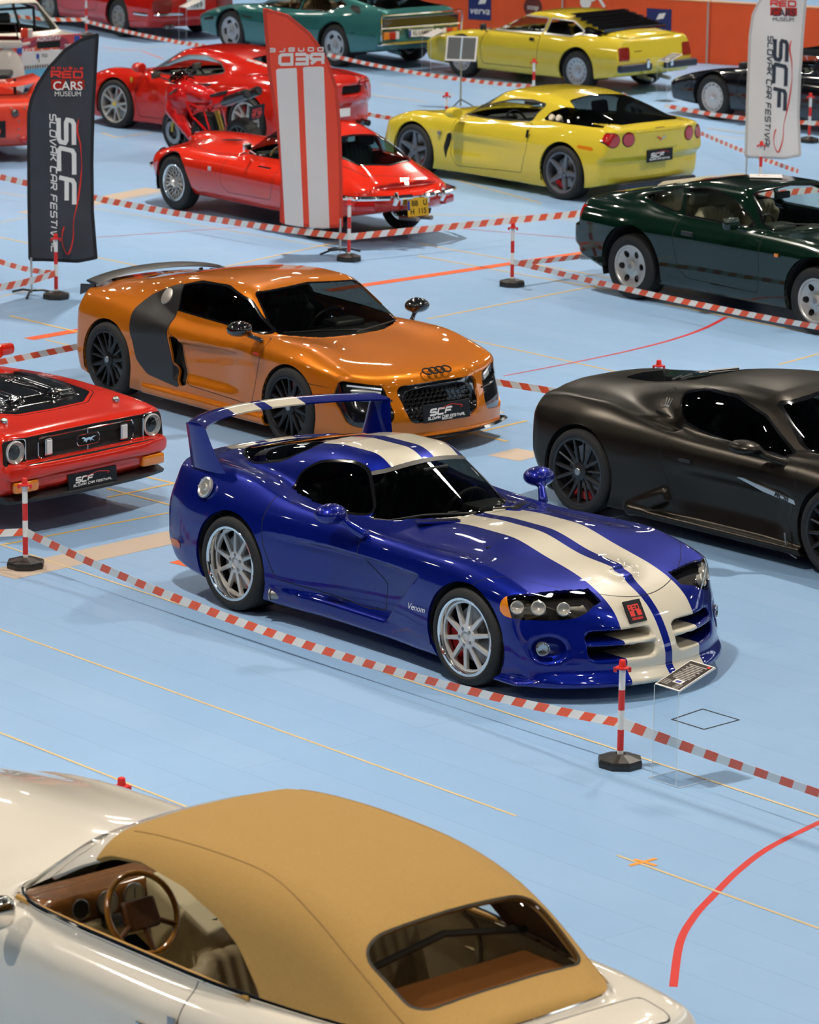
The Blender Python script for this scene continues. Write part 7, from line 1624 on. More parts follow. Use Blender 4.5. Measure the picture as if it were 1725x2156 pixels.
def convertible():
    root = empty('luxury_convertible', (-.735, 16.876, 0), 2.304)
    tag(root, 'cream convertible with closed tan fabric roof and wooden steering wheel in the foreground', 'car')
    P = paint('cream_paint', (.74, .685, .585), .0, .22); FAB = mat('tan_soft_top', (.40, .235, .062), .85, noise=.10, nscale=60, bump=.18, bscale=500)
    zc = spl([(-2.4, .88), (-2.3, .93), (-2.0, .965), (-1.5, .985), (0, .95), (1.0, .96), (1.3, .985), (2.0, .97), (2.7, .93), (2.95, .88), (3.05, .78)], .05)
    fen = spl([(-2.4, .86), (-2.2, .91), (-1.8, .955), (-1.2, .965), (-.3, .945), (.5, .945), (1.2, .95), (2.0, .93), (2.6, .87), (2.95, .78), (3.05, .7)], .06)
    wp = spl([(-2.4, .80), (-2.0, .88), (-1.5, .93), (-.8, .935), (.5, .93), (1.5, .93), (2.2, .92), (2.8, .86), (3.05, .78)], .06)
    tk = spl([(.1, .12), (.25, .05), (.40, .015), (.6, .0), (.72, .0), (.82, .02), (.92, .07), (1.0, .14)], .02)
    zb = spl([(-2.4, .40), (-1.8, .24), (2.4, .22), (3.0, .3)], .03)
    wr = spl([(-2.0, .55), (-1.6, .66), (-1.2, .74), (-.6, .80), (.2, .80), (.8, .77), (1.3, .70)], .06)
    roof = spl([(-2.0, 1.0), (-1.8, 1.075), (-1.6, 1.20), (-1.4, 1.32), (-1.15, 1.415), (-.8, 1.465), (-.4, 1.475), (0, 1.455), (.25, 1.42), (.5, 1.36), (.8, 1.25)], .06)
    nose = lambda a, z: 3.04-.30*a**2.5; tail = lambda a, z: -2.33+.22*a**2.5+.10*S((.5-z)/.3)+.06*S((z-.7)/.25)
    F = mkF(zc, fen, wp, tk, zb, nose, tail, yf=.76, sf=.16, edge=.80, kt=.09, low_post=lambda f, x, a, z: smin(f, ell(x, a, z, (2.0, 0, .90), (1.1, .5, .14)), .06),
            gr=dict(ws=(.96, 1.12, .40, 1.40, .42, .16), roof=roof, rc=.11, side=(wr, .42, .97), k1=.04, k2=.16, end=-1.95), kb=lambda x: .02)
    s = Shell(F, (-2.45, 0, .15), (3.15, 1.02, 1.56), .024)
    s.wheel_hole(-1.53, .35, .39); s.wheel_hole(1.53, .35, .39); s.drop('arch')
    win = [(-1.02, .985), (-.98, 1.03), (-.80, 1.17), (-.62, 1.25), (-.35, 1.31), (0, 1.335), (.22, 1.31), (.42, 1.22), (.68, 1.08), (.86, .985), (.85, .975), (.2, .975), (-.5, .975)]
    s.side(win, 'glass', sm=1, ymin=.35, nmin=.2)
    ws = sym([(.0, 1.385), (.56, 1.35), (.70, 1.03), (.66, .98), (0, .95)])
    s.end(ws, 'wtrim', grow=.03, sm=1, x=.3, nmin=.25, zmin=.93); s.end(ws, 'wg', 'wtrim', sm=1, x=.3, nmin=.25, zmin=.93)
    # fabric roof: everything of the top above the belt behind the header
    s.cut(lambda V, N: np.where(V[:, 2] > .93, np.maximum(np.maximum(V[:, 0]-(.28+.04*V[:, 1]**2), (.995+.012*S((V[:, 0]+1.2)/.5)-.0*V[:, 0])-V[:, 2]), np.abs(V[:, 1])-.86), .1), 'roof')
    rw = [(-1.39, 0), (-1.39, .40), (-1.41, .49), (-1.46, .52), (-1.70, .50), (-1.755, .44), (-1.765, 0), (-1.755, -.44), (-1.70, -.5), (-1.46, -.52), (-1.41, -.49), (-1.39, -.4)]
    s.top(rw, 'rwt', 'roof', grow=.012, sm=1, zmin=1.0); s.top(rw, 'rg', 'rwt', sm=1, zmin=1.0)
    door = [(-.62, .985), (-.62, .60), (-.58, .36), (.95, .34), (1.02, .6), (.92, .93), (.9, .985), (0, 1.0)]
    s.seam('side', door, 'door', sm=0, ymin=.4, nmin=.15)
    s.seam('top', [(-1.98, 0), (-1.98, .62), (-2.2, .60), (-2.28, 0), (-2.2, -.60), (-1.98, -.62)], 'trunk', sm=1, zmin=.8, nmin=.3)
    s.cut(lambda V, N: np.where((V[:, 1] > .6) & (V[:, 2] > .6), np.abs(V[:, 2]-.80)-.004, .1), 'crease', ('body', 'door'))
    s.emit('body', {'body': 0, 'seam': 1, 'crease': 0}, root, [P, SEAM], rim=.02, rimmat=0); s.emit('door', ['door'], root, [P], mirror='pair'); s.emit('boot_lid', ['trunk'], root, [P])
    s.emit('fabric_roof', ['roof'], root, [FAB], offset=.012, rim=.035); s.emit('rear_window_border', ['rwt'], root, [mat('dark_olive_rubber', (.02, .016, .008), .5)], offset=.010)
    s.emit('rear_window', ['rg'], root, [glass('brown_rear_glass', (.74, .70, .60))], offset=.004); s.emit('windshield_frame', ['wtrim'], root, [P], offset=.003)
    s.emit('windshield', ['wg'], root, [glass('clear_car_glass')])
    # seams of the fabric: side bow seams following the roof
    for sg in (1, -1):
        P_ = []
        for x in np.linspace(.22, -1.85, 26):
            y = .50-.02*(x-.2)**2+(.16*S((-.6-x)/.9)); zz = 1.3
            P_.append([x, y, roof(x)-.11*y*y+.0])
        Q = np.array(P_, float)
        for _ in range(6): # settle the seam onto the surface
            d = F(Q[:, 0], Q[:, 1], Q[:, 2]); g = grad(F, Q); Q = Q-g*(d/np.maximum((g**2).sum(1), .05))[:, None]
        n_ = grad(F, Q); n_ /= np.linalg.norm(n_, axis=1)[:, None]; Q = Q+n_*.012
        b = MB(); b.sm = True; b.tube([(q[0], sg*q[1], q[2]) for q in Q], .0035, 6); b.build('roof_seam', mat('tan_stitching', (.30, .17, .05), .8), root)
        # belt chrome, waist rail and tan rubber along the side glass
        Q = []
        for x in np.linspace(.86, -1.0, 30): Q.append((x, ray_r(F, x, 0, 0, 1, 1.0), .992))
        for t in np.linspace(.06, math.pi/2, 30): rr_ = ray_r(F, -1.0, 0, -math.sin(t), math.cos(t), 1.005); Q.append((-1.0-math.sin(t)*rr_, math.cos(t)*rr_, .992))
        b = MB(); b.sm = True; b.tube([(q[0], sg*(q[1]+.008), q[2]) for q in Q], .013, 8); b.build('chrome_belt_moulding', CHROME, root)
        b = MB(); b.sm = True; b.tube([(x, sg*(.775-.02*max(0, x-.4)*3), .985) for x in np.linspace(.80, -.95, 12)], .015, 8); b.build('door_cap', mat('honey_leather', (.45, .25, .06), .45), root)
        b = MB(); b.sm = True; b.tube([(-.36, sg*.945, .72), (-.36, sg*.965, .72), (-.54, sg*.968, .72), (-.56, sg*.945, .72)], [.014, .014, .016, .02], 8); b.rbox((-.46, sg*.940, .72), (.22, .012, .055), .01); b.build('door_handle', CHROME, root)
        b = MB(); b.rbox((-.60, sg*.936, .74), (.05, .014, .20), .006); b.build('door_shut_plate', STEEL, root)
        b = MB(); b.sm = True; st = len(b.V); b.rbox((0, 0, 0), (.12, .22, .14), .05); b.xf(st, Matrix.Translation((.64, sg*1.01, 1.0))); b.tube([(.66, sg*.96, .97), (.74, sg*.90, .95)], .02, 8); b.build('door_mirror', CHROME, root)
        on(root, REFLECT, (2.92, sg*.55, .72), (1, 0, 0), .09, .02, 'headlamp', [REFLECT])
        b = MB(); b.rbox((-2.22, sg*.76, .68), (.08, .12, .30), .03, Matrix.Rotation(-sg*.3, 3, 'Z')); b.build('tail_lamp', REDLENS, root)
    # honey-coloured cabin
    W_ = mat('burr_walnut', (.22, .085, .02), .18, coat=1, noise=.5, nscale=25); H = mat('honey_leather', (.45, .25, .06), .45); CRM = mat('parchment_leather', (.52, .42, .24), .5); DK = mat('dark_facia', (.02, .018, .016), .4)
    b = MB(); b.rbox((.72, 0, .90), (.20, 1.44, .17), .05); b.rbox((.76, 0, .955), (.24, 1.42, .05), .02); dd = b.build('dashboard', W_, root, smooth=True)
    b = MB(); b.rbox((.69, 0, .79), (.20, 1.44, .12), .04); b.build('lower_dash', CRM, root, smooth=True)
    for i, (y, z, r) in enumerate(((.52, .92, .05), (.36, .915, .062), (.20, .92, .062), (.04, .90, .03), (.66, .91, .028), (.60, .84, .02), (.50, .83, .02))):
        g = on(root, DK, (.618, y, z), (-1, 0, .1), r, .004, 'gauge', [STEEL], prof=[(r, -.02), (r, .004), (r*.9, .006), (r*.88, .0), (0, .0)], parent=dd)
        on(root, CRM, (.616, y, z), (-1, 0, .1), r*.85, .001, 'gauge_face', [mat('ivory_dial', (.50, .45, .33), .5)] if r > .05 else [DK], prof=[(r*.86, .002), (0, .003)], parent=g)
        b = MB(); b.box((.610, y, z+r*.25), (.002, .003, r*.8)); b.build('needle', DK, g)
    b = MB(); b.rbox((.42, 0, .74), (.62, .24, .34), .04, Matrix.Rotation(-.35, 3, 'Y')); cc = b.build('centre_console', CRM, root, smooth=True)
    b = MB(); b.rbox((.545, 0, .80), (.03, .20, .24), .01, Matrix.Rotation(-.35, 3, 'Y')); st_ = b.build('radio_stack', DK, cc, smooth=False)
    for r_ in range(5):
        for c_ in range(3): b = MB(); b.rbox((.53-.012*r_+.02, -.06+.06*c_, .88-.042*r_), (.016, .045, .018), .004); b.build('radio_button', STEEL, st_, smooth=False)
    b = MB(); b.sm = True; b.tube([(.28, 0, .68), (.27, 0, .80), (.26, 0, .86)], [.012, .012, .026], 8); b.build('gear_lever', CHROME, cc)
    b = MB(); b.sm = True; R = Matrix.Rotation(math.radians(-62), 4, 'Y'); st = len(b.V); b.tube([(.195*math.cos(a), .195*math.sin(a), 0) for a in np.linspace(0, math.tau, 40, endpoint=False)], .0155, 10, closed=True); b.xf(st, Matrix.Translation((.32, .38, .95)) @ R); sw = b.build('steering_wheel', mat('varnished_wood', (.33, .14, .02), .15, coat=1), root)
    b = MB(); st = len(b.V); b.rbox((0, 0, -.02), (.15, .19, .05), .02); 
    for a in (math.pi/2+.5, -math.pi/2-.5, math.pi): b.tube([(0, 0, -.02), (.19*math.cos(a), .19*math.sin(a), 0)], .014, 8)
    b.xf(st, Matrix.Translation((.32, .38, .95)) @ R); b.build('hub_pad', mat('brown_hub', (.10, .035, .008), .4), sw, smooth=True)
    b = MB(); b.sm = True; b.tube([(.33, .38, .93), (.62, .38, .82)], .035, 10); b.build('steering_column', DK, root)
    for sx, m_ in ((-.30, CRM), (-1.15, CRM)):
        for sg in (1, -1):
            o = bpy.data.objects.new('seat', seat_mesh(m_)); C.objects.link(o); o.parent = root; o.location = (sx+.10, sg*.38, .36); o.scale = (1.05, 1.12, .86 if sx > -1 else .62)
    b = MB(); b.box((-.3, 0, .30), (2.8, 1.5, .03)); b.rbox((-1.50, 0, .88), (.40, 1.08, .22), .05); b.build('rear_bulkhead', CRM, root, smooth=False)
    b = MB(); b.rbox((-1.54, 0, 1.0), (.42, 1.06, .035), .012); b.build('parcel_shelf', mat('brown_carpet', (.26, .10, .02), .9, bump=.3, bscale=300), root, smooth=False)
    b = MB(); b.sm = True; b.tube([(-1.30, -.56, 1.10), (-1.36, 0, 1.34-.12), (-1.30, .56, 1.10)], .018, 8); b.build('roof_bow', DK, root)
    b = MB(); b.rbox((2.98, 0, .64), (.10, .62, .42), .03); b.build('radiator_grille', CHROME, root)
    w_ = make_wheel(.35, .25, .21, 'star5', SILVER)
    put_wheels(root, w_, [(1.53, .90, .35, 0, 0), (1.53, -.90, .35, 0, 0), (-1.53, .90, .35, 0, 0), (-1.53, -.90, .35, 0, 0)])
    arches(root, [(1.53, .35, .39, .5, .90), (-1.53, .35, .39, .5, .90)], .9)
convertible()
# ------------------------------------------------------------------ the cars cut by the frame at the back
def _x(s, root, ph): return None
wA = make_wheel(.32, .22, .20, ('disc', 10, .155, .018, .020, 'oval', .03), mat('grey_magnesium', (.32, .31, .29), .45, .5), disc=False)
def ex_red(s, root, ph):
    if ph == 'cut':
        s.end([(.45, .70), (.80, .70), (.80, .50), (.45, .50)], 'tl', sm=1, x=-1.8, sgn=-1); s.seam('side', [(-.5, .80), (-.48, .4), (.5, .3), (.75, .4), (.7, .8)], 'door', sm=1, w=.005); return {'door': 0}
    s.emit('tail_lamp', ['tl'], root, [mat('brown_red_lens', (.22, .015, .008), .2, coat=.6)], offset=.01, mirror='pair')
    for sg in (1, -1):
        b = MB(); b.sm = True; b.tube([(-1.75, sg*.90, .46), (-2.05, sg*.86, .46), (-2.22, sg*.70, .46), (-2.26, sg*.26, .46)], .028, 8); b.build('rear_bumper', CHROME, root)
        for y in (.42, .52): b = MB(); b.sm = True; b.tube([(-1.9, sg*y, .25), (-2.2, sg*y, .24)], .035, 10); b.build('exhaust_tip', STEEL, root)
    b = MB(); b.rbox((0, 0, 0), (.36, .20, .01), .004); p = b.build('number_plate', WHITE, root, smooth=False); place(p, (-2.24, -.02, .62), (0, -1, 0), (0, 0, 1)); font_text('4369', .13, SEAM, 'lettering', p, (0, -.03, .006), bold=.002)
def pose_from(px_rear, px_front, z, yaw, wb, hw):
    """root position from where the near rear hub stands on the hall floor"""
    a = at(*px_rear, z); c, s_ = math.cos(yaw), math.sin(yaw); return (a.x-(-wb/2*c-hw*s_), a.y-(-wb/2*s_+hw*c), yaw)
simple_coupe(pose_from((249, 37), None, .33, 2.20, 2.34, .86), 'red coupe with chrome rear bumper and plate 4369 at the top edge', paint('dark_red_paint', (.50, .012, .008), 0, .2),
    [(-2.25, .86), (-1.8, .92), (0, .80), (1.0, .80), (1.8, .68), (2.2, .5)], [(-2.25, .84), (-1.2, .90), (0, .87), (1.2, .89), (2.2, .76)],
    [(-2.0, .94), (-1.2, 1.08), (-.5, 1.15), (0, 1.13), (.5, 1.05)], (.80, .85, .35, 1.10, .10, .1), [[(-.45, 1.04), (-.42, .84), (.6, .83), (.15, 1.03)]], (.33, .86), 2.34, wA, extra=ex_red)
def ex_black(s, root, ph):
    if ph == 'cut': s.seam('side', [(-.5, .76), (-.48, .3), (.6, .28), (.75, .4), (.7, .76)], 'door', sm=1, w=.005); return {'door': 0}
    for sg in (1, -1):
        b = MB(); b.rbox((.62, sg*.90, .84), (.08, .16, .10), .03); b.tube([(.62, sg*.9, .82), (.64, sg*.78, .78)], .014, 6); b.build('door_mirror', BLACK, root)
        b = MB(); b.rbox((2.06, sg*.72, .46), (.03, .10, .05), .01); b.build('turn_signal', AMBER, root)
wB = make_wheel(.325, .23, .205, ('disc', 14, .180, .010, .028, 'slot', .012), mat('pale_turbine_disc', (.60, .58, .55), .4, .3), disc=False, capcol=CHROME)
simple_coupe((5.76, 53.92, 2.30), 'black wedge coupe with pale slotted disc wheels behind the white feather flag', paint('black_paint', (.006, .007, .010), 0, .15),
    [(-2.2, .84), (-1.8, .86), (0, .80), (.9, .76), (1.6, .66), (2.15, .50), (2.3, .42)], [(-2.2, .84), (-1.2, .90), (0, .89), (1.2, .90), (2.25, .82)],
    [(-1.8, .90), (-1.2, 1.06), (-.5, 1.15), (0, 1.14), (.5, 1.05)], (.77, .95, .35, 1.10, .05, .1), [[(-.55, 1.05), (-.50, .82), (.7, .80), (.2, 1.04)]], (.325, .87), 2.5, wB, extra=ex_black, cat='wedge_coupe', seat=mat('brown_seat', (.15, .05, .03), .6))
def rally_car():
    c = at(172, 73, .90); cy, sy = math.cos(2.3), math.sin(2.3); lx, ly = -2.0, -.76
    root = empty('rally_car', (c.x-(lx*cy-ly*sy), c.y-(lx*sy+ly*cy), 0), 2.3); tag(root, 'white and orange rally saloon with roll cage and a rally plate on its tail', 'car')
    WP = mat('rally_white', (.66, .60, .52), .3, coat=1); OP = paint('rally_orange', (.72, .09, .012), 0, .25); SB = mat('sky_blue_band', (.10, .36, .50), .3, coat=1); NB = mat('navy_stripe', (.01, .06, .30), .4)
    zc = spl([(-2.1, .87), (-1.9, .91), (-1.2, .93), (0, .90), (.7, .90), (1.6, .84), (2.0, .76)], .03); wp = spl([(-2.1, .80), (-1.2, .83), (0, .83), (1.2, .83), (2.0, .78)], .05)
    tk = spl([(.1, .06), (.25, .02), (.4, .0), (.7, .0), (.85, .03), (.95, .08)], .02); zb = spl([(-2.1, .26), (0, .20), (2., .24)], .03); wr = spl([(-1.9, .66), (0, .70), (1., .66)], .05)
    roof = spl([(-1.8, 1.36), (-1.2, 1.41), (-.4, 1.42), (.2, 1.38), (.8, 1.3)], .04); nose = lambda a, z: 1.98-.08*a**3; tail = lambda a, z: -2.04+.08*a**3-.03*S((.92-z)/.1)
    post = lambda f, x, a, z: smax(f, -rb(x, a, z, (-2.08, .58, .62), (.16, .34, .14), .04), .015)
    F = mkF(zc, zc, wp, tk, zb, nose, tail, yf=.7, sf=.2, edge=.74, kt=.05, kn=.04, post=post, gr=dict(ws=(.90, .75, .2, 1.36, .35, .08), rear=(.90, -1.72, .10, 1.37, -1.22, .06), roof=roof, rc=.06, side=(wr, .34, .92), k1=.04, k2=.07, end=-1.9))
    s = Shell(F, (-2.2, 0, .1), (2.1, .95, 1.5), .030)
    s.wheel_hole(-1.2, .32, .36); s.wheel_hole(1.2, .32, .36); s.drop('arch')
    s.end(sym([(0, 1.345), (.50, 1.33), (.60, 1.0), (.58, .96), (0, .95)]), 'rgt', sm=1, x=-1.8, sgn=-1, nmin=.15, zmin=.9) if False else s.cut(lambda V, N: np.where((V[:, 0] < -.9) & (N[:, 0] < -.3) & (V[:, 2] > .92), sdpoly(chaikin(sym([(0, 1.345), (.50, 1.33), (.60, 1.0), (.58, .96), (0, .95)]), 1), V[:, 1], V[:, 2]), .1), 'rg')
    for i, W in enumerate(([(-1.35, .95), (-1.15, 1.28), (-.55, 1.30), (-.55, .95)], [(-.48, .95), (-.48, 1.30), (.30, 1.28), (.62, .95)])): s.side(W, 'trim', grow=.02, sm=0); s.side(W, 'g', 'trim', sm=0)
    s.end(sym([(0, 1.34), (.52, 1.31), (.62, .98), (0, .94)]), 'wg', sm=1, x=0, nmin=.2, zmin=.9)
    s.cut(lambda V, N: V[:, 2]-.46, 'blue'); s.cut(lambda V, N: np.where(V[:, 2] < .95, np.maximum(.72-V[:, 2], V[:, 2]-.885), .1), 'orange')
    s.cut(lambda V, N: np.where(V[:, 2] > 1.25, np.abs(V[:, 2]-1.405)-.006, .1)-0*V[:, 0], 'navy') if False else None
    s.cut(lambda V, N: np.where(V[:, 2] > 1.2, np.abs(V[:, 0]+1.13)-.012, .1), 'navy'); s.cut(lambda V, N: np.where(V[:, 2] > 1.2, np.maximum(np.abs(V[:, 0]+.95)-.10, -1), .1), 'orange')
    s.emit('body', {'body': 0, 'orange': 1, 'blue': 2, 'navy': 3}, root, [WP, OP, SB, NB], rim=.02, rimmat=0); s.emit('window_seal', ['trim'], root, [BLACK])
    CG = glass('clear_car_glass'); s.emit('rear_window', ['rg'], root, [CG]); s.emit('windshield', ['wg'], root, [CG]); s.emit('side_window', ['g'], root, [CG], mirror='pair')
    b = MB(); b.sm = True
    for sg in (1, -1): b.tube([(-1.2, sg*.52, .4), (-1.15, sg*.50, 1.25), (-.4, sg*.52, 1.33), (.3, sg*.5, 1.28), (.7, sg*.5, .8)], .022, 8)
    b.tube([(-1.15, .5, 1.25), (-1.15, -.5, 1.25)], .022, 8); b.tube([(-.6, .5, 1.3), (-1.3, -.45, .6)], .022, 8); b.tube([(-.6, 0, 1.3), (-.6, 0, .4)], .05, 8); b.build('roll_cage', BLACK, root)
    # plate sticker across the tail
    MR = mat('maroon_print', (.25, .02, .04), .4); b = MB(); b.rbox((0, 0, 0), (1.18, .26, .006), .003); p = b.build('rally_plate', mat('rally_plate_red', (.55, .05, .05), .4), root, smooth=False); place(p, (-2.066, -.10, .80), (0, -1, 0), (-.03, 0, 1))
    b = MB(); b.lathe([(.24, .004), (0, .0045)], 32, 'z'); 
    for i, v in enumerate(b.V): b.V[i] = (v[0]*1.55, max(-.11, v[1]*.5-.0), v[2])
    b.build('oval_field', MR, p, smooth=False); b = MB(); b.box((0, .0, .005), (.42, .10, .002)); b.build('blank_number_field', SEAM, p, smooth=False)
    for sx in (-.52, .52): b = MB(); b.box((sx, 0, .004), (.10, .20, .001)); b.build('blue_field', NB, p, smooth=False)
    font_text('AGROSTAV', .085, WHITE, 'lettering', p, (0, .085, .006), bold=.001); font_text('Topolčany', .075, WHITE, 'lettering', p, (.02, -.09, .006)); font_text('RALLY', .10, WHITE, 'lettering', p, (-.37, -.07, .006), sx=.8, bold=.002); font_text('TRIBEČ', .09, WHITE, 'lettering', p, (.40, -.05, .006), sx=.75, bold=.001)
    b = MB(); b.box((0, 0, 0), (.05, .07, .003)); q = b.build('plate_emblem', NB, root, smooth=False); place(q, (-2.075, .10, .64), (0, -1, 0), (0, 0, 1)); t = font_text('TO', .075, SEAM, 'lettering', root); place(t, (-2.078, -.02, .64), (0, -1, 0), (0, 0, 1)); t = font_text('S', .06, SEAM, 'lettering', root); place(t, (-2.078, .08, .57), (0, -1, 0), (0, 0, 1))
    b = MB()
    for k in range(26): b.box((-2.076, .55-.045*k, .49), (.006, .016, .05))
    b.build('vent_slot', SEAM, root, smooth=False)
    for sg in (1, -1): b = MB(); b.rbox((-1.99, sg*.60, .62), (.04, .30, .11), .02); b.build('tail_lamp', mat('brown_red_lens', (.22, .015, .008), .2, coat=.6), root, smooth=False)
    cabin(root, .40, .25, .86, .60, BLACK, BLACK, (-.2,), .33, 1, rear=-1.3); put_wheels(root, wA, [(x, sg*.80, .32, 0, 0) for x in (1.2, -1.2) for sg in (1, -1)]); arches(root, [(1.2, .32, .36, .48, .80), (-1.2, .32, .36, .48, .80)], .8)
rally_car()
# ------------------------------------------------------------------ red sports motorcycle leaning on its stand
def motorcycle():
    rw = at(520, 297, .32); yaw = 2.28; c, s_ = math.cos(yaw), math.sin(yaw)
    root = empty('sports_motorcycle', (rw.x+.715*c, rw.y+.715*s_, 0), yaw); tag(root, 'red sports motorcycle with a museum show plate, parked between the red cars', 'motorcycle')
    root.rotation_euler = (math.radians(-7), 0, yaw)
    R_ = paint('motorcycle_red_paint', (.62, .012, .012), 0, .2); R_.name = 'motorcycle_red'; GD = mat('gold_fork', (.50, .33, .06), .3, .9); CF = mat('carbon_black', (.012, .012, .014), .3, coat=.6)
    def panel(name, P, y0, y1, m=R_, r=None):
        for sg in (1, -1): b = MB(); b.prism(chaikin(P, 1), sg*y0, sg*y1, 'y'); o = b.build(name, m, root, smooth=False); md = o.modifiers.new('b', 'BEVEL'); md.width = .008; md.segments = 2
    # fairing, tank, tail as rounded solids
    def fair(x, y, z):
        a = np.abs(y); g = smin(ell(x, a, z, (.52, 0, .80), (.30, .20, .22)), cap(x, a, z, (.62, .12, .62), (.16, .13, .24), .10, .06), .10)
        g = smax(g, -(x-.80)*-1, .03); g = smax(g, -rb(x, a, z, (.40, .24, .56), (.12, .2, .16), .03, .4), .02); g = smax(g, -rb(x, a, z, (.10, .24, .60), (.26, .3, .20), .03, .5), .02); return smax(g, .10+.0*x-z, .03)
    blob('fairing', fair, (.0, -.34, .05), (.90, .34, 1.1), .02, R_, root)
    def tank(x, y, z): return smin(rb(x, y, z, (.12, 0, .82), (.46, .25, .20), .09, .12), ell(x, y, z, (.22, 0, .90), (.20, .13, .08)), .06)
    blob('fuel_tank', tank, (-.25, -.25, .6), (.5, .25, 1.05), .018, R_, root)
    def tailf(x, y, z): return smin(cap(x, y, z, (-.28, 0, .84), (-.85, 0, 1.02), .10, .045), rb(x, y, z, (-.36, 0, .80), (.30, .22, .12), .05, .25), .06)
    blob('tail_fairing', tailf, (-1.0, -.2, .6), (0, .2, 1.15), .018, R_, root)
    b = MB(); b.rbox((-.35, 0, .925), (.36, .20, .04), .02, Matrix.Rotation(.25, 3, 'Y')); b.build('saddle', BLACK, root)
    for sg in (1, -1):
        b = MB(); b.sm = True; b.tube([(.42, sg*.10, .92), (.18, sg*.15, .60), (-.10, sg*.14, .42)], .016, 8); b.tube([(.30, sg*.12, .76), (-.08, sg*.14, .70), (-.16, sg*.13, .44)], .014, 8); b.tube([(.18, sg*.15, .60), (-.08, sg*.14, .72), (-.5, sg*.10, .86)], .012, 8); b.build('trellis_frame', R_, root)
        b = MB(); b.sm = True; b.tube([(.50, sg*.10, .92), (.715, sg*.10, .32)], [.026, .022], 10); b.build('fork_leg', GD, root)
        b = MB(); b.sm = True; b.tube([(-.45, sg*.09, .82), (-.55, sg*.10, .86), (-.98, sg*.10, 1.0)], [.04, .062, .062], 14); b.tube([(-.98, sg*.10, 1.0), (-1.0, sg*.10, 1.007)], [.05, .05], 14); b.build('exhaust_can', CF, root)
        b = MB(); b.sm = True; b.tube([(.56, sg*.14, 1.02), (.62, sg*.30, 1.10)], .010, 6); b.build('mirror_stalk', BLACK, root)
        b = MB(); b.rbox((.62, sg*.34, 1.13), (.04, .14, .08), .02); b.build('rear_view_mirror', CF, root)
        b = MB(); b.sm = True; b.tube([(.46, sg*.10, .93), (.36, sg*.34, .90)], .016, 8); b.build('handlebar', BLACK, root)
    b = MB(); b.sm = True; b.tube([(-.12, .12, .40), (-.60, .11, .34), (-.715, .10, .32)], .030, 8); b.build('swing_arm', STEEL, root)
    b = MB(); b.rbox((.02, 0, .44), (.42, .26, .34), .06); b.rbox((-.05, 0, .28), (.36, .30, .16), .05); b.tube([(.1, .15, .38), (.1, .18, .38)], .09, 16); b.build('engine', UNDER, root, smooth=True)
    b = MB(); b.sm = True; b.tube([(-.20, .02, .68), (-.28, .02, .42)], .035, 10); b.build('rear_shock', GD, root)
    scr = blob('windscreen', lambda x, y, z: np.abs(ell(x, y, z, (.50, 0, .92), (.26, .15, .22)))-.004+np.maximum(0, .98-z)*3+np.maximum(0, .42-x)*3, (.3, -.25, .9), (.85, .25, 1.2), .015, glass('smoke_screen', (.3, .3, .3)), root)
    b = MB(); b.rbox((.24, .19, .09), (.03, .02, .2), .008, Matrix.Rotation(.3, 3, 'X')); b.tube([(-.05, .15, .3), (-.10, .30, .0)], .01, 6); b.build('side_stand', STEEL, root)
    p = show_plate(root, .24, .20, 'red'); place(p, (-1.04, 0, .74), (0, -1, 0), (-.35, 0, 1)); b = MB(); b.tube([(-.86, 0, .92), (-1.02, 0, .82)], .012, 6); b.build('plate_bracket', BLACK, root)
    for x, R, W, nm in ((.715, .30, .12, 1), (-.715, .315, .18, 0)):
        w_ = make_wheel(R, W, R-.085, 'pair5', mat('bronze_black_rim', (.10, .09, .08), .35, .7), disc=False); w_.parent = root; w_.location = (x, W/2, R); w_.rotation_mode = 'YXZ'; w_.rotation_euler = (0, 1, 0)
        b = MB(); b.sm = True; b.lathe([(.155, 0), (.155, .006), (.09, .006), (.09, 0)], 32, 'y', (x, .085 if nm else .05, R), closed=True); b.build('brake_disc', STEEL, root)
motorcycle()
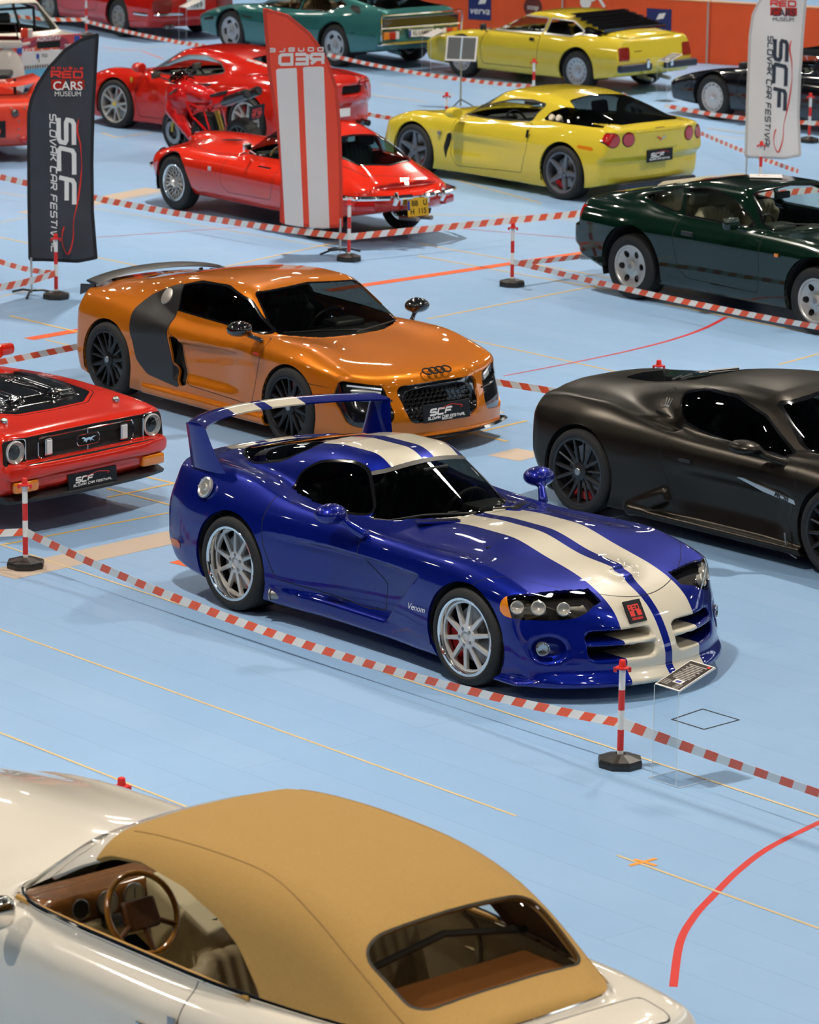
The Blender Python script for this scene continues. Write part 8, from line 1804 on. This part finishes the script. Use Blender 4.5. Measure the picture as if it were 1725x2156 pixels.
# ------------------------------------------------------------------ red open racer with exposed fat tyres, cut by the left edge
def racer():
    g = at(118, 333); yaw = 1.95; c, s_ = math.cos(yaw), math.sin(yaw); lx, ly = -1.15, -.95
    root = empty('open_racer', (g.x-(lx*c-ly*s_), g.y-(lx*s_+ly*c), 0), yaw); tag(root, 'red riveted open racer with fat rear tyres behind the black feather flag', 'car')
    R_ = mat('orange_red_lacquer', (.70, .045, .015), .3, coat=.8)
    def F(x, y, z):
        a = np.abs(y); f = rb(x, a, z, (-.2, 0, .52), (2.6, 1.50, .62), .16); f = smax(f, -rb(x, a, z, (-.1, 0, .85), (1.5, 1.1, .35), .08), .03); f = smax(f, -(a-.45)*0-1+0*x, .01)
        f = smin(f, smax(ell(x, a, z, (-1.15, .80, .62), (.55, .22, .42)), .50-z, .05), .05); return f
    s = Shell(F, (-1.8, 0, .12), (1.3, 1.1, 1.2), .032); s.wheel_hole(-1.0, .36, .40, ymin=.62); s.drop('arch')
    s.emit('body', ['body'], root, [R_], rim=.02)
    b = MB(); b.sm = True
    for k in range(16): y = -.70+.09*k; b.lathe([(.014, 0), (.008, -.012), (0, -.013)], 8, 'x', (-1.50, y, .72 if k % 2 else .36))
    for z in (.45, .55, .65): b.lathe([(.014, 0), (.008, -.012), (0, -.013)], 8, 'x', (-1.50, -.62, z)); b.lathe([(.014, 0), (.008, -.012), (0, -.013)], 8, 'x', (-1.50, -.35, z))
    b.build('rivets', STEEL, root)
    b = MB(); b.sm = True; secs = []
    for t in np.linspace(0, 1, 14): y = .8-1.6*t; z = 1.0+.06*math.sin(t*6.5); secs.append([(-1.05, y, z), (-1.0, y, z+.03), (-.6, y, z+.05), (-.55, y, z+.02)])
    b.loft(secs); b.build('curved_spoiler', R_, root)
    for sg in (1, -1): b = MB(); b.tube([(-.8, sg*.5, .75), (-.8, sg*.5, 1.02)], .02, 8); b.build('spoiler_stay', BLACK, root)
    p = show_plate(root, .42, .22, 'red'); place(p, (-1.56, .05, .46), (0, -1, 0), (0, 0, 1))
    for sg in (1, -1): on(root, AMBER, (-1.51, sg*.30, .66), (-1, 0, 0), .05, .02, 'round_lamp', [LAMPDARK]); on(root, REDLENS, (-1.51, sg*.42, .30), (-1, 0, 0), .05, .02, 'tail_lamp', [REDLENS])
    b = MB(); b.sm = True; b.tube([(.5, -.4, .85), (.4, -.2, 1.12), (.4, .2, 1.12), (.5, .4, .85)], .012, 6); b.build('screen_frame', BLACK, root)
    w_ = make_wheel(.36, .34, .19, 'star5', SILVER); put_wheels(root, w_, [(1.05, 1.0, .36, 0, 0), (1.05, -1.0, .36, 0, 0), (-1.0, 1.12, .36, 0, 0), (-1.0, -1.12, .36, 0, 0)])
racer()
# white and red scooter beyond it
def scooter():
    g = at(10, 262); root = empty('motor_scooter', (g.x, g.y, 0), 1.6); tag(root, 'white scooter with a red and white mirror at the left edge, before the rally saloon', 'scooter')
    WP = mat('rally_white', (.66, .60, .52), .3); R_ = mat('orange_red_lacquer', (.70, .045, .015), .3)
    blob('front_shield', lambda x, y, z: smin(ell(x, y, z, (.45, 0, .60), (.14, .26, .42)), ell(x, y, z, (-.45, 0, .50), (.42, .20, .20)), .05), (-1, -.4, .1), (.7, .4, 1.1), .035, WP, root)
    b = MB(); b.rbox((0, 0, .22), (.5, .32, .06), .02); b.build('footboard', BLACK, root); b = MB(); b.rbox((-.42, 0, .74), (.60, .28, .09), .04); b.build('saddle', BLACK, root)
    b = MB(); b.sm = True; b.tube([(.40, .32, 1.10), (.42, 0, 1.02), (.40, -.34, 1.10)], .02, 8); b.build('handlebar', WP, root); b = MB(); b.rbox((.42, 0, 1.08), (.14, .46, .10), .04); b.build('handlebar_cowl', WP, root)
    for sg in (1, -1):
        b = MB(); b.sm = True; b.tube([(.40, sg*.20, 1.10), (.38, sg*.28, 1.22)], .009, 6); st = b.build('mirror_stalk', BLACK, root); b = MB(); b.rbox((.38, sg*.26, 1.24), (.05, .11, .13), .02); b.mi = 1; b.rbox((.38, sg*.34, 1.24), (.05, .07, .13), .02); b.build('mirror', [R_, WP], root)
    b = MB(); b.sm = True; b.tube([(.50, -.18, 1.08), (.46, -.12, 1.36), (.46, .12, 1.36), (.50, .18, 1.08)], .01, 6); b.build('screen_frame', BLACK, root)
    blob('windscreen', lambda x, y, z: rb(x, y, z, (.48, 0, 1.22), (.015, .36, .28), .006, .1), (.35, -.25, 1.0), (.6, .25, 1.45), .02, glass('maroon_screen', (.25, .08, .08)), root)
    w_ = make_wheel(.24, .11, .15, 'star5', SILVER, disc=False); 
    for k, x in enumerate((.58, -.62)):
        o = w_ if k == 0 else copy_tree(w_); o.parent = root; o.location = (x, .055, .24)
scooter()
